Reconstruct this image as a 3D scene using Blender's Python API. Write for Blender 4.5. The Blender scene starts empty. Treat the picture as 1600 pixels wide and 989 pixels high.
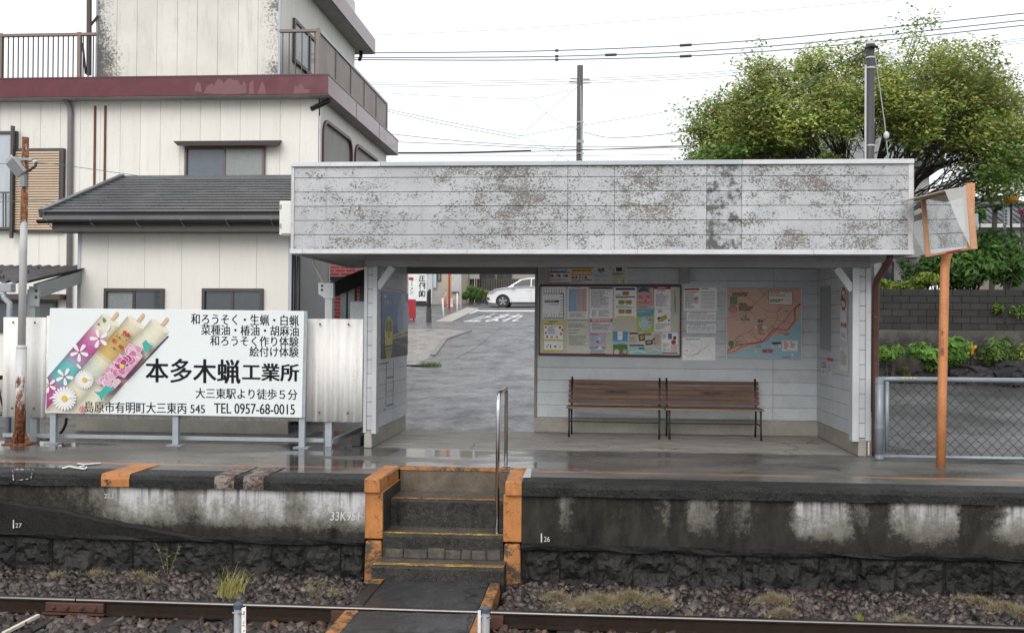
import bpy, math, random
from mathutils import Vector, Matrix
random.seed(7)
sc = bpy.context.scene
COL = sc.collection
R = math.radians

# ------------------------------------------------------------------ camera, sky, sun, exposure
F, CX, CY = 1600.0, 800.0, 494.5
CAMZ = 1.6
PSI, THE, RHO = math.atan(130 / F), R(0.6), 0.0075
fw = Vector((-math.sin(PSI) * math.cos(THE), math.cos(PSI) * math.cos(THE), math.sin(THE)))
r0 = Vector((math.cos(PSI), math.sin(PSI), 0)); u0 = r0.cross(fw)
rt = r0 * math.cos(RHO) + u0 * math.sin(RHO); up = u0 * math.cos(RHO) - r0 * math.sin(RHO)
cd = bpy.data.cameras.new('camera'); cam = bpy.data.objects.new('camera', cd); COL.objects.link(cam)
cam.matrix_world = Matrix(((rt.x, up.x, -fw.x, 0), (rt.y, up.y, -fw.y, 0), (rt.z, up.z, -fw.z, CAMZ), (0, 0, 0, 1)))
cd.sensor_width = 36; cd.lens = 36.0 * F / 1600; cd.clip_start = 0.05; cd.clip_end = 3000
sc.camera = cam

SUN_EL, SUN_AZ = 36.0, 190.0      # overcast: a broad soft sun high behind the camera
w = bpy.data.worlds.new('World'); sc.world = w; w.use_nodes = True
nt = w.node_tree; bg = nt.nodes['Background']
sky = nt.nodes.new('ShaderNodeTexSky'); sky.sky_type = 'NISHITA'; sky.sun_disc = False
sky.sun_elevation = R(SUN_EL); sky.sun_rotation = R(SUN_AZ); sky.air_density = 1.0; sky.dust_density = 6.0
mx = nt.nodes.new('ShaderNodeMix'); mx.data_type = 'RGBA'; mx.inputs[0].default_value = 0.9
nt.links.new(sky.outputs[0], mx.inputs[6]); mx.inputs[7].default_value = (8.8, 9.0, 9.25, 1)   # cloud cover over the clear sky
nt.links.new(mx.outputs[2], bg.inputs[0]); bg.inputs[1].default_value = 0.1
sl = bpy.data.lights.new('sun', 'SUN'); sl.energy = 1.2; sl.angle = R(40); sl.color = (1, .985, .965)
so = bpy.data.objects.new('sun', sl); COL.objects.link(so)
az = R(SUN_AZ)
so.rotation_euler = Vector((math.sin(az) * math.cos(R(SUN_EL)), math.cos(az) * math.cos(R(SUN_EL)), math.sin(R(SUN_EL)))).to_track_quat('Z', 'Y').to_euler()
so.location = (0, -5, 30)
vs = sc.view_settings; vs.view_transform = 'Standard'; vs.look = 'None'; vs.exposure = 0.58; vs.gamma = 1; vs.use_curve_mapping = False

# ------------------------------------------------------------------ survey helpers: a photo point on a known plane of the place
def ray(x, y): return fw + rt * ((x - CX) / F) - up * ((y - CY) / F)
O = Vector((0, 0, CAMZ))
def aY(x, y, Y): d = ray(x, y); return O + d * (Y / d.y)
def aX(x, y, X): d = ray(x, y); return O + d * (X / d.x)
def aZ(x, y, z): d = ray(x, y); return O + d * ((z - CAMZ) / d.z)
GP = [(-400, -1.14), (11.66, -1.14), (11.72, -.07), (13.2, -.07), (15.7, -.03), (25, .43), (35, 1.05), (45, 1.85), (53, 2.6), (60, 3.0), (75, 3.4), (140, 4.5), (900, 12)]
def zg(Y):
    for (a, za), (b, zb) in zip(GP, GP[1:]):
        if Y <= b: return za + (zb - za) * (Y - a) / (b - a)
    return GP[-1][1]
def aG(x, y, off=0.0):
    d = ray(x, y); lo = 15.71; hi = lo
    while hi < 150 and (O + d * (hi / d.y)).z > zg(hi) + off: lo = hi; hi += .5
    for _ in range(40):
        m = (lo + hi) / 2; p = O + d * (m / d.y)
        if p.z > zg(m) + off: lo = m
        else: hi = m
    return O + d * (lo / d.y)

# ------------------------------------------------------------------ mesh builder
class MB:
    def __init__(s): s.v = []; s.f = []; s.m = []; s.c = []; s.cm = 0; s.cc = None
    def face(s, idx): s.f.append(tuple(idx)); s.m.append(s.cm); s.c.append(s.cc)
    def add(s, pts, faces):
        o = len(s.v); s.v += [tuple(p) for p in pts]
        for f in faces: s.face([o + i for i in f])
        return s
    def box(s, x0, x1, y0, y1, z0, z1):
        return s.add([(x0, y0, z0), (x1, y0, z0), (x1, y1, z0), (x0, y1, z0), (x0, y0, z1), (x1, y0, z1), (x1, y1, z1), (x0, y1, z1)],
                     [(0, 3, 2, 1), (4, 5, 6, 7), (0, 1, 5, 4), (1, 2, 6, 5), (2, 3, 7, 6), (3, 0, 4, 7)])
    def cbox(s, c, d): return s.box(c[0] - d[0] / 2, c[0] + d[0] / 2, c[1] - d[1] / 2, c[1] + d[1] / 2, c[2] - d[2] / 2, c[2] + d[2] / 2)
    def hexa(s, b, t):      # 4 bottom, 4 top points
        return s.add(list(b) + list(t), [(3, 2, 1, 0), (4, 5, 6, 7), (0, 1, 5, 4), (1, 2, 6, 5), (2, 3, 7, 6), (3, 0, 4, 7)])
    def bar(s, a, b, w_, h_, upv=(0, 0, 1)):
        a = Vector(a); b = Vector(b); d = (b - a).normalized(); u = Vector(upv)
        if abs(d.dot(u)) > .98: u = Vector((0, 1, 0))
        sd = d.cross(u).normalized(); u = sd.cross(d)
        q = [(-1, -1), (1, -1), (1, 1), (-1, 1)]
        P = [a + sd * (i * w_ / 2) + u * (j * h_ / 2) for i, j in q]; Q = [b + sd * (i * w_ / 2) + u * (j * h_ / 2) for i, j in q]
        return s.hexa(P, Q)
    def tube(s, pts, r, n=8, cap=True):
        pts = [Vector(p) for p in pts]; k = len(pts)
        rs = r if isinstance(r, (list, tuple)) else [r] * k
        o = len(s.v); pu = None
        for i, p in enumerate(pts):
            d = (pts[min(i + 1, k - 1)] - pts[max(i - 1, 0)])
            d = d.normalized() if d.length > 1e-9 else Vector((0, 0, 1))
            if pu is None:
                pu = Vector((0, 0, 1)) if abs(d.z) < .9 else Vector((0, 1, 0))
            u = pu - d * pu.dot(d); u = u.normalized() if u.length > 1e-6 else d.orthogonal().normalized(); pu = u
            v = d.cross(u)
            for j in range(n):
                a = 2 * math.pi * j / n
                s.v.append(tuple(p + (u * math.cos(a) + v * math.sin(a)) * rs[i]))
        for i in range(k - 1):
            for j in range(n):
                s.face((o + i * n + j, o + i * n + (j + 1) % n, o + (i + 1) * n + (j + 1) % n, o + (i + 1) * n + j))
        if cap:
            s.face([o + j for j in range(n)][::-1]); s.face([o + (k - 1) * n + j for j in range(n)])
        return s
    def lathe(s, c, prof, n=16, ax='z'):
        o = len(s.v); k = len(prof)
        for r_, h in prof:
            for j in range(n):
                a = 2 * math.pi * j / n; p = (r_ * math.cos(a), r_ * math.sin(a), h)
                if ax == 'y': p = (p[0], p[2], p[1])
                if ax == 'x': p = (p[2], p[0], p[1])
                s.v.append((c[0] + p[0], c[1] + p[1], c[2] + p[2]))
        for i in range(k - 1):
            for j in range(n):
                q = (o + i * n + j, o + i * n + (j + 1) % n, o + (i + 1) * n + (j + 1) % n, o + (i + 1) * n + j)
                s.face(q if ax == 'z' or ax == 'x' else q[::-1])
        e0 = [o + j for j in range(n)]; e1 = [o + (k - 1) * n + j for j in range(n)]
        s.face(e0[::-1] if ax != 'y' else e0); s.face(e1 if ax != 'y' else e1[::-1])
        return s
    def prism(s, poly, d):      # polygon of points, extruded by vector d
        d = Vector(d); n = len(poly); P = [Vector(p) for p in poly]
        nr = Vector((0, 0, 0))
        for i in range(n): nr += (P[i] - P[0]).cross(P[(i + 1) % n] - P[0])
        if nr.dot(d) > 0: P = P[::-1]
        o = len(s.v); s.v += [tuple(p) for p in P] + [tuple(p + d) for p in P]
        s.face(range(o, o + n)); s.face([o + n + i for i in range(n)][::-1])
        for i in range(n):
            j = (i + 1) % n; s.face((o + j, o + i, o + n + i, o + n + j))
        return s
    def poly(s, pts, cc=None):
        o = len(s.v); s.v += [tuple(p) for p in pts]
        if cc is not None: s.cc = cc
        s.face(range(o, o + len(pts))); return s
    def build(s, name, mat, parent=None, smooth=False, bev=0.0):
        me = bpy.data.meshes.new(name); me.from_pydata(s.v, [], s.f)
        mats = mat if isinstance(mat, (list, tuple)) else [mat]
        for m in mats: me.materials.append(m)
        if len(mats) > 1: me.polygons.foreach_set('material_index', s.m)
        if any(c is not None for c in s.c):
            at = me.attributes.new('Col', 'FLOAT_COLOR', 'FACE')
            fl = []
            for c in s.c: fl += [c[0], c[1], c[2], 1.0] if c is not None else [.5, .5, .5, 1.0]
            at.data.foreach_set('color', fl)
        if smooth: me.polygons.foreach_set('use_smooth', [True] * len(me.polygons))
        me.update()
        o = bpy.data.objects.new(name, me); COL.objects.link(o)
        if parent is not None: o.parent = parent
        if bev:
            b = o.modifiers.new('bevel', 'BEVEL'); b.width = bev; b.segments = 2; b.limit_method = 'ANGLE'; b.angle_limit = R(40)
        return o

def tag(o, label=None, cat=None, group=None, kind=None):
    if label: o['label'] = label
    if cat: o['category'] = cat
    if group: o['group'] = group
    if kind: o['kind'] = kind
    return o
def thing(name, label, cat, loc=(0, 0, 0), group=None):
    """an Empty at the thing's base; parts are built in world coordinates, so the Empty keeps them in place by an inverse"""
    e = bpy.data.objects.new(name, None); e.empty_display_size = .1; COL.objects.link(e); e.location = loc
    return tag(e, label, cat, group)
def adopt(o, e):
    o.parent = e; o.matrix_parent_inverse = Matrix.Translation(-Vector(e.location)); return o
def part(mb, name, mat, e, **k):
    o = mb.build(name, mat, None, **k)
    p = e
    while p.parent is not None: p = p.parent
    o.parent = e
    if e.type == 'EMPTY': o.matrix_parent_inverse = Matrix.Translation(-Vector(e.location))
    elif p.type == 'EMPTY': pass
    return o
def B(x0, x1, y0, y1, z0, z1): return MB().box(x0, x1, y0, y1, z0, z1)

# ------------------------------------------------------------------ materials
class NT:
    def __init__(s, name):
        s.mat = bpy.data.materials.new(name); s.mat.use_nodes = True; s.t = s.mat.node_tree
        s.b = s.t.nodes['Principled BSDF']; s._p = None
    def n(s, ty, **k):
        x = s.t.nodes.new(ty)
        for a, b in k.items(): setattr(x, a, b)
        return x
    def put(s, sock, v):
        if v is None: return
        if hasattr(v, 'is_output') or isinstance(v, bpy.types.NodeSocket): s.t.links.new(v, sock)
        elif isinstance(v, (tuple, list)) and len(v) == 3 and sock.type == 'RGBA': sock.default_value = (*v, 1)
        else: sock.default_value = v
    def pos(s):
        if s._p is None: s._p = s.n('ShaderNodeNewGeometry').outputs['Position']
        return s._p
    def obj(s): return s.n('ShaderNodeTexCoord').outputs['Object']
    def sep(s, v):
        x = s.n('ShaderNodeSeparateXYZ'); s.put(x.inputs[0], v); return x.outputs
    def vmul(s, v, k):
        x = s.n('ShaderNodeVectorMath', operation='MULTIPLY'); s.put(x.inputs[0], v); x.inputs[1].default_value = k; return x.outputs[0]
    def noise(s, scale, detail=4, rough=.55, v=None, st=None, dist=0):
        x = s.n('ShaderNodeTexNoise'); v = v or s.pos()
        if st: v = s.vmul(v, st)
        s.put(x.inputs['Vector'], v); x.inputs['Scale'].default_value = scale; x.inputs['Detail'].default_value = detail
        x.inputs['Roughness'].default_value = rough; x.inputs['Distortion'].default_value = dist
        return x.outputs['Fac']
    def vor(s, scale, v=None, feat='F1', out='Distance', st=None):
        x = s.n('ShaderNodeTexVoronoi', feature=feat); v = v or s.pos()
        if st: v = s.vmul(v, st)
        s.put(x.inputs['Vector'], v); x.inputs['Scale'].default_value = scale; return x.outputs[out]
    def ramp(s, f, stops, interp='LINEAR'):
        x = s.n('ShaderNodeValToRGB'); cr = x.color_ramp; cr.interpolation = interp
        while len(cr.elements) < len(stops): cr.elements.new(.5)
        for e, (p, c) in zip(cr.elements, stops):
            e.position = p; e.color = (c, c, c, 1) if isinstance(c, (int, float)) else (*c, 1)
        s.put(x.inputs[0], f); return x.outputs[0]
    def math(s, op, a, b=None, c=None, clamp=False):
        x = s.n('ShaderNodeMath', operation=op, use_clamp=clamp)
        s.put(x.inputs[0], a)
        if b is not None: s.put(x.inputs[1], b)
        if c is not None: s.put(x.inputs[2], c)
        return x.outputs[0]
    def mix(s, f, a, b, mode='MIX'):
        x = s.n('ShaderNodeMix', data_type='RGBA', blend_type=mode)
        s.put(x.inputs[0], f); s.put(x.inputs[6], a); s.put(x.inputs[7], b); return x.outputs[2]
    def rng(s, f, a, b, c=0., d=1.):
        x = s.n('ShaderNodeMapRange'); x.clamp = True
        s.put(x.inputs[0], f)
        for i, q in enumerate((a, b, c, d)): x.inputs[i + 1].default_value = q
        return x.outputs[0]
    def rnd(s): return s.n('ShaderNodeObjectInfo').outputs['Random']
    def bump(s, h, st=.3, d=.01):
        x = s.n('ShaderNodeBump'); x.inputs['Strength'].default_value = st; x.inputs['Distance'].default_value = d
        s.put(x.inputs['Height'], h); s.put(s.b.inputs['Normal'], x.outputs[0]); return x.outputs[0]
    def out(s, col=None, rough=None, metal=None, spec=None, **k):
        if col is not None: s.put(s.b.inputs['Base Color'], col)
        if rough is not None: s.put(s.b.inputs['Roughness'], rough)
        if metal is not None: s.put(s.b.inputs['Metallic'], metal)
        if spec is not None: s.put(s.b.inputs['Specular IOR Level'], spec)
        for a, b in k.items(): s.put(s.b.inputs[a.replace('_', ' ')], b)
        return s.mat

def mul(c, k): return tuple(min(1, x * k) for x in c)
_mc = {}
def M(name, col, rough=.6, var=.18, scale=3., bump=.15, bscale=40., metal=0., spec=.5, grime=.0, grime_col=(.05, .045, .04), st=None, rnd=0.):
    """weathered plain surface: two octaves of tone, a speckle of grime and a fine relief"""
    if name in _mc: return _mc[name]
    t = NT(name)
    n1 = t.noise(scale, 6, .6, st=st); n2 = t.noise(scale * 9, 3, .6, st=st)
    f = t.math('MULTIPLY_ADD', n2, .4, t.math('MULTIPLY', n1, .6))
    c = t.mix(t.rng(f, .3, .7), mul(col, 1 - var), mul(col, 1 + var))
    if rnd:
        k = t.rng(t.rnd(), 0, 1, 1 - rnd, 1 + rnd)
        x = t.n('ShaderNodeVectorMath', operation='SCALE'); t.put(x.inputs[0], c); t.put(x.inputs['Scale'], k); c = x.outputs[0]
    if grime:
        g = t.math('MULTIPLY', t.rng(t.noise(scale * 1.7, 8, .7, st=st), .5, .72), t.rng(t.noise(scale * 14, 4, .7), .35, .6))
        c = t.mix(t.math('MULTIPLY', g, grime), c, grime_col)
    if bump: t.bump(t.noise(bscale, 4, .6), bump, .004)
    m = t.out(c, t.rng(n2, .2, .8, max(.02, rough - .1), min(1, rough + .1)), metal, spec)
    _mc[name] = m; return m

def nt_attr(name, rough=.55, spec=.4, bump=0., trans=0.):
    t = NT(name); a = t.n('ShaderNodeAttribute', attribute_name='Col').outputs['Color']
    c = t.mix(t.rng(t.noise(30, 3), .3, .7), t.mix(.12, a, (0, 0, 0)), a)
    if bump: t.bump(t.noise(50, 3), bump, .003)
    m = t.out(c, rough, 0, spec)
    if trans:
        tr = t.n('ShaderNodeBsdfTranslucent'); t.put(tr.inputs[0], c); ms = t.n('ShaderNodeMixShader'); ms.inputs[0].default_value = trans
        o = t.t.nodes['Material Output']; t.t.links.new(t.b.outputs[0], ms.inputs[1]); t.t.links.new(tr.outputs[0], ms.inputs[2]); t.t.links.new(ms.outputs[0], o.inputs[0])
    return m
PRINT = nt_attr('printed_ink', .45, .4)
LEAF = nt_attr('leaf', .5, .35, 0, .35)
DRY = nt_attr('dry_grass', .7, .2, 0, .25)

# --- wet asphalt of the road and lots
def m_asphalt(name, base, wet, crack=True):
    """wet asphalt: coarse aggregate, patches, standing water films and a few cracks"""
    t = NT(name); n1 = t.noise(.5, 7, .65, st=(1, .6, 1)); n2 = t.noise(20, 8, .9); n3 = t.noise(1.6, 7, .7, st=(1, .7, 1)); n4 = t.noise(9, 4, .7)
    c = t.mix(t.rng(n1, .40, .60), mul(base, .6), mul(base, 1.3))
    c = t.mix(t.math('MULTIPLY', t.rng(n2, .54, .66), .8), c, mul(base, 2.6)); c = t.mix(t.math('MULTIPLY', t.rng(n2, .46, .34), .8), c, mul(base, .25))
    c = t.mix(t.math('MULTIPLY', t.rng(n3, .50, .60), .55), c, mul(base, .4))
    film = t.rng(t.math('ADD', t.math('MULTIPLY', n1, .35), t.math('ADD', t.math('MULTIPLY', n3, .4), t.math('MULTIPLY', n4, .25))), .42, .60)
    r = t.rng(film, 0, 1, wet, .62); h = t.math('MULTIPLY', n2, t.rng(film, 0, 1, .25, 1))
    if crack:
        wv = t.n('ShaderNodeVectorMath', operation='ADD'); t.put(wv.inputs[0], t.pos()); x = t.n('ShaderNodeTexNoise'); t.put(x.inputs['Vector'], t.pos()); x.inputs['Scale'].default_value = 1.5; x.inputs['Detail'].default_value = 5; t.put(wv.inputs[1], x.outputs['Color'])
        k = t.rng(t.vor(.22, wv.outputs[0], 'DISTANCE_TO_EDGE'), .006, .002); c = t.mix(t.math('MULTIPLY', k, .8), c, (.012, .012, .012))
    t.bump(h, .5, .006); return t.out(c, r, 0, .5)
ASPH = m_asphalt('wet_asphalt', (.10, .10, .105), .28)
ASPH2 = m_asphalt('smooth_wet_asphalt', (.10, .10, .104), .26)
LOTC = m_asphalt('wet_pale_concrete', (.26, .23, .205), .26)

def sheet(name, pts_px=None, pts=None, mat=None, off=.004, sub=1):
    """a thin sheet lying on the ground profile; points are x, y of the ground"""
    mb = MB(); mb.poly([(p[0], p[1], zg(p[1]) + off) for p in pts]); return mb.build(name, mat)

# ground sheet to the horizon
mb = MB(); xs = [-900, -60, -20, -8, -4, 0, 4, 8, 20, 60, 900]; ys = [g[0] for g in GP]
for y in ys:
    for x in xs: mb.v.append((x, y, zg(y)))
nx = len(xs)
for j in range(len(ys) - 1):
    for i in range(nx - 1): mb.face((j * nx + i, j * nx + i + 1, (j + 1) * nx + i + 1, (j + 1) * nx + i))
tag(mb.build('ground', ASPH), kind='structure')

def strip(name, poly, mat, off=.004, cuts=GP):
    """polygon on the ground, cut at the breaks of the profile so that it follows it"""
    out = MB(); brk = [g[0] for g in GP if 15.7 < g[0] < 200]
    def clip(P, y, keep_low):
        r = []
        for i in range(len(P)):
            a, b = P[i], P[(i + 1) % len(P)]
            ia = (a[1] <= y) == keep_low or a[1] == y; ib = (b[1] <= y) == keep_low or b[1] == y
            if ia: r.append(a)
            if ia != ib:
                t_ = (y - a[1]) / (b[1] - a[1]); r.append((a[0] + (b[0] - a[0]) * t_, y))
        return r
    rest = list(poly)
    for y in brk + [9999]:
        if len(rest) < 3: break
        low = clip(rest, y, True) if y < 9999 else rest
        if len(low) >= 3: out.poly([(p[0], p[1], zg(p[1]) + off) for p in low])
        rest = clip(rest, y, False) if y < 9999 else []
    o = out.build(name, mat); return tag(o, kind='structure')
def gpx(l): return [tuple(aG(*p)[:2]) for p in l]
lot = gpx([(735, 517), (695, 531), (678, 556)])
strip('concrete_lot', [(-40, lot[0][1] + .8), (-6, lot[0][1] + .8), (lot[0][0], lot[0][1]), lot[1], lot[2], (lot[2][0] - .3, 17.2), (-40, 17.2)], LOTC, .006)
c0 = gpx([(835, 514), (600, 512), (600, 506), (835, 505)])
strip('crossing_road', [(-60, c0[0][1]), (60, c0[0][1]), (60, c0[3][1]), (-60, c0[3][1])], ASPH2, .005)
# kerb stones along the concrete lot, drain grating with weeds
ka, kb, kc = Vector((*lot[0], 0)), Vector((*lot[1], 0)), Vector((lot[2][0] - .02, lot[2][1] - .1, 0))
KM = M('wet_kerb_stone', (.2, .19, .175), .5, .3, 4, .4, 30, grime=.5)
kerb_line = B(0, .001, 0, .001, -5, -4.999).build('lot_kerb', KM); tag(kerb_line, kind='structure')
for a_, b_ in ((ka, kb), (kb, kc)):
    n_ = max(2, int((b_ - a_).length / .9))
    for q in range(n_):
        p, q2 = a_.lerp(b_, q / n_), a_.lerp(b_, (q + .98) / n_); p.z, q2.z = zg(p.y) + .015, zg(q2.y) + .015; m_ = MB(); m_.bar(p, q2, .16, .07); m_.build('kerb_stone', KM, kerb_line, bev=.01)
p0 = gpx([(755, 522), (782, 513), (760, 530), (742, 545), (712, 560), (722, 545), (742, 530)])
strip('trench_patch', [p0[0], p0[1], p0[2], p0[3], p0[4], p0[5], p0[6]], ASPH2, .009)

# --- platform
SXL, SXR, SB = -2.2, -.935, 11.53          # stair notch
YE, YW = 10.55, 10.60                      # front of coping, front of wall
def pxX(px, Y=10.58): return aY(px, 800, Y).x
def m_platform():
    t = NT('wet_platform_concrete'); P = t.sep(t.pos())
    n1 = t.noise(.7, 7, .62, st=(1, 1.6, 1)); n2 = t.noise(70, 3, .7); n3 = t.noise(3.5, 6, .65, st=(.5, 1.6, 1))
    dry = t.rng(t.math('ADD', P[1], t.math('MULTIPLY', n3, .5)), 13.55, 13.75)
    indoor = t.math('MULTIPLY', t.rng(P[0], -3.0, -2.9), t.rng(P[0], 3.4, 3.3)); dry = t.math('MULTIPLY', dry, indoor)
    wetc = t.mix(t.rng(n1, .35, .65), (.045, .043, .039), (.145, .137, .124))
    wetc = t.mix(t.math('MULTIPLY', t.rng(n2, .55, .75), .6), wetc, (.17, .165, .155))
    dryc = t.mix(t.rng(n3, .35, .65), (.2, .19, .17), (.34, .32, .29))
    c = t.mix(dry, wetc, dryc)
    cv = t.n('ShaderNodeVectorMath', operation='ADD'); xn = t.n('ShaderNodeTexNoise'); t.put(xn.inputs['Vector'], t.pos()); xn.inputs['Scale'].default_value = 1.4; xn.inputs['Detail'].default_value = 6; t.put(cv.inputs[0], t.pos()); t.put(cv.inputs[1], xn.outputs['Color'])
    ck_ = t.rng(t.vor(.28, cv.outputs[0], 'DISTANCE_TO_EDGE'), .004, .0015); c = t.mix(t.math('MULTIPLY', ck_, .75), c, (.012, .011, .01))
    c = t.mix(t.math('MULTIPLY', t.rng(t.noise(14, 6, .8), .52, .66), .45), c, (.025, .024, .022))
    # worn orange line
    wn = t.math('MULTIPLY', t.rng(t.noise(6, 8, .8, st=(.6, 14, 1)), .46, .54), t.rng(t.noise(1.3, 5, .7), .36, .5)); wob = t.math('MULTIPLY_ADD', t.noise(.6, 2), .06, P[1])
    l1 = t.math('MULTIPLY', t.rng(wob, 11.36, 11.40), t.rng(wob, 11.53, 11.49))
    ln = t.math('MULTIPLY', l1, wn)
    c = t.mix(t.math('MULTIPLY', ln, .8), c, (.55, .2, .06))
    pud = t.rng(t.noise(.55, 4, .5, st=(.8, 1.9, 1)), .46, .56)
    lefty = t.rng(P[0], 3.2, -1.0, .35, 1.0)
    rw = t.rng(t.math('MULTIPLY', pud, lefty), 0, 1, .42, .06)
    far = t.rng(n1, .3, .7, .8, 1.2); rw = t.math('MULTIPLY', rw, far)
    r = t.math('ADD', t.math('MULTIPLY', dry, .75), t.math('MULTIPLY', t.math('SUBTRACT', 1, dry), rw), clamp=True)
    t.bump(t.math('ADD', t.math('MULTIPLY', n2, t.math('SUBTRACT', 1.05, pud)), t.math('MULTIPLY', n3, .5)), .3, .004)
    return t.out(c, r, 0, .5)
PLAT = m_platform()
def m_stain():
    t = NT('sooty_stained_concrete'); P = t.sep(t.pos())
    a, b = pxX(-60), pxX(575); lp = [(-60, .05), (90, .12), (140, .22), (168, .6), (195, 1), (258, .95), (272, .5), (298, .42), (320, .85), (345, 1), (432, 1), (448, .6), (462, .55), (495, .95), (575, 1)]
    c_, d_ = pxX(810), pxX(1640)
    rp = [(810, .02), (866, .04), (878, .38), (890, .34), (902, .05), (1030, .06), (1040, .32), (1050, .06), (1072, .1), (1084, .42), (1112, .4), (1126, .1), (1166, .28), (1180, .06), (1232, .06), (1252, .85), (1322, .75), (1336, .15), (1350, .3), (1364, .08), (1390, .1), (1412, .8), (1488, .75), (1504, .1), (1550, .1), (1572, .85), (1640, .8)]
    wx = t.math('MULTIPLY_ADD', t.math('SUBTRACT', t.noise(3.2, 8, .75), .5), .6, P[0])
    L = t.ramp(t.rng(wx, a, b), [((pxX(p) - a) / (b - a), v) for p, v in lp]); Rr = t.ramp(t.rng(wx, c_, d_), [((pxX(p) - c_) / (d_ - c_), v) for p, v in rp])
    pale = t.mix(t.rng(P[0], -1.6, -1.5), L, Rr)
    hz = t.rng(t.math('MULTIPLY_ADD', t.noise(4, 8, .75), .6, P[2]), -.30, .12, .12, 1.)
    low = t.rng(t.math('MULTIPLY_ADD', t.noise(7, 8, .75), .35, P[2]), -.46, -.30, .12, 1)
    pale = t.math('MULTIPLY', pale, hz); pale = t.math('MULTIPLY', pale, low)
    grain = t.noise(24, 7, .85); mid = t.noise(4, 6, .65, st=(1.4, 1, .6))
    pale = t.math('ADD', pale, t.math('MULTIPLY', t.math('SUBTRACT', grain, .5), .75), clamp=True)
    strk = t.noise(2.5, 5, .65, st=(3, 1, .4)); pale = t.math('MULTIPLY', pale, t.rng(strk, .3, .6, .72, 1.06))
    dark = t.mix(t.rng(mid, .3, .72), (.003, .003, .003), (.04, .037, .031))
    dark = t.mix(t.math('MULTIPLY', t.rng(grain, .6, .74), .5), dark, (.085, .08, .068))
    c = t.ramp(pale, [(0, (0, 0, 0)), (.02, (.02, .02, .018)), (.2, (.085, .08, .066)), (.5, (.21, .205, .185)), (.85, (.5, .5, .5))])
    c = t.mix(t.rng(pale, .05, .2), dark, c)
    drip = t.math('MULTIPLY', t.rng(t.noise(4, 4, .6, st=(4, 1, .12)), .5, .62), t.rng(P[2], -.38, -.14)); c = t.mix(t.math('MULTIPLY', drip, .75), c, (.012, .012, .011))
    pit = t.rng(t.vor(28), .16, .05); c = t.mix(t.math('MULTIPLY', pit, t.rng(t.noise(6), .45, .6)), c, (.015, .014, .013))
    t.bump(t.math('ADD', grain, mid), .8, .01)
    return t.out(c, t.rng(grain, .3, .7, .5, .85), 0, .2)
STAIN = m_stain()

def m_rock(name, lo, hi, fleck, rough=.5, spec=.25, sc_=9, bd=.012, rnd=0.):
    """rough dark mineral surface: broad blotches, a fine speckle and pits"""
    t = NT(name); n1 = t.noise(sc_ * .35, 5, .6); n2 = t.noise(sc_ * 2.2, 6, .75); n3 = t.noise(sc_ * 9, 3, .7); v = t.vor(sc_ * 2.5)
    f = t.math('ADD', t.math('MULTIPLY', n1, .45), t.math('MULTIPLY', n2, .55)); c = t.mix(t.rng(f, .36, .64), lo, hi)
    c = t.mix(t.math('MULTIPLY', t.rng(n3, .58, .72), .75), c, fleck); c = t.mix(t.math('MULTIPLY', t.rng(n2, .40, .28), .8), c, mul(lo, .4))
    if rnd:
        x = t.n('ShaderNodeVectorMath', operation='SCALE'); t.put(x.inputs[0], c); t.put(x.inputs['Scale'], t.rng(t.rnd(), 0, 1, 1 - rnd, 1 + rnd)); c = x.outputs[0]
    t.bump(t.math('ADD', t.math('MULTIPLY', n2, 1.2), t.math('ADD', t.math('MULTIPLY', n3, .5), t.math('MULTIPLY', v, .4))), .9, bd)
    return t.out(c, t.rng(n2, .35, .65, rough - .15, rough + .2), 0, spec)
CAP = m_rock('black_mossy_coping', (.004, .004, .004), (.03, .03, .029), (.13, .13, .125), .5, .25, 9, .015)
STONE = m_rock('wet_black_basalt', (.004, .004, .0045), (.03, .029, .028), (.085, .082, .072), .5, .3, 7, .015, .35)
def m_paint(name, col, under, thr=.5, rough=.5, sc_=7):
    t = NT(name); g = t.noise(55, 5, .8); n = t.noise(sc_, 8, .75); big = t.noise(1.8, 5, .65); st_ = t.noise(4, 6, .7, st=(2.5, 2.5, .4))
    c = t.mix(t.rng(big, .35, .65), mul(col, .7), mul(col, 1.15)); c = t.mix(t.math('MULTIPLY', t.rng(g, .5, .7), .4), c, mul(col, .55))
    c = t.mix(t.math('MULTIPLY', t.rng(st_, .5, .72), .5), c, mul(under, 1.6))
    k = t.rng(t.math('ADD', t.math('MULTIPLY', g, .35), t.math('MULTIPLY', n, .65)), thr - .02, thr + .03); c = t.mix(k, c, under)
    pit = t.rng(t.vor(22), .14, .05); c = t.mix(t.math('MULTIPLY', pit, t.rng(t.noise(5), .45, .58)), c, mul(under, .6))
    t.bump(t.math('SUBTRACT', t.math('ADD', g, t.math('MULTIPLY', n, .5)), k), .6, .006)
    return t.out(c, t.rng(g, .3, .7, rough - .1, rough + .2), 0, .35)
ORANGE = m_paint('orange_paint_on_concrete', (.46, .185, .055), (.06, .045, .035), .575)
ORANGE_WORN = m_paint('worn_orange_paint', (.42, .18, .055), (.06, .05, .04), .51)
YEL_WORN = m_paint('worn_yellow_paint', (.55, .36, .03), (.22, .12, .05), .47, sc_=9)
STEPC = m_rock('dark_wet_step_concrete', (.006, .006, .0055), (.05, .046, .04), (.15, .14, .12), .5, .3, 7, .012)
STEPW = M('brown_stained_step_wall', (.11, .085, .06), .6, .5, 4, .5, 60, grime=.7, grime_col=(.015, .013, .012))
STEPT = M('wet_step_tread', (.085, .075, .064), .3, .6, 6, .3, 60, grime=.6, grime_col=(.02, .018, .015))

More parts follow.
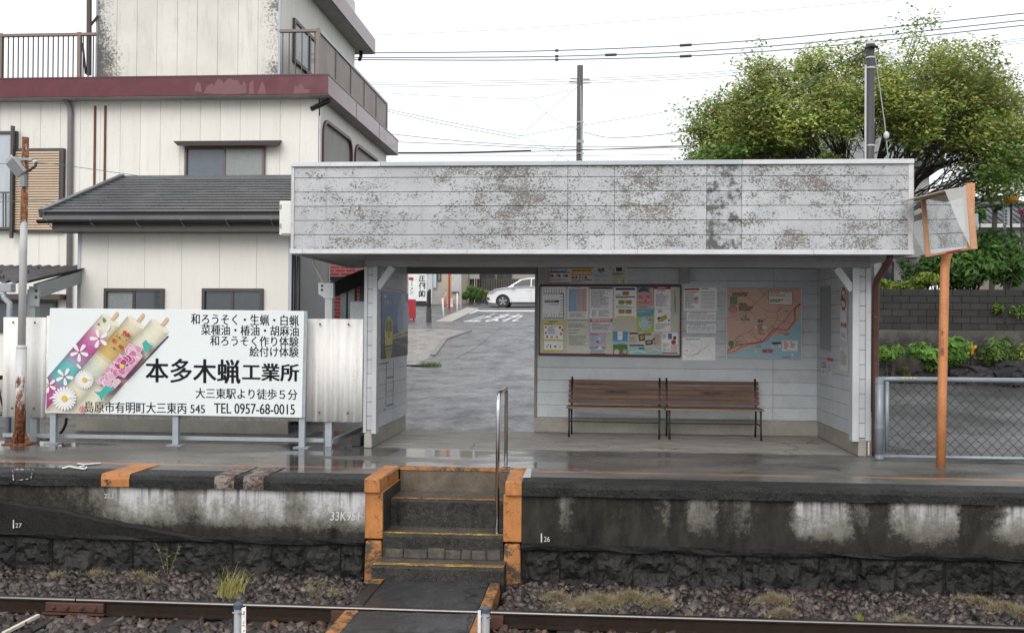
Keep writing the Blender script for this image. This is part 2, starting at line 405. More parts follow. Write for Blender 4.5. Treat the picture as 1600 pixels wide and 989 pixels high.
plat = MB()
def topsheet(x0, x1, y0, y1, n):
    for i in range(n):
        a = x0 + (x1 - x0) * i / n; b = x0 + (x1 - x0) * (i + 1) / n
        plat.poly([(a, y0, 0), (b, y0, 0), (b, y1, 0), (a, y1, 0)])
topsheet(-16, SXL, 10.9, SB, 4); topsheet(SXR, 14, 10.9, SB, 4); topsheet(-16, 14, SB, 13.5, 6); topsheet(-4.2, 3.55, 13.5, 15.72, 4)
platform = plat.build('platform', PLAT); tag(platform, 'wet grey concrete railway platform with steps', None, None, 'structure')
for x0, x1 in ((-16, SXL - .19), (SXR + .19, 14)):
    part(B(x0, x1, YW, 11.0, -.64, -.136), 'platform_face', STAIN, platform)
    mb = MB(); prof = [(YE, -.132), (YE - .004, -.05), (YE + .012, -.008), (YE + .05, .004), (10.94, .004), (10.94, -.132)]
    n = 60
    for i in range(n + 1):
        x = x0 + (x1 - x0) * i / n
        for k, (y, z) in enumerate(prof):
            j = .006 if k < 3 else 0
            mb.v.append((x, y + random.uniform(-j, j), z + random.uniform(-j, j) * (k != 3)))
    m_ = len(prof)
    for i in range(n):
        for k in range(m_): mb.face((i * m_ + k, i * m_ + (k + 1) % m_, (i + 1) * m_ + (k + 1) % m_, (i + 1) * m_ + k)[::-1])
    part(mb, 'coping', CAP, platform)
    # rough ledge between concrete and stone
    mb = MB(); n = 70
    for i in range(n + 1):
        x = x0 + (x1 - x0) * i / n; j = lambda a: random.uniform(-a, a)
        for (y, z) in ((YW - .035 + j(.012), -.69 + j(.012)), (YW - .045 + j(.012), -.655 + j(.01)), (YW + .01, -.628), (YW + .1, -.63)): mb.v.append((x, y, z))
    for i in range(n):
        for k in range(3): mb.face((i * 4 + k, i * 4 + k + 1, (i + 1) * 4 + k + 1, (i + 1) * 4 + k)[::-1])
    part(mb, 'ledge', STONE, platform)
    part(B(x0, x1, YW + .06, 11.0, -1.3, -.66), 'stone_backing', STONE, platform)
from mathutils import noise as mnoise
def stone(x0, x1, z0, z1, y):
    mb = MB(); n = 12; sd = Vector((random.uniform(0, 99), random.uniform(0, 99), random.uniform(0, 99)))
    for j in range(n + 1):
        for i in range(n + 1):
            u, v = i / n, j / n; e = min(u, 1 - u, v, 1 - v); q = Vector((x0 + (x1 - x0) * u, 0, z0 + (z1 - z0) * v))
            d = .012 if e == 0 else -(.004 + .02 * min(1, e * 6)) + .065 * mnoise.fractal(q * 7 + sd, .9, 2.1, 4)
            jit = 0 if e == 0 else .008
            mb.v.append((q.x + random.uniform(-jit, jit), y + min(d, .02), q.z + random.uniform(-jit, jit)))
    for j in range(n):
        for i in range(n):
            a = j * (n + 1) + i; c = [a, a + 1, a + n + 2, a + n + 1]
            if (i + j) % 2: mb.face((c[0], c[1], c[2])); mb.face((c[0], c[2], c[3]))
            else: mb.face((c[0], c[1], c[3])); mb.face((c[1], c[2], c[3]))
    part(mb, 'stone_block', STONE, platform)
bx_ = [820, 874, 929, 990, 1048, 1100, 1162, 1217, 1284, 1343, 1403, 1480, 1556, 1640, 1720]
X = [pxX(p) for p in bx_]
bl_ = [568, 530, 476, 422, 360, 262, 204, 142, 78, 20, -40, -100]
XL = [pxX(p) for p in bl_][::-1]
for L_ in (X, XL):
    for a, b in zip(L_, L_[1:]): stone(a + .003 + random.uniform(-.01, .01), b - .003, -1.16, -.675, YW + .035)
# sloping plaster skirt on the left
mb = MB(); A = [aY(-120, 770, 10.57), aY(0, 781, 10.57), aY(90, 795, 10.57), aY(200, 818, 10.57), aY(330, 842, 10.57)]
pts = [(p.x, p.z) for p in A]; n = 40
def lz(x):
    for (a, za), (b, zb) in zip(pts, pts[1:]):
        if a <= x <= b: return za + (zb - za) * (x - a) / (b - a)
    return pts[-1][1]
for i in range(n + 1):
    x = pts[0][0] + (pts[-1][0] - pts[0][0]) * i / n; z = lz(x) + random.uniform(-.008, .008); k = random.uniform(-.008, .008)
    for (y, zz) in ((YW - .03 + k, min(-.66, z - .02)), (YW - .04 + k, z - .03), (YW - .02, z), (YW + .03, z + .004)): mb.v.append((x, y, zz))
for i in range(n):
    for k in range(3): mb.face((i * 4 + k, i * 4 + k + 1, (i + 1) * 4 + k + 1, (i + 1) * 4 + k)[::-1])
part(mb, 'plaster_skirt', m_rock('black_plaster', (.005, .005, .005), (.02, .019, .018), (.06, .058, .05), .6, .2, 8, .008), platform)

# steps
TR = [(0.0, SB), (-.266, 10.98), (-.562, 10.58), (-.813, 10.24)]      # z of upper level, y of its front edge
ZC = -.954
BT = [-.27, -.562, -.82, -1.2]
fronts = [SB, 10.98, 10.58, 10.24]
zs = [0, -.266, -.562, -.813]
sm = [STEPW, STEPC, STEPC, STEPC]
for k in range(1, 4):
    xl, xr = (SXL, SXR) if k < 3 else (SXL - .04, SXR + .04)
    yb = fronts[k - 1] if k < 3 else 10.62
    mb = MB(); zt = zs[k]; zb = -1.2; yf = fronts[k]; n = 22
    for i in range(n + 1):
        x = xl + (xr - xl) * i / n; j = random.uniform(-.014, .014)
        for (y, z) in ((yf + .01, zb), (yf + j, zt - .03), (yf + .012 + j, zt), (yb, zt), (yb, zb)): mb.v.append((x, y, z))
    for i in range(n):
        for q in range(4): mb.face((i * 5 + q, i * 5 + q + 1, (i + 1) * 5 + q + 1, (i + 1) * 5 + q)[::-1])
    mb.poly([mb.v[q] for q in range(5)]); mb.poly([mb.v[n * 5 + q] for q in range(5)][::-1])
    stp = part(mb, 'step', STEPC, platform)
    mb = MB(); mb.box(xl + .005, xr - .005, yf + .014, yf + .085 + .02 * (k == 3), zt + .002, zt + .005)
    part(mb, 'nosing_paint', YEL_WORN if k > 1 else ORANGE_WORN, stp)
    mb = MB(); mb.box(xl + .005, xr - .005, yf + .11, yb - .003, zt + .001, zt + .003)
    part(mb, 'tread', STEPT, stp)
part(B(SXL, SXR, SB, SB + .12, -.3, -.012), 'step_back_wall', STEPW, platform)
part(B(SXL - .02, SXR + .02, SB - .012, SB + .09, -.028, .004), 'orange_edge', ORANGE_WORN, platform)
# broken stone course under the second step
mb = MB()
a = SXL + .03
while a < SXR - .08:
    w_ = random.uniform(.09, .3); b_ = min(a + w_, SXR - .02); y_ = 10.55 + random.uniform(-.006, .012); zt_ = -.705 + random.uniform(-.012, .01)
    mb.hexa([(a, y_, -.81), (b_ - .004, y_ + random.uniform(-.01, .01), -.81), (b_, 10.6, -.81), (a, 10.6, -.81)], [(a + random.uniform(0, .012), y_ + .012, zt_), (b_ - random.uniform(.003, .02), y_ + .012, zt_ + random.uniform(-.015, .015)), (b_, 10.6, zt_), (a, 10.6, zt_)]); a = b_
part(mb, 'rubble_course', M('grey_brown_rubble', (.065, .056, .045), .85, .8, 9, 1., 30, grime=1., grime_col=(.012, .011, .01)), platform, bev=.012)
# cheeks
for x0, x1, sx in ((SXL - .19, SXL, -1), (SXR, SXR + .19, 1)):
    ck = part(B(x0, x1, YE + .03, SB + .02, -.62, -.135), 'cheek_wall', [ORANGE], platform, bev=.01)
    part(B(x0 - .003 if sx < 0 else x0 + .02, x1 - .02 if sx < 0 else x1 + .003, YE - .012, SB + .05, -.14, .012), 'cheek_cap', ORANGE, ck, bev=.014)
    mb = MB(); mb.hexa([(x0, YE + .0, -1.15), (x1 - .02 * 0, YE + .0, -1.15), (x1, 10.75, -1.15), (x0, 10.75, -1.15)], [(x0 + .01, YE + .02, -.64), (x1 - .01, YE + .02, -.64), (x1 - .01, 10.75, -.64), (x0 + .01, 10.75, -.64)])
    part(mb, 'cheek_foot', ORANGE_WORN, ck, bev=.02)
    ix = x1 if sx < 0 else x0
    part(B(ix - .006, ix + .006, YE + .05, SB, -.6, -.142), 'cheek_inner_face', STEPC, ck)
# paint on the coping: orange stripe and worn grey-red stripes, wrapped over the edge
def cappaint(pa, pb, mat, name, skew=0):
    a, b = pxX(pa, YE), pxX(pb, YE)
    mb = MB(); P = [(YE - .011, -.126), (YE - .013, -.05), (YE + .002, -.001), (YE + .048, .009), (10.95, .009), (SB - .2, .005)]
    for (y, z) in P: mb.v += [(a, y, z), (b, y, z)]
    for i in range(len(P) - 1): mb.face((2 * i, 2 * i + 1, 2 * i + 3, 2 * i + 2))
    part(mb, name, mat, platform)
cappaint(158, 202, ORANGE, 'orange_stripe')
RUSTP = m_paint('rusty_grey_paint', (.22, .19, .17), (.06, .018, .01), .5)
cappaint(335, 366, RUSTP, 'worn_paint_stripe'); cappaint(380, 412, RUSTP, 'worn_paint_stripe')
WHITE_P = M('white_marking_paint', (.52, .52, .51), .6, .35, 25, .3, grime=.5)
mb = MB()    # small blue triangle on the orange stripe
a = aY(163, 749, YE - .016); b = aY(170, 749, YE - .016); c = aY(166.5, 755, YE - .016); mb.poly([c, b, a]); part(mb, 'blue_triangle', M('blue_paint', (.02, .03, .09), .5), platform)
# grey patch beside the right cheek
mb = MB(); q = [aZ(815, 746, .012), aZ(829, 746, .012), aZ(831, 732, .012), aZ(817, 731, .012)]; mb.poly(q); part(mb, 'cement_patch', M('pale_cement', (.4, .4, .4), .5), platform)

# --- text
def text_verts(body, bold=0.0, spacing=1.0, shear=0.0):
    cu = bpy.data.curves.new('t', 'FONT'); cu.body = body; cu.offset = bold; cu.space_character = spacing; cu.resolution_u = 3; cu.shear = shear
    o = bpy.data.objects.new('t', cu); COL.objects.link(o)
    dg = bpy.context.evaluated_depsgraph_get(); dg.update()
    me = o.evaluated_get(dg).to_mesh()
    v = [(p.co.x, p.co.y) for p in me.vertices]; f = [tuple(p.vertices) for p in me.polygons]
    o.evaluated_get(dg).to_mesh_clear(); bpy.data.objects.remove(o); bpy.data.curves.remove(cu)
    if not v: return [], []
    x0 = min(p[0] for p in v); x1 = max(p[0] for p in v); y0 = min(p[1] for p in v); y1 = max(p[1] for p in v)
    return [((p[0] - x0) / (x1 - x0), (p[1] - y0) / (y1 - y0)) for p in v], f
def put_text(mb, body, fn, bold=0.0, col=None, spacing=1.0, shear=0.0):
    """fn maps (u, v) in the text's box to a world point"""
    v, f = text_verts(body, bold, spacing, shear)
    if col is not None: mb.cc = col
    mb.add([fn(*p) for p in v], f)
def quadmap(px0, py0, px1, py1, fn):
    return lambda u, v: fn(px0 + (px1 - px0) * u, py1 + (py0 - py1) * v)
def stroke(mb, pts, wd, fn):
    for (a, b) in zip(pts, pts[1:]):
        dx, dy = b[0] - a[0], b[1] - a[1]; l = math.hypot(dx, dy) or 1; nx_, ny_ = -dy / l * wd / 2, dx / l * wd / 2
        mb.poly([fn(a[0] + nx_, a[1] + ny_), fn(b[0] + nx_, b[1] + ny_), fn(b[0] - nx_, b[1] - ny_), fn(a[0] - nx_, a[1] - ny_)])
wallY = lambda x, y: aY(x, y, YW - .006)
mb = MB(); put_text(mb, '33K951', quadmap(516, 799, 562, 813, wallY), .01, shear=.1); stroke(mb, [(534, 773), (534, 792)], 2.2, wallY)
put_text(mb, '22.1', quadmap(163, 771, 177, 778, wallY), .01)
part(mb, 'chalk_marking', WHITE_P, platform)
sk = lambda x, y: aY(x, y, YW - .055)
mb = MB(); put_text(mb, '27', quadmap(24, 817, 34, 824, sk), .0); stroke(mb, [(21, 812), (21, 825)], 2, sk)
part(mb, 'chalk_marking', WHITE_P, platform)
mb = MB(); put_text(mb, '26', quadmap(850, 838, 859, 846, wallY), .0); stroke(mb, [(846, 833), (846, 847)], 2, wallY)
part(mb, 'chalk_marking', WHITE_P, platform)
tz = lambda x, y: aZ(x, y, .013)
mb = MB(); stroke(mb, [(97, 731), (108, 728), (118, 730), (132, 732), (136, 729)], 3, tz); stroke(mb, [(121, 724), (133, 725), (157, 723)], 2, tz); stroke(mb, [(123, 729), (132, 727)], 2, tz)
part(mb, 'painted_sign', WHITE_P, platform)
mb = MB(); cf = lambda x, y: aY(x, y, YE - .013)
for seg in ([(20, 733), (52, 733)], [(20, 734), (21, 750)], [(51, 733), (48, 749)], [(26, 750), (44, 748)]): stroke(mb, seg, 2, cf)
part(mb, 'scratched_paint', m_paint('chalky_white', (.5, .5, .5), (.02, .02, .02), .48, sc_=30), platform)

# --- handrail
STEEL = M('stainless_steel', (.55, .55, .56), .2, .1, 6, .05, metal=1.0)
hr = thing('handrail', 'polished stainless steel handrail rising from the platform steps', 'handrail', (-1.0, 10.7, -.56))
xh = aY(777, 800, 10.72).x
part(MB().tube([(xh, 10.72, -.56), (xh, 10.72, .72), (xh, 10.735, .80), (xh, 10.78, .865), (xh, 10.85, .90)] + [(xh, y, .90 + .0 * y) for y in (11.3, 11.62)] + [(xh, 11.69, .865), (xh, 11.72, .80), (xh, 11.72, 0.003)], .021, 12), 'rail_tube', STEEL, hr, smooth=True)
part(MB().lathe((xh, 10.72, -.56), [(.05, 0), (.05, .008), (.024, .012)], 14), 'foot_plate', STEEL, hr, smooth=False)
part(MB().lathe((xh, 11.72, .0045), [(.05, 0), (.05, .008), (.024, .012)], 14), 'foot_plate', STEEL, hr, smooth=False)

# ------------------------------------------------------------------ track
RY, RZ = 9.21, -.95
RAILM = M('rusty_wet_rail', (.03, .019, .014), .35, .4, 8, .4, 60, metal=.3)
RAILT = M('polished_rail_head', (.14, .133, .13), .34, .15, 5, .05, metal=1.0)
RUST = M('dark_rust', (.07, .03, .018), .6, .5, 10, .5)
def rail_mesh(x0, x1, y):
    pr = [(-.0325, -.013), (-.0275, -.004), (-.016, 0), (.024, 0), (.0325, -.008), (.0325, -.028), (.008, -.04), (.008, -.115), (.055, -.13), (.055, -.142), (-.055, -.142), (-.055, -.13), (-.008, -.115), (-.008, -.04), (-.0325, -.028)]
    mb = MB(); n = len(pr)
    for x in (x0, x1):
        for a, z in pr: mb.v.append((x, y + a, RZ + z))
    for i in range(n):
        mb.cm = 1 if i < 3 else 0; mb.face((i, (i + 1) % n, n + (i + 1) % n, n + i))
    mb.cm = 0; mb.face(range(n)); mb.face([n + i for i in range(n)][::-1]); return mb
jx = pxX(122, RY)
rl = tag(rail_mesh(-16, jx - .006, RY).build('rail', [RAILM, RAILT]), 'rusty steel rail at the left, ending at the bolted joint', 'rail', 'rails of the track')
rr = tag(rail_mesh(jx + .006, 14, RY).build('rail', [RAILM, RAILT]), 'long rusty steel rail running from the bolted joint to the right edge', 'rail', 'rails of the track')
tag(rail_mesh(-16, 14, RY - 1.067 - .065).build('rail', [RAILM, RAILT]), 'near rail of the track, below the picture edge', 'rail', 'rails of the track')
fp = tag(B(jx - .28, jx + .28, RY - .05, RY - .012, RZ - .118, RZ - .035).build('fishplate', RUST, bev=.006), 'rusty bolted fishplate joining two rails at the left', 'fishplate')
for dx in (-.2, -.07, .07, .2): part(MB().lathe((jx + dx, RY - .05, RZ - .078), [(.022, 0), (.022, -.016), (.012, -.018), (.012, -.03)], 6, 'y'), 'bolt', RUST, fp)
part(B(jx - .3, jx + .3, RY - .085, RY - .05, RZ - .136, RZ - .122), 'flange', RUST, fp)
WOOD_S = M('tarred_sleeper_wood', (.022, .018, .015), .65, .5, 3, .8, 30, st=(6, 1, 6))
SLP = [70, 160, 275, 392, 880, 1000, 1120, 1240, 1360, 1480, 1590]
k0 = None
for i, px in enumerate(SLP):
    x = pxX(px, 8.85)
    if k0 is None: o = B(-.1, .1, 7.5, 9.85, -.17, 0).build('sleeper', WOOD_S, bev=.012); k0 = o
    else: o = k0.copy(); COL.objects.link(o)
    o.location = (x, 0, RZ - .146); o.rotation_euler.z = R(random.uniform(-.6, .6))
    tag(o, ['tarred sleeper under the cream painted bar, far left', 'tarred sleeper under the bolted rail joint', 'tarred sleeper right of the bolted rail joint', 'tarred sleeper beside the red-lettered post', 'buried sleeper just right of the crossing', 'second buried sleeper right of the crossing', 'third buried sleeper right of the crossing', 'fourth buried sleeper right of the crossing', 'fifth buried sleeper right of the crossing', 'sixth buried sleeper right of the crossing', 'buried sleeper at the right picture edge'][i], 'sleeper', 'sleepers of the track')
mb = MB(); wa, wb = aZ(5, 985, -1.03), aZ(60, 957, -1.03)
mb.bar((wa.x, wa.y, -1.055), (wb.x, wb.y, -1.055), .035, .03)
o = mb.build('marker_bar', M('cream_painted_steel', (.62, .57, .47), .5, .2, 10, .3, grime=.3), bev=.004); tag(o, 'cream painted bar on rusty studs lying across a sleeper', 'marker')
for t_ in (.1, .35, .6, .85):
    p = wa.lerp(wb, t_); part(MB().tube([(p.x, p.y, -1.11), (p.x, p.y, -1.07)], .008, 6), 'stud', RUST, o)
# crossing panels
XP0, XP1 = -2.26, -.9
CROSS = m_asphalt('crossing_asphalt', (.045, .045, .047), .3)
def panel(y0, y1, lab):
    mb = MB(); n = 12
    for j in range(5):
        for i in range(n + 1): mb.v.append((XP0 + .16 + (XP1 - XP0 - .3) * i / n, y0 + (y1 - y0) * j / 4, -.962 + random.uniform(-.006, .006)))
    for j in range(4):
        for i in range(n): mb.face((j * (n + 1) + i, j * (n + 1) + i + 1, (j + 1) * (n + 1) + i + 1, (j + 1) * (n + 1) + i))
    mb.box(XP0 + .16, XP1 - .14, y0, y1, -1.2, -.975)
    o = mb.build('crossing_panel', CROSS); tag(o, lab, 'crossing panel', 'panels of the foot crossing'); return o
pa = panel(RY + .06, 10.25, 'dark asphalt crossing panel between the steps and the rail')
pb = panel(8.15, RY - .1, 'dark asphalt crossing panel on the near side of the rail')
TIMB = M('blackened_timber', (.02, .017, .015), .5, .5, 4, .8, 30, st=(1, .3, 1))
for pn, y0, y1 in ((pa, RY + .07, 10.24), (pb, 8.15, RY - .1)):
    for x0, x1, k in ((XP0 + .03, XP0 + .155, 0), (XP1 - .135, XP1 - .03, 1)):
        orange = k == 1 or pn is pb
        e = part(B(x0, x1, y0, y1, -1.15, -.955), 'edge_timber', ORANGE_WORN if orange else TIMB, pn, bev=.01)
        if not orange: part(B(x0 + .005, x1 - .002, y1 - .2, y1 - .01, -.953, -.95), 'orange_patch', ORANGE_WORN, e)
        for yy in (y0 + .06, y1 - .12): part(MB().lathe(((x0 + x1) / 2, yy, -.955), [(.025, 0), (.022, .01), (.008, .014)], 8), 'spike_head', RUST, e)
part(B(XP0 - .1, XP1 + .1, RY - .098, RY - .07, -1.09, -.972), 'check_plate', RUST, pb)

# ballast: uncountable, one mass
import numpy as np
rs = np.random.RandomState(3)
ico = np.array([(-1, -1, -1), (1, -1, -1), (1, 1, -1), (-1, 1, -1), (-1, -1, 1), (1, -1, 1), (1, 1, 1), (-1, 1, 1)]) * .85
icf = np.array([(0, 2, 1), (0, 3, 2), (4, 5, 6), (4, 6, 7), (0, 1, 5), (0, 5, 4), (1, 2, 6), (1, 6, 5), (2, 3, 7), (2, 7, 6), (3, 0, 4), (3, 4, 7)])
V_, F_, C_ = [], [], []
cnt = 0
palette = [(.03, .024, .022), (.055, .043, .038), (.018, .015, .014), (.085, .068, .06), (.05, .033, .028), (.11, .09, .078)]
for i in range(15500):
    x = rs.uniform(-7.0, 4.9); y = rs.uniform(8.45, 10.66)
    if XP0 - .01 < x < XP1 + .01 and y < 10.4: continue
    if abs(y - RY) < .075: continue
    if y < RY and any(abs(x - pxX(p, 8.85)) < .1 for p in SLP) and rs.rand() < .93: continue
    s = rs.uniform(.02, .043) * (1.35 if rs.rand() < .06 else 1)
    base = -1.115 if y < RY else -1.10 + .05 * max(0, (y - 10.0))
    if abs(y - RY) < .2: base -= .01
    rot = Matrix.Rotation(rs.uniform(0, 6.28), 3, 'Z') @ Matrix.Rotation(rs.uniform(-1.2, 1.2), 3, 'X') @ Matrix.Rotation(rs.uniform(-1, 1), 3, 'Y')
    v = (ico + rs.uniform(-.55, .55, (8, 3))) * np.array([s * rs.uniform(.9, 1.4), s, s * rs.uniform(.55, .9)])
    v = v @ np.array(rot).T + np.array([x, y, base + rs.uniform(-.02, .022)])
    V_.append(v); F_.append(icf + 8 * cnt); c = palette[rs.randint(6)]
    if rs.rand() < .02: c = (.19, .155, .125)
    if abs(y - RY) < .3 and rs.rand() < .5: c = (c[0] * 1.25, c[1] * .85, c[2] * .65)
    C_.append(np.tile(np.array([*c, 1.0]), (12, 1))); cnt += 1
V_ = np.concatenate(V_); F_ = np.concatenate(F_); C_ = np.concatenate(C_)
me = bpy.data.meshes.new('ballast'); me.vertices.add(len(V_)); me.vertices.foreach_set('co', V_.ravel())
me.loops.add(len(F_) * 3); me.loops.foreach_set('vertex_index', F_.ravel()); me.polygons.add(len(F_)); me.polygons.foreach_set('loop_start', np.arange(0, len(F_) * 3, 3))
me.update(calc_edges=True); at = me.attributes.new('Col', 'FLOAT_COLOR', 'FACE'); at.data.foreach_set('color', C_.ravel())
me.materials.append(nt_attr('wet_ballast_stone', .45, .45, .5)); ob = bpy.data.objects.new('ballast', me); COL.objects.link(ob)
tag(ob, 'dark wet crushed stone ballast around the track', 'ballast', kind='stuff')

# dry weeds and grass
def blades(mb, c, rad, n, h, cols, bend=.5, wd=.003, flat=.0):
    for _ in range(n):
        a = random.uniform(0, 6.28); r_ = rad * (abs(random.gauss(0, .55)) if flat else math.sqrt(random.random())); x = c[0] + r_ * math.cos(a); y = c[1] + r_ * math.sin(a) * (.45 if flat else 1); z = c[2] + (random.uniform(0, .5) * h * math.exp(-(r_ / rad * 1.3) ** 2) if flat else 0)
        d = random.uniform(0, 6.28); L = h * random.uniform(.35, 1.1) * (.8 if flat else 1); q = random.uniform(.2, 1) * bend
        dx, dy = math.cos(d) * q, math.sin(d) * q
        mb.cc = random.choice(cols); p = Vector((x, y, z)); dirv = Vector((dx * .4, dy * .4, 1)).normalized() if not flat else Vector((random.gauss(0, .9), random.gauss(0, .6), random.uniform(.15, 1.0))).normalized(); sd = Vector((-dy, dx, 0)); sd = sd.normalized() if sd.length > 1e-4 else Vector((1, 0, 0))
        sd = (sd * .5 + Vector((1, 0, 0)) * .6).normalized()
        prev = None
        for k in range(4):
            w_ = wd * (1 - k / 3.2); a_, b_ = p - sd * w_, p + sd * w_
            if prev: mb.poly([prev[0], prev[1], b_, a_])
            prev = (a_, b_); p = p + dirv * (L / 3); dirv = (dirv + Vector((dx, dy, -.55 * q)) * .75).normalized()
DC = [(.40, .33, .21), (.31, .26, .16), (.48, .40, .27), (.24, .2, .12), (.27, .25, .13)]
mb = MB()
def mound(px, py, wpx, n, h=.09):
    p = aZ(px, py, -1.07); blades(mb, (p.x, min(p.y, 10.45), -1.085), wpx / 2 * p.y / F, int(n * 2.6), h * 1.5, DC, 1.3, .0026, 1)
for px, py, wp, n in ((870, 938, 60, 900), (935, 942, 90, 1900), (985, 938, 80, 2000), (1025, 945, 60, 1100), (1075, 972, 40, 150), (910, 950, 80, 900), (1210, 942, 70, 1300), (1225, 962, 50, 500), (1530, 945, 60, 700), (1570, 955, 70, 1300), (1600, 962, 60, 900), (1415, 975, 50, 400), (90, 905, 50, 260), (150, 902, 80, 420), (215, 905, 60, 520), (235, 912, 30, 300), (1480, 925, 30, 90), (520, 930, 50, 120)):
    mound(px, py, wp, n)
tag(mb.build('dry_grass', DRY), 'matted dry brown grass growing on the ballast', 'grass', kind='stuff')
def tuft(name, px, py, n, h, cols, lab, rad=.05, wd=.004, bend=.7):
    p = aZ(px, py, -1.08); mb = MB(); blades(mb, (p.x, p.y, -1.1), rad, n, h, cols, bend, wd); o = mb.build(name, DRY); return tag(o, lab, 'grass tuft')
tuft('grass_tuft', 360, 930, 150, .36, [(.5, .45, .16), (.42, .4, .12), (.55, .48, .22), (.3, .33, .08)], 'yellow green grass tuft with long arching blades beside the rail', .13, .006, .95)
tuft('grass_tuft', 1345, 968, 40, .1, [(.35, .4, .06), (.28, .35, .05)], 'small bright yellow green grass tuft by the rail at the right', .03, .004, .5)
tuft('grass_tuft', 1420, 970, 45, .09, [(.32, .34, .08), (.3, .25, .1)], 'small yellowish weed tuft right of the bright grass tuft', .05, .004, .8)
def weed(px, py, h, lab):
    p = aZ(px, py, -1.08); mb = MB(); mb.cc = (.2, .17, .09)
    for k in range(4):
        a = random.uniform(-.3, .3); top = Vector((p.x + a * h, p.y, -1.1 + h * random.uniform(.6, 1))); mb.tube([(p.x, p.y, -1.12), (p.x + a * h * .4, p.y, -1.1 + h * .4), top], .0025, 4)
        for q in range(14):
            t_ = random.uniform(.3, 1); b = Vector((p.x, p.y, -1.1)).lerp(top, t_); d = Vector((random.uniform(-1, 1), random.uniform(-.6, .3), random.uniform(-.2, 1))) * .035
            mb.poly([b, b + d + Vector((.008, 0, 0)), b + d * 1.3, b + d - Vector((.008, 0, 0))], random.choice([(.2, .18, .08), (.13, .15, .06), (.28, .24, .13)]))
    tag(mb.build('weed', DRY), lab, 'weed')
weed(262, 905, .42, 'straggly dry weed leaning on the dark stone wall at the left'); weed(490, 945, .35, 'thin dry weed standing by the rail left of the crossing'); weed(475, 895, .22, 'small sprig of green weed under the chalked number wall')
weed(855, 972, .2, 'thin yellowish weed beside the rail right of the crossing')
# two short marker posts between the tracks (in front of the near rail)
PLASTIC_G = M('grey_post_steel', (.24, .25, .26), .45, .15, 6, .1)
for px, top, lab, txt in ((372, 943, 'short grey post with a narrow red-lettered plate, front left', 1), (759, 949, 'short grey post with a plain clear plate, front centre', 0)):
    p = aY(px, top, 6.9); e = thing('marker_post', lab, 'post', (p.x, p.y, -1.14), 'short posts between the tracks')
    part(MB().tube([(p.x, p.y, -1.14), (p.x, p.y, p.z - .02)], .027, 14), 'post', PLASTIC_G, e, smooth=True)
    part(MB().lathe((p.x, p.y, p.z - .03), [(.033, 0), (.033, .028), (.022, .038)], 14), 'cap', M('blue_grey_plastic', (.05, .07, .1), .4), e)
    part(MB().tube([(p.x - .035, p.y - .01, p.z - .06), (p.x + .04, p.y - .03, p.z - .06)], .006, 6), 'clamp', STEEL, e)
    if txt:
        pl = part(MB().hexa([(p.x + .036, p.y - .03, p.z - .5), (p.x + .066, p.y - .03, p.z - .5), (p.x + .066, p.y - .026, p.z - .5), (p.x + .036, p.y - .026, p.z - .5)], [(p.x + .036, p.y - .03, p.z - .02), (p.x + .066, p.y - .03, p.z - .008), (p.x + .066, p.y - .026, p.z - .008), (p.x + .036, p.y - .026, p.z - .02)]), 'plate', M('white_plate', (.75, .75, .74), .4), e)
        mb = MB(); zt = p.z - .035
        for ch in range(5):
            for _ in range(6):
                u0, v0 = random.uniform(.1, .9), random.uniform(.1, .9); u1, v1 = (u0, random.uniform(.1, .9)) if random.random() < .45 else (random.uniform(.1, .9), v0 + random.uniform(-.15, .15))
                stroke(mb, [(u0, v0), (u1, v1)], .16, lambda u, v: (p.x + .040 + .022 * u, p.y - .032, zt - .05 * v))
            zt -= .062
        part(mb, 'lettering', M('red_lettering', (.6, .03, .04), .5), pl)
    else:
        part(B(p.x - .05, p.x - .03, p.y - .032, p.y - .028, p.z - .5, p.z - .01), 'plate', M('grey_plate', (.6, .62, .63), .3), e)

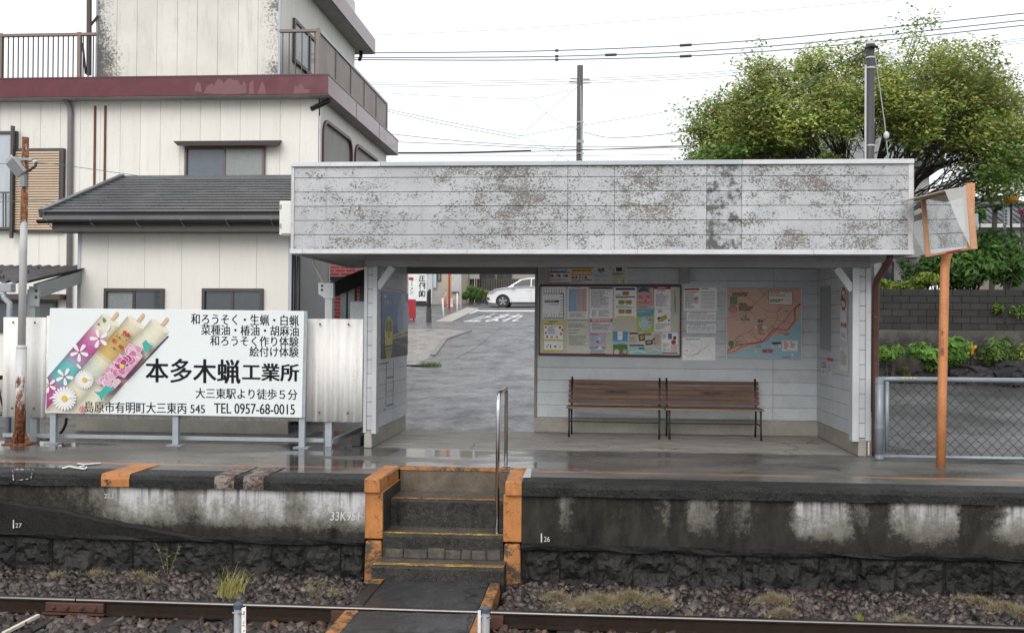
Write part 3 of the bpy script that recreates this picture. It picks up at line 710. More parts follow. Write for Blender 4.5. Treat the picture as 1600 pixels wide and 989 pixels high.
# ------------------------------------------------------------------ shelter
YF, YP, YB = 12.5, 13.25, 15.65
FX0, FX1 = aY(456, 320, YF).x, aY(1426.5, 320, YF).x
LO, LI = aY(568, 560, YP).x, aY(588, 560, YP).x
RI, RO = aY(1333, 560, YP).x, aY(1361, 560, YP).x
LWI, RWI = -2.90, 3.31
ZS = 2.55
def m_peel(name, amount, paint=(.425, .44, .455), under=(.23, .21, .18), dirt=0., cen=None):
    t = NT(name); P = t.sep(t.pos())
    big = t.noise(1.1, 4, .6, st=(1, 1, 1.6)); med = t.noise(7, 5, .65, st=(.7, 1, 1.3)); fl = t.noise(48, 4, .7, st=(.75, 1, 1.15), dist=.5)
    if cen is not None: big = t.math('ADD', big, t.math('SUBTRACT', t.rng(t.math('ABSOLUTE', t.math('SUBTRACT', P[0], cen)), .6, 3.6, .10, 0), .02))
    k = t.math('ADD', t.math('MULTIPLY', fl, .55), t.math('ADD', t.math('MULTIPLY', big, .22), t.math('MULTIPLY', med, .30)))
    th = .615 - amount
    flake = t.rng(k, th, th + .018); edge = t.math('MULTIPLY', t.rng(k, th - .012, th), t.rng(k, th + .03, th + .012))
    pc = t.mix(t.rng(t.noise(2.5, 5), .3, .7), mul(paint, .86), mul(paint, 1.1))
    pc = t.mix(t.math('MULTIPLY', t.rng(t.noise(1.3, 6, .7, st=(1.5, 1, .5)), .5, .75), .35), pc, (.4, .38, .35))
    uc = t.mix(t.rng(t.noise(20, 4), .35, .65), mul(under, .55), mul(under, 1.25))
    c = t.mix(flake, pc, uc); c = t.mix(t.math('MULTIPLY', edge, .8), c, (.06, .05, .045))
    sk_ = t.math('MULTIPLY', t.rng(t.noise(3, 5, .7, st=(5, 1, .15)), .52, .68), .22); c = t.mix(sk_, c, (.22, .2, .18))
    if dirt:
        d = t.math('MULTIPLY', t.rng(t.math('ADD', t.noise(6, 7, .7), t.math('MULTIPLY', fl, .25)), .58, .70), dirt); c = t.mix(d, c, (.07, .068, .06))
    x = t.n('ShaderNodeVectorMath', operation='SCALE'); t.put(x.inputs[0], c); t.put(x.inputs['Scale'], t.rng(t.rnd(), 0, 1, .93, 1.05)); c = x.outputs[0]
    t.bump(t.math('SUBTRACT', t.math('MULTIPLY', t.noise(80, 3), .3), flake), .45, .004)
    return t.out(c, t.rng(flake, 0, 1, .5, .85), 0, .35)
PEEL = m_peel('peeling_pale_paint', .034, cen=-.4)
PEEL2 = m_peel('grimy_pale_board', .0, dirt=.95)
PAINT = m_peel('pale_painted_board', -.06)
PAINT_IN = M('pale_grey_painted_board', (.48, .51, .535), .55, .12, 3, .12, 60, grime=.4, grime_col=(.2, .19, .17), rnd=.06)
TRIM = M('pale_trim', (.55, .56, .58), .5, .14, 4, .15, grime=.25, grime_col=(.25, .12, .05))
TRIMG = M('grey_zinc_capping', (.36, .39, .41), .4, .12, 3, .08, metal=.3)
SOFF = M('grey_soffit', (.30, .30, .29), .7, .2, 2, .2, grime=.3)
DARKIN = M('dark_gap', (.03, .03, .03), .8, .2, 3, .1)
CONC = M('shelter_base_concrete', (.3, .285, .25), .7, .22, 4, .3, 50, grime=.35, grime_col=(.1, .09, .07))
sh = thing('station_shelter', 'open-fronted station shelter with a peeling pale fascia of boards', 'shelter', ((LO + RO) / 2, YP, 0))
fz = lambda y: aY(800, y, YF).z
rows = [259.5, 277, 299.5, 322, 344.5, 367, 389.5]
cols = [459.5, 887, 960, 1104, 1159, 1420.5]
for a, b in zip(rows, rows[1:]):
    for i, (c, d) in enumerate(zip(cols, cols[1:])):
        x0, x1 = aY(c, 320, YF).x, aY(d, 320, YF).x
        dy = random.uniform(-.003, .003)
        part(B(x0 + .0018, x1 - .0018, YF + dy, YF + .022, fz(b) + .003, fz(a) - .003), 'fascia_board', PEEL2 if i == 3 else PEEL, sh, bev=.003)
part(B(FX0 + .02, FX1 - .02, YF + .024, YF + .06, fz(391), fz(257)), 'fascia_backing', DARKIN, sh)
seg = [aY(p, 255, YF).x for p in (455, 595, 1160, 1427.5)]
for i, (a, b) in enumerate(zip(seg, seg[1:])):
    part(B(a + .001, b - .001, YF - .035, YF + .13, fz(259.5), fz(252.5)), 'roof_capping', TRIMG if i == 1 else TRIM, sh, bev=.004)
sg2 = [aY(p, 390, YF).x for p in (453, 473, 730, 996, 1271, 1427)]
for a, b in zip(sg2, sg2[1:]): part(B(a + .001, b - .001, YF - .018, YF + .05, fz(397), fz(389.5)), 'lower_trim', TRIM, sh, bev=.003)
RUSTY_TRIM = M('rust_streaked_trim', (.5, .5, .5), .5, .15, 5, .2, grime=.8, grime_col=(.3, .11, .03))
part(B(FX0, FX0 + .03, YF - .012, YF + .03, fz(389.5), fz(259.5)), 'corner_trim', RUSTY_TRIM, sh)
part(B(FX1 - .055, FX1, YF - .012, YF + .03, fz(389.5), fz(259.5)), 'corner_trim', RUSTY_TRIM, sh)
for sx, X_ in ((-1, FX0), (1, FX1)):      # end boards of the parapet
    for a, b in zip(rows, rows[1:]):
        part(B(X_ - .022 if sx < 0 else X_ - .0, X_ if sx < 0 else X_ + .022, YF + .034, 15.95, fz(b) + .002, fz(a) - .002), 'end_board', PAINT, sh)
    part(B(X_ - .03 if sx < 0 else X_ + .0, X_ if sx < 0 else X_ + .03, YF + .034, 15.95, fz(397), fz(390)), 'end_trim', TRIM, sh)
part(B(FX0 + .005, FX1 - .005, YF + .135, 15.95, fz(258), fz(254)), 'roof', TRIMG, sh)
zsf = fz(394)
part(B(FX0 + .004, FX1 - .004, YF + .062, 15.94, zsf, zsf + .03), 'soffit', SOFF, sh)
part(B(LO + .01, RO - .01, YP + .01, YP + .12, zsf - .135, zsf - .002), 'front_beam', M('grey_beam', (.27, .27, .265), .6, .2, 3, .2), sh, bev=.005)
part(B(LO + .02, RO - .02, YP - .03, YP + .008, zsf - .05, zsf - .002), 'beam_trim', SOFF, sh)
zo = aY(740, 428, YB).z
part(B(LWI, -.9, YB - .02, YB + .12, zo, zsf - .002), 'rear_lintel', M('dark_grey_lintel', (.16, .16, .155), .6, .2, 3, .2), sh, bev=.004)
# walls
BH = .19
DX = aY(835, 560, YB).x
part(B(DX, RO, YB - .005, YB + .13, 0.002, .23), 'base_kerb', CONC, sh, bev=.01)
part(B(DX + .03, RO - .02, YB + .03, YB + .1, .23, zsf - .003), 'rear_wall_core', DARKIN, sh)
sx1 = aY(1208, 560, YB).x
z = .232; r_ = 0
while z < zsf - .02:
    zt = min(z + BH, zsf - .004)
    for a, b in ((DX + .045, sx1), (sx1, RWI + .03)):
        part(B(a + .0015, b - .0015, YB + random.uniform(-.002, .002), YB + .025, z + .002, zt - .002), 'wall_board', PAINT_IN, sh, bev=.002)
    z += BH; r_ += 1
part(B(DX, DX + .043, YB - .012, YB + .13, .232, zsf - .003), 'door_jamb', M('grey_brown_jamb', (.2, .19, .17), .6, .25, 5, .2), sh, bev=.004)
for px in (850, 1069):
    xb = aY(px, 430, YB).x; part(B(xb - .07, xb + .07, YB - .09, YB - .004, aY(800, 442, YB).z, zsf - .003), 'wall_bracket', SOFF, sh, bev=.004)
# side walls
for nm, xi, xo, s in (('left', LWI, LO, -1), ('right', RWI, RO, 1)):
    x0, x1 = min(xi, xo), max(xi, xo)
    yb_ = YB + .03 if s < 0 else YB - .007
    part(B(x0 + .012, x1 - .012 if s < 0 else x1 - .05, YP + .012, yb_, .002, .23), 'base_kerb', CONC, sh, bev=.012)
    part(B(x0 + .03, x1 - .03, YP + .16, yb_, .23, zsf - .003), 'side_wall_core', DARKIN, sh)
    z = .232
    while z < zsf - .02:
        zt = min(z + BH, zsf - .004)
        a, b = (xi - .024, xi) if s < 0 else (xi, xi + .024)
        part(B(a, b, YP + .165, yb_, z + .002, zt - .002), 'wall_board', PAINT_IN, sh, bev=.002)
        a, b = (xo, xo + .024) if s < 0 else (xo - .024, xo)
        part(B(a, b, YP + .165, yb_, z + .002, zt - .002), 'outer_board', PAINT, sh, bev=.002)
        z += BH
    # front end: two uprights and boards between them
    e0, e1 = (LO, LO + .045) if s < 0 else (RO - .065, RO - .0)
    f0, f1 = (LI - .055, LI + .006) if s < 0 else (RI - .01, RI + .075)
    part(B(e0, e1, YP, YP + .16, .2, zsf - .137), 'front_upright', PAINT, sh, bev=.005)
    part(B(f0, f1, YP - .012, YP + .163, .19, zsf - .137), 'front_upright', PAINT, sh, bev=.005)
    m0, m1 = (e1, f0) if s < 0 else (f1, e0)
    z = .235
    while z < zsf - .16:
        zt = min(z + .185, zsf - .138); part(B(m0 + .002, m1 - .002, YP + .012, YP + .15, z + .003, zt - .002), 'end_board', PAINT, sh, bev=.003); z += .185
    # knee brace
    xc = f1 if s < 0 else f0
    mb = MB(); mb.bar((xc - s * (-.01), YP + .06, zsf - .42), (xc - s * .19, YP + .06, zsf - .14), .09, .085, (0, 1, 0)); part(mb, 'knee_brace', PAINT_IN, sh, bev=.004)
# right downpipe
DP = M('red_brown_downpipe', (.10, .045, .035), .5, .35, 6, .2, grime=.5, grime_col=(.25, .1, .05))
dpx = aY(1368, 560, 13.3).x
dp = tag(MB().tube([aY(1392, 394, 12.85), aY(1389, 408, 12.9), aY(1371, 436, 13.2), (dpx, 13.3, aY(1368, 446, 13.3).z), (dpx, 13.3, .25), (dpx, 13.3, .01)], .042, 12).build('downpipe', DP, smooth=True), 'red brown downpipe at the right end of the shelter', 'downpipe')
for zz in (.5, 1.15, 1.75): part(MB().lathe((dpx, 13.3, zz), [(.047, 0), (.047, .025)], 12), 'pipe_clip', RUST, dp)
o = MB().tube([(dpx - .085, 13.28, .02), (dpx - .085, 13.28, 2.1)], .012, 8).build('conduit', M('cream_conduit', (.6, .57, .5), .5)); tag(o, 'thin cream conduit beside the red brown downpipe', 'conduit')
# meter box on the left end
mbx = thing('meter_box', 'white plastic electric box fixed to the left end of the fascia', 'electric box', (FX0 - .1, 12.75, 2.7))
BOXW = M('white_box_plastic', (.66, .65, .62), .45, .08, 4, .05)
bx0 = aY(434, 340, 12.62).x; z0, z1 = aY(440, 366, 12.62).z, aY(440, 314, 12.62).z
part(B(bx0 + .02, FX0 - .024, 12.62, 12.95, z0 - .01, z1), 'box', BOXW, mbx, bev=.008); part(B(bx0 + .045, FX0 - .03, 12.605, 12.62, z0 + .005, z1 - .02), 'lid', BOXW, mbx, bev=.006)
for zz in (z0 + .08, z1 - .1): part(B(bx0 + .03, bx0 + .055, 12.6, 12.618, zz, zz + .05), 'hinge', M('grey_plastic', (.3, .3, .3), .5), mbx)

# ------------------------------------------------------------------ papers
def dash(mb, x0, y0, x1, y1, n, col, fn, fill=.55, ragged=True, seed=0):
    rnd_ = random.Random(seed or (x0 * 977 + y0 * 31 + n))
    mb.cc = col; h = (y1 - y0) / n
    for i in range(n):
        y = y0 + h * i; end = x1 - (rnd_.random() ** 2 * .6 * (x1 - x0) if ragged else 0); x = x0
        while x < end - .01:
            l = min(rnd_.uniform(.04, .2) * (x1 - x0), end - x)
            mb.poly([fn(x, y + h * fill), fn(x + l, y + h * fill), fn(x + l, y), fn(x, y)]); x += l + rnd_.uniform(.01, .035) * (x1 - x0)
def draw(ops, fnl, asp):
    mb = MB()
    for k, op in enumerate(ops):
        fn = lambda u, v, q=k: fnl(u, v, q)
        if op[0] == 'r': _, a, b, c, d, col = op; mb.poly([fn(a, d), fn(c, d), fn(c, b), fn(a, b)], col)
        elif op[0] == 'd': _, a, b, c, d, n, col = op[:7]; dash(mb, a, b, c, d, n, col, fn, *(op[7:]))
        elif op[0] == 'c':
            _, cx, cy, r, col = op; mb.poly([fn(cx + r * math.cos(i * .524), cy + r * asp * math.sin(i * .524)) for i in range(12)][::-1], col)
        elif op[0] == 'p': mb.poly([fn(*q) for q in op[1]][::1], op[2])
        elif op[0] == 's':
            mb.cc = op[3]; pts = op[1]; wd = op[2]
            for (a, b) in zip(pts, pts[1:]):
                dx, dy = b[0] - a[0], (b[1] - a[1]) / asp; l = math.hypot(dx, dy) or 1; nx_, ny_ = -dy / l * wd / 2, dx / l * wd / 2 * asp
                mb.poly([fn(a[0] + nx_, a[1] + ny_), fn(b[0] + nx_, b[1] + ny_), fn(b[0] - nx_, b[1] - ny_), fn(a[0] - nx_, a[1] - ny_)])
        elif op[0] == 'T':
            _, a, b, c, d, body, col = op[:7]; put_text(mb, body, lambda u, v: fn(a + (c - a) * u, d + (b - d) * v), op[7] if len(op) > 7 else 0., col)
    return mb
K, W = (.02, .02, .025), (.84, .84, .86)
RED, BLU, GRN, YEL, PNK, TEA, GRY, NAV = (.5, .02, .03), (.05, .12, .4), (.08, .25, .06), (.7, .55, .03), (.7, .3, .35), (.1, .45, .5), (.25, .25, .27), (.02, .03, .09)
def paper(name, label, cat, corners, plane, base, ops, thick=.001, lift=.0004, group=None, mat=None, edge=None):
    """a sheet of paper or a panel on a wall: corners are photo points tl, tr, br, bl; plane(x, y, d) gives the point d in front of the wall"""
    tl, tr, br, bl = corners
    def px(u, v):
        a = (tl[0] + (tr[0] - tl[0]) * u, tl[1] + (tr[1] - tl[1]) * u); b = (bl[0] + (br[0] - bl[0]) * u, bl[1] + (br[1] - bl[1]) * u)
        return a[0] + (b[0] - a[0]) * v, a[1] + (b[1] - a[1]) * v
    mb = MB(); mb.cc = base
    bk = [plane(*px(u, v), .0002) for u, v in ((0, 1), (1, 1), (1, 0), (0, 0))]; fr = [plane(*px(u, v), thick) for u, v in ((0, 1), (1, 1), (1, 0), (0, 0))]
    mb.hexa(bk, fr)
    o = mb.build(name, mat or PRINT); tag(o, label, cat, group)
    if ops:
        w_ = (Vector(fr[1]) - Vector(fr[0])).length; h_ = (Vector(fr[3]) - Vector(fr[0])).length
        m = draw(ops, lambda u, v, q: plane(*px(u, v), thick + lift + q * .00012), w_ / h_)
        m.build('print', PRINT, o)
    return o
def backwall(d0): return lambda x, y, d: aY(x, y, YB - .003 - d0 - d)
def zr(a, b, c, d):      # a rectangle read in the enlarged view of the notice wall
    f = lambda x, y: (800 + x / 3.955, 400 + y / 3.955); return [f(a, b), f(c, b), f(c, d), f(a, d)]
# notice board
nb = thing('notice_board', 'wide notice board in a maroon frame, crowded with papers', 'notice board', tuple(aY(953, 557, YB)))
bp = [aY(843.5, 446, YB), aY(1063.5, 446.5, YB), aY(1063, 557, YB), aY(842.5, 553.5, YB)]
MAROON = M('maroon_frame', (.055, .012, .016), .45, .2, 6, .1)
def barb(a, b, w_, d, nm, mat, e): m = MB(); m.bar(Vector(a) - Vector((0, d / 2 + .003, 0)), Vector(b) - Vector((0, d / 2 + .003, 0)), d, w_); return part(m, nm, mat, e)
CREAM = M('cream_backing', (.55, .54, .46), .7, .08, 3, .05)
part(MB().hexa([p - Vector((0, .004, 0)) for p in (bp[3], bp[2], bp[1], bp[0])], [p - Vector((0, .008, 0)) for p in (bp[3], bp[2], bp[1], bp[0])]), 'backing', CREAM, nb)
for a, b in zip(bp, bp[1:] + bp[:1]): barb(a, b, .04, .02, 'frame_rail', MAROON, nb)
NBG = 'papers on the notice wall'
on = backwall(.0085)
TX = lambda a, b, c, d, n, col=GRY: ('d', a, b, c, d, n, col)
ticks = [('r', .06 + i * .11, .06, .075 + i * .11, .2, K) for i in range(8)] + [('r', .06 + i * .11, .82 + .03 * (i % 3), .075 + i * .11, .96, K) for i in range(8)] + [('r', .76, .22 + i * .09, .9, .232 + i * .09, K) for i in range(8)]
PAP = [
 ('route_diagram', 'white sheet with a station route running along its edges', (187, 190, 332, 388), W, ticks + [('r', .05, .2, .92, .22, NAV), ('r', .9, .2, .93, .97, NAV), ('r', .05, .965, .92, .985, NAV), ('r', .1, .42, .72, .49, K), ('d', .14, .44, .68, .475, 1, W), TX(.3, .54, .7, .58, 1)]),
 ('timetable_sheet', 'timetable sheet with two blue and two pink columns', (342, 190, 472, 388), W, [('r', .06, .06, .27, .78, (.28, .42, .6)), ('r', .27, .06, .48, .78, (.33, .46, .62)), ('r', .48, .06, .7, .78, (.6, .42, .42)), ('r', .7, .06, .92, .78, (.58, .38, .39)), TX(.1, .08, .15, .76, 18), TX(.33, .08, .4, .76, 18), TX(.53, .08, .58, .76, 18), TX(.76, .08, .82, .76, 18), TX(.2, .01, .7, .045, 1, K), TX(.1, .82, .9, .97, 5), ('r', .75, .84, .88, .87, YEL)]),
 ('text_notice', 'white typed notice with a black top strip and a small table below', (480, 195, 622, 388), W, [('r', .03, .0, .98, .05, (.04, .04, .05)), TX(.06, .09, .9, .66, 17), ('d', .1, .72, .35, .95, 7, GRY), ('d', .4, .72, .95, .95, 7, GRY)]),
 ('train_notice', 'white notice with three rows of small yellow trains', (632, 190, 768, 385), W, [('r', .06, .04, .94, .11, NAV), TX(.06, .25, .4, .3, 1), ('r', .06, .31, .94, .345, NAV), TX(.08, .36, .6, .39, 1), TX(.08, .6, .9, .69, 3), ('r', .06, .94, .92, .99, (.6, .5, .05))] + sum([[('r', x, y, x + w_, y + .11, (.6, .42, .03)), ('r', x + .03, y + .025, x + w_ - .03, y + .06, K), ('r', x + .02, y + .1, x + w_ - .02, y + .125, K)] for x, y, w_ in ((.36, .15, .32), (.18, .43, .3), (.5, .43, .3), (.18, .72, .3), (.5, .72, .3))], [])),
 ('event_flyer', 'pink flyer with a blue mountain across its top', (772, 185, 878, 325), (.62, .34, .34), [('r', 0, 0, 1, .2, (.12, .25, .32)), ('p', [(0, .3), (.2, .12), (.4, .04), (.62, .16), (.75, .28), (.4, .24)], (.05, .08, .11)), ('c', .85, .18, .12, (.6, .55, .25)), TX(.08, .42, .38, .55, 4, K), TX(.55, .42, .95, .55, 4, K), ('c', .5, .64, .06, BLU), TX(.1, .7, .9, .78, 2, RED), ('r', 0, .88, 1, 1, (.55, .55, .55)), TX(.05, .9, .9, .98, 2, K)]),
 ('red_header_notice', 'white notice with a red strip across its top', (880, 187, 980, 325), W, [('r', 0, .02, 1, .14, RED), ('d', .2, .05, .8, .1, 1, W), TX(.15, .18, .85, .24, 1, K), TX(.08, .32, .92, .92, 13)]),
 ('old_paper_strip', 'narrow faded paper strip at the right edge of the notice board', (988, 207, 1028, 365), (.5, .49, .42), [('s', [(.4, .05), (.5, .3), (.35, .6), (.55, .9)], .12, (.25, .25, .22)), ('d', .5, .3, .7, .9, 20, K)]),
 ('yellow_rules_poster', 'yellow framed poster with round pictograms', (190, 398, 322, 592), (.62, .56, .18), [('r', .06, .16, .94, .6, W), ('r', .06, .66, .94, .93, W), TX(.3, .02, .7, .08, 1, K), TX(.1, .1, .9, .14, 1, K), ('c', .14, .22, .045, BLU), ('c', .8, .22, .06, RED), ('c', .92, .3, .05, BLU), ('c', .14, .4, .045, RED), ('c', .85, .42, .06, (.5, .1, .1)), TX(.24, .19, .66, .44, 7), ('c', .2, .52, .05, RED), ('c', .42, .53, .05, (.6, .2, .1)), ('c', .66, .53, .05, (.5, .15, .1)), ('s', [(.15, .86), (.27, .77)], .03, K), ('s', [(.36, .78), (.36, .88)], .05, K), ('c', .58, .83, .06, GRN), ('c', .8, .83, .05, (.5, .45, .35)), ('r', 0, .955, .5, .985, (.6, .4, .05))]),
 ('cream_text_notice', 'tall cream typed notice beside the yellow framed poster', (338, 395, 475, 600), (.62, .63, .54), [('d', .05, .0, .95, .03, 1, K), TX(.08, .1, .95, .24, 4), ('d', .08, .3, .9, .33, 1, K), ('d', .08, .38, .8, .41, 1, K), TX(.1, .47, .95, .78, 11)]),
 ('red_strip_notice', 'small white notice with a broad red title strip', (483, 387, 620, 472), (.68, .66, .7), [('r', 0, .02, 1, .24, RED), ('d', .08, .08, .92, .17, 1, W, .9, False), TX(.08, .34, .92, .86, 5)]),
 ('map_flyer', 'small blue and green area map flyer', (772, 325, 875, 468), (.45, .5, .05), [('r', .02, .04, .98, .33, (.08, .35, .55)), ('c', .5, .64, .42, (.3, .55, .6)), ('c', .48, .66, .36, (.55, .65, .62)), ('s', [(.2, .5), (.5, .45), (.75, .6), (.6, .85), (.3, .8), (.2, .5)], .04, (.1, .45, .6)), ('s', [(.3, .55), (.6, .75)], .03, (.1, .45, .6)), ('r', .68, .48, .85, .53, RED), ('r', .55, .4, .65, .45, RED), ('r', .72, .62, .86, .66, RED), ('d', .08, .1, .8, .2, 2, (.6, .6, .2))]),
 ('train_flyer', 'white flyer with a drawing of one yellow train', (880, 327, 980, 466), W, [('p', [(.15, .42), (.75, .22), (.8, .4), (.5, .56), (.22, .56)], (.6, .44, .05)), ('p', [(.2, .38), (.35, .34), (.35, .45), (.2, .48)], K), ('s', [(.4, .42), (.74, .31)], .04, K), ('s', [(.2, .58), (.75, .44)], .04, K), TX(.2, .05, .5, .18, 2, K), ('c', .9, .5, .06, NAV), ('c', .9, .68, .05, K), TX(.08, .66, .8, .95, 5)]),
 ('pink_poster', 'pink and blue poster with a white peak', (480, 475, 578, 612), (.6, .42, .52), [('r', .02, .12, .98, .5, (.3, .5, .62)), ('d', .05, .02, .9, .1, 1, (.6, .1, .3), .9), ('c', .2, .3, .12, (.65, .3, .4)), ('c', .6, .25, .1, (.65, .65, .7)), ('c', .8, .36, .12, (.7, .3, .42)), ('r', .4, .36, .6, .44, RED), ('c', .15, .52, .1, (.7, .35, .45)), ('c', .5, .54, .12, (.7, .35, .45)), ('c', .82, .54, .11, (.7, .4, .5)), ('r', .0, .62, 1, .74, (.12, .42, .48)), ('p', [(.45, .74), (.65, .56), (.82, .74)], (.7, .72, .75)), ('r', 0, .76, 1, .9, W), ('d', .05, .78, .95, .89, 2, K, .7, False), ('r', .0, .92, 1, 1, (.05, .05, .06))]),
 ('landscape_poster', 'poster of a green field under a blue sky', (624, 467, 714, 610), (.08, .3, .58), [('r', 0, .42, 1, .56, (.35, .52, .62)), ('r', .0, .56, 1, .8, (.05, .2, .03)), ('r', .32, 0, .66, .36, W), ('c', .48, .15, .06, YEL), ('c', .7, .34, .07, GRN), ('r', .35, .53, .85, .57, (.3, .15, .13)), ('r', 0, .8, 1, 1, (.16, .13, .1)), ('c', .25, .88, .2, (.6, .55, .45)), ('c', .55, .92, .14, (.35, .1, .06)), ('c', .82, .86, .15, (.45, .42, .4))]),
 ('collage_flyer', 'wide flyer of food pictures above a turquoise map', (718, 470, 920, 610), (.6, .58, .52), [('r', 0, .66, 1, 1, (.3, .55, .53)), ('p', [(.3, .1), (.5, .06), (.52, .36), (.33, .4)], (.05, .035, .03)), ('p', [(.34, .16), (.47, .12), (.48, .3), (.36, .34)], (.45, .3, .15)), ('p', [(.52, .36), (.76, .34), (.74, .56), (.53, .58)], (.05, .04, .03)), ('r', .57, .4, .7, .5, (.4, .35, .2)), ('r', .04, .02, .3, .1, (.12, .05, .03)), ('r', .5, .02, .7, .16, (.3, .26, .1)), ('d', .03, .2, .26, .5, 6, (.4, .25, .2)), ('d', .8, .1, .98, .6, 9, (.4, .2, .18)), ('r', .03, .55, .48, .62, (.04, .04, .04)), ('r', .32, .66, .5, .76, (.03, .2, .4)), ('s', [(.05, .9), (.3, .8), (.5, .9), (.8, .75), (.98, .85)], .02, W), ('s', [(.1, .7), (.2, .95)], .015, (.55, .6, .6)), ('d', .55, .78, .95, .95, 4, (.6, .4, .4)), ('r', .5, .66, .62, .7, YEL), ('c', .78, .3, .04, (.1, .06, .04)), ('c', .8, .48, .05, (.4, .3, .15))]),
 ('photo_flyer', 'white flyer with small photos and red ovals, low at the right end', (925, 472, 1027, 605), W, [('r', .38, .05, .62, .32, (.08, .2, .35)), ('r', .46, .16, .58, .3, (.4, .05, .05)), ('r', .7, .18, .88, .34, (.12, .05, .05)), ('c', .72, .46, .15, (.4, .02, .03)), ('d', .05, .08, .34, .32, 5, GRY), ('d', .06, .5, .48, .72, 6, GRY), ('r', .55, .55, .95, .9, (.6, .5, .47)), ('c', .42, .82, .05, RED), ('r', .0, .92, .96, 1, (.2, .2, .21)), ('d', .06, .76, .4, .9, 3, GRY)]),
 ('manners_poster', 'wide notice with three round red pictures, above the notice board', (218, 78, 358, 172), (.62, .62, .62), [('r', .02, .22, .98, .28, NAV), ('r', .16, .04, .86, .22, (.05, .13, .26)), ('d', .2, .09, .82, .17, 1, W, .9, False), ('c', .15, .45, .07, (.6, .15, .2)), ('c', .45, .45, .07, (.6, .15, .2)), ('c', .76, .45, .07, (.6, .15, .2)), ('r', .2, .4, .28, .55, K), ('r', .5, .4, .58, .55, K), ('r', .81, .4, .9, .55, K), TX(.06, .64, .94, .86, 4), ('r', .02, .92, .98, .97, (.05, .1, .2))]),
 ('yellow_header_poster', 'wide notice with a yellow title panel, above the notice board', (362, 78, 500, 175), (.62, .62, .62), [('r', .02, .04, .98, .34, (.62, .5, .05)), ('d', .08, .07, .92, .17, 1, RED, .9, False), ('r', .16, .22, .9, .31, (.62, .55, .35)), ('r', .02, .36, .98, .41, RED), ('c', .1, .56, .06, RED), ('r', .2, .5, .3, .62, K), ('c', .42, .55, .05, (.5, .05, .05)), ('r', .52, .48, .56, .62, K), ('c', .68, .56, .06, RED), TX(.04, .68, .9, .9, 4, (.3, .08, .1)), ('r', .55, .72, .95, .78, BLU)]),
 ('pale_blue_poster', 'pale blue poster with a round picture, above the notice board', (503, 45, 603, 175), (.48, .56, .58), [('r', .0, .02, 1, .15, (.1, .25, .45)), ('c', .38, .32, .12, (.15, .1, .1)), ('c', .58, .32, .12, (.35, .08, .08)), ('c', .48, .38, .1, (.12, .25, .12)), TX(.1, .52, .9, .64, 3), ('r', .08, .74, .45, .94, (.6, .62, .6)), ('r', .52, .74, .9, .94, (.6, .62, .6)), TX(.1, .76, .42, .9, 3), TX(.55, .76, .86, .9, 3)]),
 ('black_picture_poster', 'cream poster with a black picture panel, above the notice board', (610, 48, 712, 183), (.58, .57, .52), [('d', .1, .08, .9, .13, 1, (.4, .38, .02), .9, False), ('r', .32, .17, .68, .35, (.06, .015, .015)), ('c', .16, .3, .05, RED), ('c', .8, .3, .05, RED), TX(.08, .42, .92, .56, 3, K), ('d', .08, .6, .92, .68, 1, (.4, .42, .02), .9, False), ('c', .66, .8, .06, (.5, .25, .22)), ('r', .76, .72, .8, .9, K), TX(.1, .74, .5, .9, 3), ('r', 0, .95, 1, .99, RED)]),
 ('wall_timetable', 'white timetable with a red corner strip right of the notice board', (1060, 196, 1265, 340), W, [('r', .02, .03, .48, .11, RED), TX(.04, .16, .46, .9, 11), TX(.54, .04, .95, .09, 1, K), ('d', .54, .18, .96, .94, 13, GRY, .35, False), ('r', .3, .46, .42, .5, RED), ('s', [(.5, .02), (.5, .98)], .004, GRY)]),
 ('narrow_notice', 'upper of two narrow white slips right of the notice board', (1078, 348, 1260, 403), W, [TX(.1, .08, .8, .2, 1, K), ('d', .05, .3, .95, .85, 4, GRY, .4, False)]),
 ('narrow_notice', 'lower of two narrow white slips right of the notice board', (1078, 420, 1260, 475), W, [TX(.1, .08, .8, .2, 1, K), ('d', .05, .3, .95, .85, 4, GRY, .4, False)]),
 ('street_plan', 'white street plan with a thin red line under the narrow slips', (1052, 500, 1257, 643), W, [TX(.1, .08, .6, .13, 1, K), ('s', [(.08, .7), (.16, .88), (.42, .72), (.82, .36)], .01, (.5, .1, .15)), ('r', .08, .56, .18, .61, YEL), ('r', .42, .72, .52, .76, YEL), ('s', [(.05, .3), (.4, .35), (.55, .6), (.7, .8)], .005, GRY), ('s', [(.6, .15), (.55, .55), (.3, .9)], .005, GRY), ('s', [(.85, .1), (.8, .5), (.95, .9)], .005, GRY), ('s', [(.2, .2), (.35, .5), (.2, .8)], .005, GRY)]),
]
for nm, lab, rc, base, ops in PAP:
    onboard = 170 < rc[0] < 1040 and rc[1] > 180
    j = lambda: random.uniform(-1.2, 1.2)
    c = zr(*rc); c = [(x + j() / 3.955, y + j() / 3.955) for x, y in c]
    o = paper(nm, lab, 'notice', c, backwall(.0085 + random.uniform(0, .0012)) if onboard else backwall(.001), base, ops, .001, .0006, NBG)
    if onboard and nm != 'old_paper_strip':
        mbp = MB()
        for q in c[:2]: p = aY(q[0], q[1] + 1, YB - .014); mbp.lathe(p, [(.006, 0), (.004, -.004)], 6, 'y')
        mbp.build('pin', DARKIN, o)
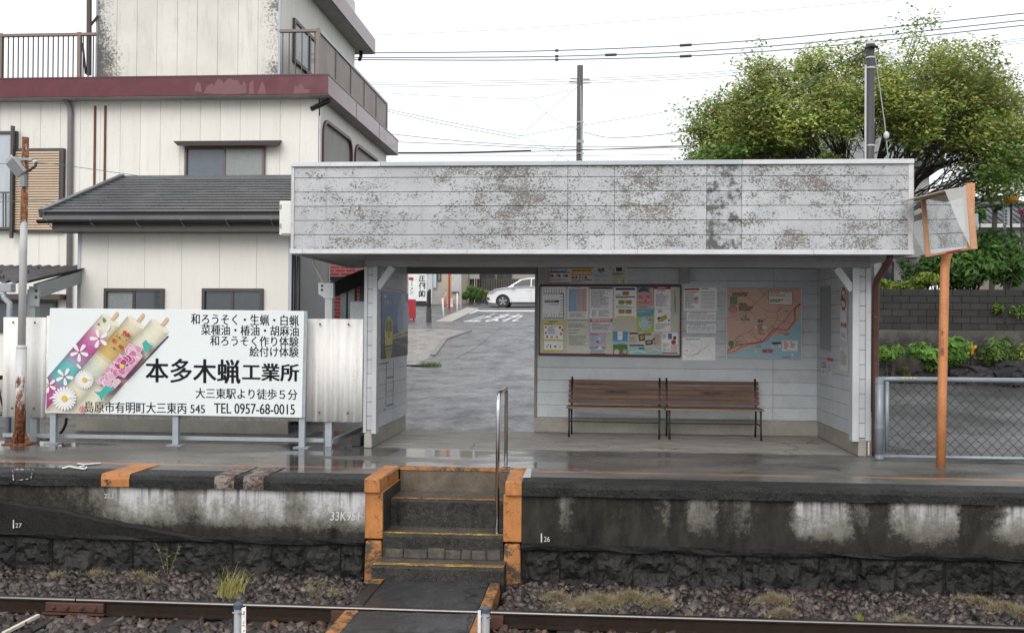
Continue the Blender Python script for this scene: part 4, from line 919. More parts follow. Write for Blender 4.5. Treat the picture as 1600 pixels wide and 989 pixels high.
# map board
LAND, SEA = (.58, .37, .29), (.30, .47, .56)
mo = [('p', [(.04, .99), (.0, .99), (.0, .945), (.1, .935), (.2, .88), (.3, .83), (.45, .79), (.5, .755), (.56, .74), (.6, .70), (.63, .66), (.7, .67), (.76, .65), (.82, .61), (.88, .57), (.93, .47), (.97, .45), (1.0, .33), (1., .99)], SEA)]
road = (.22, .12, .09)
for pts in ([(0, .08), (.05, .12)], [(.15, .0), (.4, .22), (.55, .33), (.68, .33), (.72, .28), (.76, .24)], [(.42, 0), (.55, .13), (.7, .22), (.73, .3), (.67, .33), (.69, .4), (.65, .48), (.64, .52)], [(.5, .34), (.54, .4), (.66, .43), (.84, .48), (.88, .5)], [(.08, .8), (.15, .68), (.3, .62), (.38, .56), (.46, .5), (.52, .42)], [(.1, .76), (.12, .72), (.2, .67)], [(.2, .67), (.28, .78)], [(.34, .62), (.42, .74)], [(.3, .62), (.36, .7), (.46, .72)], [(.6, .54), (.66, .6), (.78, .64)], [(.58, .66), (.55, .6), (.62, .52)], [(.12, .46), (.3, .34), (.36, .36), (.4, .4)], [(.95, .2), (.9, .14), (.8, .02)], [(.52, .48), (.5, .42)], [(.76, .64), (.8, .66)], [(.93, .28), (.91, .38), (.93, .44)]): mo.append(('s', pts, .005, road))
mo.append(('s', [(0, .43), (.12, .40), (.25, .33), (.4, .2), (.5, .09), (.6, 0)], .006, (.1, .16, .1)))
mo.append(('s', [(0, .91), (.06, .86), (.14, .82), (.25, .79), (.4, .77), (.48, .75), (.55, .68), (.62, .58), (.66, .565), (.75, .58), (.82, .58), (.88, .51), (.92, .45), (.92, .35), (.91, .3), (.94, .26), (1, .21)], .013, (.48, .03, .1)))
dl = [(.0, .94), (.1, .9), (.2, .84), (.32, .79), (.46, .77), (.55, .72), (.63, .62), (.7, .54), (.78, .46), (.84, .36), (.9, .29), (.99, .2)]
for (a, b) in zip(dl, dl[1:]):
    L_ = math.hypot(b[0] - a[0], b[1] - a[1]); n_ = max(2, int(L_ / .025))
    for i in range(n_): t0, t1 = i / n_, (i + .5) / n_; mo.append(('s', [(a[0] + (b[0] - a[0]) * t0, a[1] + (b[1] - a[1]) * t0), (a[0] + (b[0] - a[0]) * t1, a[1] + (b[1] - a[1]) * t1)], .012, K))
mo += [('r', .56, .035, .89, .23, (.35, .1, .08)), ('r', .567, .042, .883, .223, (.68, .64, .58)), ('d', .58, .055, .74, .08, 1, RED), ('d', .58, .09, .87, .11, 1, K), ('d', .58, .15, .86, .2, 2, K),
       ('r', .75, .73, .96, .88, (.68, .68, .62)), ('d', .77, .745, .84, .86, 4, RED), ('d', .86, .745, .94, .84, 3, (.4, .1, .2)), ('r', .61, .76, .73, .785, K), ('r', .61, .79, .73, .835, (.68, .68, .66)), ('d', .62, .795, .72, .83, 2, K), ('d', .75, .965, .96, .98, 1, K), ('r', .87, .925, .9, .945, W),
       ('r', .04, .12, .14, .23, (.1, .25, .06)), ('p', [(.05, .23), (.08, .13), (.11, .23)], (.2, .18, .16)), ('c', .08, .3, .06, (.12, .2, .08)), ('c', .08, .32, .05, (.5, .22, .28)), ('r', .03, .26, .13, .28, (.5, .25, .1)), ('c', .06, .79, .04, (.04, .22, .08)), ('r', .05, .81, .07, .86, (.2, .1, .05)),
       ('d', .07, .06, .3, .12, 3, K), ('d', .16, .21, .36, .33, 5, K), ('d', .12, .75, .22, .83, 4, (.25, .15, .15)), ('d', .42, .51, .52, .66, 6, (.3, .12, .1)), ('r', .48, .53, .54, .57, (.5, .6, .5)), ('c', .39, .55, .012, W), ('r', .42, .44, .45, .48, (.05, .08, .3)), ('c', .47, .46, .018, BLU),
       ('r', .35, .82, .4, .845, (.6, .35, .4)), ('c', .39, .89, .022, (.65, .6, .4)), ('c', .44, .785, .015, (.6, .3, .1)), ('c', .46, .74, .01, BLU), ('d', .4, .82, .5, .835, 1, K), ('r', .21, .42, .3, .46, (.12, .3, .26)), ('c', .255, .4, .014, BLU), ('c', .2, .445, .012, RED), ('c', .3, .445, .012, RED), ('d', .21, .485, .29, .495, 1, K), ('d', .77, .31, .86, .325, 1, K), ('d', .83, .44, .92, .45, 1, K), ('r', .78, .62, .84, .66, (.35, .3, .28)), ('d', .6, .53, .65, .54, 1, K)]
for cx in (.515, .59):
    mo += [('c', cx, .89, .022, (.5, .02, .03)), ('c', cx - .025, .865, .01, (.5, .02, .03)), ('c', cx + .025, .865, .01, (.5, .02, .03))]
    for s in (-1, 1):
        for q in (.0, .012, .024): mo.append(('s', [(cx, .89), (cx + s * .035, .885 + q)], .005, (.45, .02, .03)))
mp = paper('map_board', 'large pink and blue area map panel on the shelter wall', 'map board', [(1136, 450.5), (1251.5, 451.5), (1251, 562), (1135.5, 559.5)], backwall(.0), LAND, mo, .018, .0006)
for q in ((1133.5, 450, 1136, 561), (1251.5, 451, 1253, 562.5)):
    a, b = aY((q[0] + q[2]) / 2, q[1], YB - .012), aY((q[0] + q[2]) / 2, q[3], YB - .012); m = MB(); m.bar(a, b, .02, .026, (0, 1, 0)); m.build('frame_edge', TRIM, mp)
# right wall signs
def rwall(x, y, d): return aX(x, y, RWI - .0022 - d)
ns = paper('no_smoking_sign', 'tall white no smoking sign with a red ring on the right wall', 'sign', [(1312.5, 451), (1323.5, 449), (1323, 533.5), (1313, 530)], rwall, (.68, .68, .7),
  [('c', .5, .21, .44, RED), ('c', .5, .21, .33, (.68, .68, .7)), ('r', .2, .2, .75, .24, K), ('c', .62, .14, .1, (.35, .35, .36)), ('s', [(.24, .14), (.76, .28)], .12, RED), ('T', .06, .66, .94, .76, '構内禁煙', (.5, .03, .08), .02), ('d', .15, .86, .85, .96, 3, GRY)], .004, .0006)
paper('typed_notice', 'curling typed notice under the no smoking sign', 'notice', [(1312, 540), (1325.5, 542), (1325.5, 582), (1311.5, 576.5)], rwall, (.6, .6, .56), [TX(.3, .06, .6, .1, 1), TX(.12, .2, .85, .8, 8)], .003, .0006)
paper('small_red_header_notice', 'small notice with a red strip on the right wall', 'notice', [(1292.5, 558.5), (1301, 560), (1301, 586.5), (1292.5, 584)], rwall, (.62, .62, .62), [('r', 0, .0, 1, .2, RED), TX(.12, .3, .85, .9, 7)], .002, .0006)
paper('small_black_header_notice', 'small notice with black lettering left of the red strip notice', 'notice', [(1282.5, 565.5), (1291, 566.5), (1291, 586.5), (1282.5, 585.5)], rwall, (.62, .62, .62), [('r', .1, .04, .95, .12, K), ('r', .1, .18, .95, .42, K), ('d', .15, .22, .9, .38, 2, W, .6, False), TX(.12, .55, .85, .9, 4)], .002, .0006)
paper('grey_film', 'translucent looking grey panel on the right wall beside the corner', 'panel', [(1281, 448), (1298, 446), (1298, 549), (1281, 546)], rwall, (.3, .32, .34), [], .002)
# left wall poster
def lwall(x, y, d): return aX(x, y, LWI + .0022 + d)
tp = paper('train_poster', 'blue sky poster of a yellow railcar on the left inner wall', 'poster', [(596.8, 454.5), (638, 459), (637, 554.5), (596, 561.5)], lwall, (.075, .16, .36),
  [('r', .0, .5, 1, .74, (.05, .09, .24)), ('p', [(.0, .78), (.3, .7), (1, .74), (1, 1), (0, 1)], (.045, .04, .038)), ('c', .8, .34, .16, (.3, .36, .45)), ('c', .7, .4, .12, (.25, .32, .44)), ('c', .92, .38, .12, (.35, .4, .48)),
   ('p', [(.42, .66), (1, .58), (1, .615), (.42, .685)], (.45, .4, .04)), ('p', [(.42, .70), (1, .65), (1, .685), (.42, .72)], (.45, .4, .04)), ('p', [(.42, .73), (1, .82), (1, .9), (.5, .78)], (.12, .12, .12)),
   ('p', [(.14, .86), (.12, .6), (.14, .44), (.22, .37), (.32, .37), (.40, .44), (.42, .6), (.41, .86)], (.55, .46, .02)), ('p', [(.17, .6), (.17, .46), (.23, .41), (.23, .6)], (.02, .02, .02)), ('p', [(.31, .6), (.31, .41), (.37, .46), (.38, .6)], (.02, .02, .02)), ('r', .255, .43, .29, .7, (.05, .05, .04)), ('r', .15, .7, .2, .74, (.4, .4, .36)), ('r', .35, .7, .4, .74, (.4, .4, .36)), ('r', .14, .8, .42, .84, (.03, .05, .25)), ('p', [(.15, .88), (.4, .88), (.36, 1), (.18, 1)], (.3, .26, .03)),
   ('T', .06, .05, .2, .1, '幸', (.65, .66, .68), .02), ('T', .08, .13, .38, .2, 'る旅へ', (.65, .66, .68), .02), ('d', .45, .08, .95, .38, 9, (.22, .3, .48))], .004, .0006)
# outline chart on the lower left wall
mb = MB(); ch = lambda x, y: aX(x, y, LWI + .003)
for sg in ([(604, 565), (603, 634)], [(615, 563), (614, 633)], [(604, 590), (615, 588)], [(603, 634), (614, 631)], [(604, 612), (615, 609)]): stroke(mb, sg, .8, ch)
for sg in ([(605, 590.5), (614, 588.5)], [(605, 634), (614, 631)], [(599, 640), (602, 639)], [(590, 643), (593, 642)], [(593, 569), (607, 566)]): stroke(mb, sg, 2.2, ch)
part(mb, 'wall_chart_lines', M('brown_grey_line', (.2, .18, .16), .6), sh)

# ------------------------------------------------------------------ benches
BW = M('worn_bench_wood', (.125, .06, .034), .6, .65, 2.0, .4, 40, grime=1.0, grime_col=(.02, .016, .014), st=(.5, 3, 5), rnd=.2)
BWS = M('pale_worn_seat_wood', (.26, .16, .09), .6, .35, 3, .4, 40, grime=.4, st=(.5, 3, 5))
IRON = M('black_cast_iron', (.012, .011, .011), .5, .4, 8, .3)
def bench(fl, fr, label):
    e = thing('bench', label, 'bench', (0, 0, 0), 'benches in the shelter')
    L = (Vector(fr[:2]) - Vector(fl[:2])).length
    x0, x1 = -L / 2, L / 2
    for i in range(5):
        y = .02 + i * .085; part(B(x0 - .05, x1 + .05, y, y + .072, .415 + .004 * i * (i < 3), .437 + .004 * i * (i < 3)), 'seat_slat', BWS if i == 0 else BW, e, bev=.004)
    sl3 = None
    for i in range(5):
        z = .475 + i * .071; y = .41 + i * .018
        o = part(MB().hexa([(x0 - .05, y, z), (x1 + .05, y, z), (x1 + .05, y + .02, z), (x0 - .05, y + .02, z)], [(x0 - .05, y + .015, z + .058), (x1 + .05, y + .015, z + .058), (x1 + .05, y + .035, z + .058), (x0 - .05, y + .035, z + .058)]), 'back_slat', BW, e, bev=.004)
        if i == 2: sl3 = o
    mb = MB(); zc = .475 + 2 * .071; yb = .41 + 2 * .018
    put_text(mb, 'OMISAKI', lambda u, v: (-.16 + .32 * u, yb - .004 + .0085 * v, zc + .012 + .034 * v), .01); part(mb, 'lettering', M('burnt_lettering', (.012, .008, .006), .7), sl3)
    for x in (x0, x1):
        fr_ = part(MB().tube([(x, -.02, .0), (x, .015, .15), (x, .03, .3), (x, .02, .41), (x, .2, .412), (x, .4, .412), (x, .425, .46), (x, .46, .64), (x, .5, .86)], [.016, .013, .013, .016, .013, .015, .016, .016, .015], 8), 'side_frame', IRON, e, smooth=True)
        part(MB().tube([(x, .46, .0), (x, .43, .15), (x, .41, .41)], [.016, .013, .015], 8), 'rear_leg', IRON, e, smooth=True)
        part(MB().tube([(x, .025, .21), (x, .43, .21)], .01, 6), 'cross_rod', IRON, e)
    part(MB().tube([(x0, .23, .21), (x1, .23, .21)], .008, 6), 'stretcher', IRON, e)
    m = (Vector(fl) + Vector(fr)) / 2; ang = math.atan2(fr[1] - fl[1], fr[0] - fl[0])
    e.location = (m.x, m.y, 0.001); e.rotation_euler.z = ang
    return e
z0 = lambda x, y: aZ(x, y, 0)
b1l, b1r = z0(889, 682.5), z0(1030, 686); b2l, b2r = z0(1046, 686.5), z0(1190, 689)
off = .0
print('bench', b1l, b1r, b2l, b2r)
bench((b1l.x, b1l.y - .02, 0), (b1r.x, b1r.y, 0), 'slatted wooden bench on black iron legs, left of the pair')
bench((b2l.x, b2l.y, 0), (b2r.x, b2r.y + .05, 0), 'slatted wooden bench on black iron legs, right of the pair under the map')

# ------------------------------------------------------------------ billboard
GALV = M('galvanised_steel', (.30, .33, .36), .5, .2, 8, .15, metal=.2, grime=.2, grime_col=(.2, .12, .07))
YBB = 13.12
bb = thing('billboard', 'white candle maker billboard with three painted candles and black lettering', 'billboard', tuple(aY(272, 694, YBB)))
bc = [(78, 481.5), (475.5, 486), (471.5, 652.5), (70.5, 645)]
pts = [aY(x, y, YBB) for x, y in bc]
SIGNW = M('white_sign_enamel', (.66, .70, .70), .35, .03, 2, .02)
part(MB().hexa([p + Vector((0, .03, 0)) for p in (pts[3], pts[2], pts[1], pts[0])], [pts[3], pts[2], pts[1], pts[0]]), 'panel', SIGNW, bb, bev=.004)
part(MB().bar((pts[1] + pts[1]) / 2 + Vector((.014, .02, .0)), pts[2] + Vector((.014, .02, 0)), .05, .022, (0, 1, 0)), 'edge_strip', GALV, bb)
def zb(x, y): return (x / 3.955, 470 + y / 3.955)
LV = [0]
def bf(x, y): p = zb(x, y); return aY(p[0], p[1], YBB - .0008 - LV[0] * .0004)
rect = [(294, 44), (1900, 68), (1900, 735), (282, 690)]
def clipb(poly):      # keep inside the board: left and bottom edges
    def cut(P, f):
        r = []
        for i in range(len(P)):
            a, b = P[i], P[(i + 1) % len(P)]; fa, fb = f(a), f(b)
            if fa >= 0: r.append(a)
            if fa * fb < 0: t_ = fa / (fa - fb); r.append((a[0] + (b[0] - a[0]) * t_, a[1] + (b[1] - a[1]) * t_))
        return r
    P = cut(poly, lambda p: p[0] - (294 - 12 * (p[1] - 44) / 646) - 3)
    return cut(P, lambda p: 688 + (p[0] - 282) * .0255 - p[1] - 3) if len(P) > 2 else []
mb = MB()
def pp(poly, col):
    P = clipb(poly)
    if len(P) > 2:
        LV[0] += 1; mb.poly([bf(*p) for p in P][::-1], col)
def candle(tl, tr, d, L, stops, shade=True):
    """a candle seen lying aslant: strips across (round shading as printed) by bands along"""
    dl = math.hypot(*d); d = (d[0] / dl, d[1] / dl); n = 9; LV[0] += 1
    cs = [(.0, .55), (.12, .8), (.3, 1.0), (.5, 1.04), (.7, .98), (.88, .8), (1., .6)]
    def tone(u):
        for (a, va), (b, vb) in zip(cs, cs[1:]):
            if u <= b: return va + (vb - va) * (u - a) / (b - a)
        return .6
    seg = 34
    for i in range(seg):
        s0, s1 = L * i / seg, L * (i + 1) / seg + .3; t_ = (i + .5) / seg
        for (a, ca), (b, cb) in zip(stops, stops[1:]):
            if a <= t_ <= b: k = (t_ - a) / (b - a); base = tuple(ca[q] + (cb[q] - ca[q]) * k for q in range(3)); break
        for j in range(n):
            u0, u1 = j / n, (j + 1) / n + .004; P = []
            for u, s_ in ((u0, s0), (u1, s0), (u1, s1), (u0, s1)):
                P.append((tl[0] + (tr[0] - tl[0]) * u + d[0] * s_, tl[1] + (tr[1] - tl[1]) * u + d[1] * s_))
            Q = clipb(P)
            if len(Q) > 2: mb.poly([bf(*p) for p in Q][::-1], mul(base, tone((j + .5) / n)))
CRM = (.66, .63, .5); MAG = (.40, .07, .25); TUR = (.12, .42, .43); PAL = (.62, .5, .52)
# cast shadow as printed, right of the third candle
pp([(1035, 215), (1046, 222), (600, 692), (572, 692)], (.05, .06, .09))
candle((630, 82), (738, 158), (-.66, .76), 760, [(0, CRM), (.1, CRM), (.17, (.55, .25, .38)), (.3, MAG), (.42, (.35, .2, .35)), (.5, TUR), (.62, (.1, .4, .43)), (.72, MAG), (1, (.4, .03, .22))])
candle((790, 92), (888, 172), (-.66, .76), 800, [(0, CRM), (.12, (.6, .5, .3)), (.18, (.55, .36, .1)), (.34, (.55, .38, .14)), (.4, CRM), (.5, (.5, .55, .45)), (.6, CRM), (1, (.6, .55, .42))])
candle((935, 112), (1042, 198), (-.66, .76), 800, [(0, CRM), (.2, CRM), (.3, (.58, .42, .42)), (.45, (.5, .2, .33)), (.6, (.55, .4, .4)), (.7, CRM), (1, (.58, .54, .42))])
def oval(c, ra, rb, ax_, col):
    pp([(c[0] + ax_[0] * ra * math.cos(q) - ax_[1] * rb * math.sin(q), c[1] + ax_[1] * ra * math.cos(q) + ax_[0] * rb * math.sin(q)) for q in [i * math.pi / 10 for i in range(20)]], col)
for tl_, tr_ in (((630, 82), (738, 158)), ((790, 92), (888, 172)), ((935, 112), (1042, 198))):
    dv = (tr_[0] - tl_[0], tr_[1] - tl_[1]); l_ = math.hypot(*dv); oval(((tl_[0] + tr_[0]) / 2, (tl_[1] + tr_[1]) / 2), l_ / 2, 17, (dv[0] / l_, dv[1] / l_), mul(CRM, 1.02))
for (x, y) in ((682, 116), (842, 126), (990, 150)): pp([(x, y), (x + 40, y - 50), (x + 52, y - 42), (x + 52, y - 25), (x + 22, y + 12)], (.5, .33, .2)); pp([(x + 8, y - 2), (x + 44, y - 46), (x + 48, y - 40), (x + 16, y + 4)], (.62, .45, .3))
def petals(cx, cy, r, n, col, wd=.28, rot=0, ctr=None, cr=.12):
    for k in range(n):
        a = rot + k * 2 * math.pi / n; c, s = math.cos(a), math.sin(a)
        P = [(0, 0), (r * .45, -r * wd * .8), (r * .85, -r * wd), (r, 0), (r * .85, r * wd), (r * .45, r * wd * .8)]
        pp([(cx + c * x - s * y, cy + s * x + c * y) for x, y in P], col)
    if ctr: pp([(cx + r * cr * math.cos(i * .785), cy + r * cr * math.sin(i * .785)) for i in range(8)], ctr)
WH = (.72, .71, .7)
for x, y, r in ((613, 235, 60), (490, 318, 60), (398, 468, 58), (302, 522, 50)): petals(x, y, r, 5, WH, .2, random.uniform(0, 1), (.45, .05, .08), .13)
pp([(655, 190), (670, 150), (686, 152), (672, 185)], WH); pp([(300, 605), (350, 572), (358, 580), (318, 606)], WH); pp([(470, 395), (480, 388), (505, 415), (492, 420)], WH); pp([(640, 100), (655, 120), (640, 135), (632, 118)], GRN); pp([(598, 148), (612, 135), (615, 150)], (.2, .05, .1))
for x, y, r in ((522, 488, 62), (398, 603, 78)): petals(x, y, r, 22, WH, .09, .1, (.65, .42, .05), .26)
random.seed(11)
for (x, y) in ((705, 245), (775, 200), (745, 285), (790, 210), (760, 205)):
    for _ in range(6): pp([(x + random.uniform(-18, 18), y + random.uniform(-18, 18)) for _q in range(3)], random.choice([(.45, .03, .03), (.4, .05, .03), (.35, .02, .04)]))
for (x, y) in ((690, 290), (710, 292), (720, 215), (745, 235), (790, 245), (770, 250)):
    for _ in range(3): pp([(x, y), (x + random.uniform(-18, 18), y + random.uniform(-14, 18)), (x + random.uniform(-12, 12), y + random.uniform(-14, 14))], random.choice([(.06, .12, .1), (.03, .05, .05), (.1, .22, .2)]))
ax3 = (-.656, .755); pe3 = (.755, .656); c3 = (762, 392); clip0 = clipb
def clipb(poly):      # petals stay on the third candle
    P = clip0(poly)
    for sg, lim in ((1, 60), (-1, 60)):
        r = []
        for q in range(len(P)):
            a, b = P[q], P[(q + 1) % len(P)]; fa, fb = (lim - sg * ((p[0] - c3[0]) * pe3[0] + (p[1] - c3[1]) * pe3[1]) for p in (a, b))
            if fa >= 0: r.append(a)
            if fa * fb < 0: t_ = fa / (fa - fb); r.append((a[0] + (b[0] - a[0]) * t_, a[1] + (b[1] - a[1]) * t_))
        P = r
        if len(P) < 3: return []
    return P
pet = [(random.uniform(-125, 175), random.uniform(-58, 58)) for _ in range(46)]
pet.sort(key=lambda q: -abs(q[0] - 0) - .6 * abs(q[1]))
for sa, sb in pet:
    cx, cy = c3[0] + ax3[0] * sa + pe3[0] * sb, c3[1] + ax3[1] * sa + pe3[1] * sb; rad = random.uniform(22, 34); d_ = math.hypot(sa / 150, sb / 70)
    Pp = [(cx + rad * (1 + .16 * math.sin(3 * q + sa)) * math.cos(q), cy + rad * (1 + .14 * math.cos(4 * q)) * math.sin(q)) for q in [i * .628 for i in range(10)]]
    core = (.36, .03, .17) if d_ < .35 else ((.5, .14, .3) if d_ < .6 else random.choice([(.58, .36, .44), (.6, .42, .48), (.54, .26, .38)]))
    pp(Pp, (.68, .58, .62)); pp([(cx + (x - cx) * .86, cy + (y - cy) * .86) for x, y in Pp], core)
pp([(c3[0] - 8 + 16 * math.cos(i * .785), c3[1] + 12 + 14 * math.sin(i * .785)) for i in range(8)], (.62, .52, .08))
clipb = clip0
LT = (.04, .36, .32)
for P in ([(878, 262), (902, 240), (915, 258), (948, 285), (918, 292), (912, 322), (890, 308), (886, 285)], [(582, 562), (620, 560), (655, 522), (672, 536), (705, 530), (690, 556), (640, 585), (628, 622), (615, 590)]): pp(P, LT)
part(mb, 'printed_candles', PRINT, bb)
mb = MB(); LV[0] = 60
def tb(x0, y0, x1, y1, s, bold=0., m=None):
    for k, (dx, dy) in enumerate(((-.22, 0), (.22, 0)) if bold < .02 else ((-.5, -.3), (.5, .3), (-.5, .4), (.5, -.4), (0, 0), (-.9, 0), (.9, 0))):
        put_text(m or mb, s, lambda u, v: aY(x0 + (x1 - x0) * u + dx, y1 + (y0 - y1) * v + dy + (u - .5) * (x1 - x0) * .0155, YBB - .003 - k * .0002), .0)
tb(298.5, 491, 466.5, 508, '和ろうそく・生蝋・白蝋', .008); tb(314.5, 508, 466.5, 524.5, '菜種油・椿油・胡麻油', .008); tb(328.5, 525, 466.5, 541, '和ろうそく作り体験', .008); tb(390, 541.5, 466.5, 557.5, '絵付け体験', .008)
tb(228, 561, 375, 598, '本多木蝋', .035); tb(379, 568, 466.5, 595, '工業所', .03); tb(305.5, 607, 464.5, 623.5, '大三東駅より徒歩５分', .008); tb(132.5, 628, 320, 645.5, '島原市有明町大三東丙 545', .008); tb(334.5, 630.5, 460.5, 646.5, 'TEL 0957-68-0015', .008)
part(mb, 'lettering', M('black_lettering', (.006, .007, .012), .5, .05, spec=.15), bb)
mb = MB(); c_ = (129, 639.5)
for k in range(10): a = k * .628; stroke(mb, [(c_[0] + 5 * math.cos(a), c_[1] + 5 * math.sin(a)), (c_[0] + 5 * math.cos(a + .628), c_[1] + 5 * math.sin(a + .628))], 1, lambda x, y: aY(x, y, YBB - .0285))
stroke(mb, [(126, 638), (132, 638)], 1, lambda x, y: aY(x, y, YBB - .0285)); stroke(mb, [(129, 635), (129, 643)], 1, lambda x, y: aY(x, y, YBB - .0285)); stroke(mb, [(126, 641), (132, 642)], 1, lambda x, y: aY(x, y, YBB - .0285))
part(mb, 'red_seal', M('seal_red', (.45, .05, .08), .5), bb)
for px in (80, 272, 470):
    x = aY(px, 680, YBB).x; pt = part(B(x - .04, x + .04, YBB + .034, YBB + .1, .012, 1.4), 'post', GALV, bb, bev=.004); part(B(x - .1, x + .1, YBB - .02, YBB + .16, .002, .012), 'base_plate', GALV, pt)

# ------------------------------------------------------------------ corrugated fence
YFN = 13.3
CORR = M('weathered_white_corrugated', (.72, .71, .68), .78, .08, 3, .12, 40, spec=.2, grime=.4, grime_col=(.12, .1, .08), st=(3, 1, .35))
fe = thing('corrugated_fence', 'weathered white corrugated sheet fence behind the billboard', 'fence', (-5.5, YFN, 0))
zt, zb_ = aY(520, 498, YFN).z, aY(520, 659, YFN).z
xs_ = [aY(p, 560, YFN).x for p in (4, 72, 190, 300, 395, 478, 567)]
for a, b in zip(xs_, xs_[1:]):
    m = MB(); n = max(8, int((b - a) / .012)); zt_ = zt + random.uniform(-.015, .015)
    for i in range(n + 1):
        x = a + (b - a - .002) * i / n; y = YFN + .012 * math.sin(x * 2 * math.pi / .13)
        m.v += [(x, y, zb_ + random.uniform(-.004, .004)), (x, y, zt_)]
    for i in range(n): m.face((2 * i, 2 * i + 2, 2 * i + 3, 2 * i + 1))
    o = part(m, 'corrugated_sheet', CORR, fe, smooth=True); sd = o.modifiers.new('solid', 'SOLIDIFY'); sd.thickness = .003
    for zz in (zt_ - .07, zb_ + .12):
        for k in (.25, .75): part(MB().lathe((a + (b - a) * k, YFN - .02, zz), [(.014, 0), (.012, -.008)], 8, 'y'), 'sheet_bolt', RUST, o)
for px in (50, 512):
    x = aY(px, 680, YFN).x; part(B(x - .045, x + .045, YFN + .03, YFN + .12, .0, zt - .05), 'fence_post', GALV, fe, bev=.004)
part(B(xs_[0], aY(505, 680, YFN).x, YFN + .025, YFN + .06, .06, .11), 'bottom_rail', GALV, fe)
part(B(xs_[0], xs_[-1], YFN + .024, YFN + .058, 1.2, 1.26), 'top_rail', GALV, fe)
part(MB().bar(aY(518, 690, 13.36), aY(567, 668, 14.3), .05, .06), 'side_rail', GALV, fe)
tag(B(aY(552, 690, 13.5).x, aY(566, 690, 13.5).x, 13.4, 13.7, .003, .14).build('drain_box', DARKIN, bev=.01), 'small black drain box at the foot of the shelter post', 'drain box')

# ------------------------------------------------------------------ rusty lamp pole
def m_rustpole():
    t = NT('rust_streaked_grey_paint'); P = t.sep(t.pos()); n = t.noise(9, 6, .7, st=(1.5, 1.5, .5)); zz = t.ramp(t.rng(P[2], 0, 4.2), [(0, .95), (.07, .9), (.13, .55), (.2, .6), (.25, .35), (.3, .1), (.6, .12), (.66, .3), (.72, .75), (1, .85)])
    k = t.rng(t.math('ADD', n, t.math('MULTIPLY', zz, .55)), .80, .9); c = t.mix(k, t.mix(t.rng(t.noise(3), .3, .7), (.42, .42, .42), (.55, .55, .55)), t.mix(t.rng(t.noise(25), .35, .65), (.06, .022, .012), (.26, .1, .04)))
    t.bump(t.math('ADD', k, t.noise(50)), .3, .004); return t.out(c, t.rng(k, 0, 1, .45, .85), 0, .4)
RP = m_rustpole()
lb = aZ(31, 693.5, 0); lt = aY(40, 215, lb.y); L1 = lb + (lt - lb) * (475 - 285) / 475 * .0
lp = thing('lamp_pole', 'slim grey lamp pole with rust streaks and a clamp-on flood lamp', 'lamp pole', (lb.x, lb.y, 0))
def lpt(z): t_ = z / lt.z; return Vector((lb.x + (lt.x - lb.x) * t_, lb.y, z))
zc_ = aY(34, 545, lb.y).z
part(MB().tube([lpt(.012), lpt(zc_)], .068, 16), 'lower_tube', RP, lp, smooth=True); part(MB().tube([lpt(zc_ - .005), lpt(zc_ + .03), lpt(zc_ + .05)], [.068, .064, .05], 16), 'collar', RP, lp, smooth=True)
part(MB().tube([lpt(zc_ + .04), lpt(lt.z)], [.05, .044], 14), 'upper_tube', RP, lp, smooth=True)
part(B(lb.x - .17, lb.x + .17, lb.y - .15, lb.y + .15, .002, .014), 'base_plate', RP, lp)
for dx, dy in ((1, 0), (-1, 0), (0, 1), (0, -1)): part(MB().prism([(lb.x + dx * .06 - dy * .005, lb.y + dy * .06 - dx * .005, .014), (lb.x + dx * .15 - dy * .005, lb.y + dy * .15 - dx * .005, .014), (lb.x + dx * .06 - dy * .005, lb.y + dy * .06 - dx * .005, .2)], (dy * .01, dx * .01, 0)), 'gusset', RP, lp)
fl = thing('flood_lamp', 'grey flood lamp clamped to the rusty lamp pole', 'flood lamp', tuple(lpt(3.4)))
a = aY(16, 250, lb.y - .16); b = aY(35, 273, lb.y - .1); d = (b - a)
part(MB().bar(a, b, .17, .06, (0, .8, .6)), 'lamp_housing', M('grey_lamp_housing', (.33, .34, .35), .4, .1, 5, .1, metal=.3), fl, bev=.01)
part(MB().bar(a + Vector((-.012, -.03, .028)), b + Vector((-.012, -.03, .028)), .13, .012, (0, .8, .6)), 'lens', M('lamp_lens', (.6, .62, .64), .2), fl)
part(MB().bar(aY(37, 272, lb.y - .08), aY(37, 292, lb.y - .08), .06, .07), 'mount', M('grey_mount', (.2, .22, .24), .5), fl)
part(MB().tube([aY(37, 268, lb.y - .1), aY(45, 267, lb.y - .09), aY(55, 260, lb.y - .07), aY(57, 254, lb.y - .05)], .018, 8), 'cable', IRON, fl, smooth=True)
part(MB().bar(aY(29, 249, lb.y - .07), aY(51, 249, lb.y - .07), .03, .03), 'clamp', GALV, fl)
part(MB().lathe(aY(54, 254, lb.y - .04), [(.02, -.03), (.035, -.01), (.03, .0), (.035, .01), (.02, .03)], 10), 'insulator', M('pale_insulator', (.5, .53, .5), .3), fl)

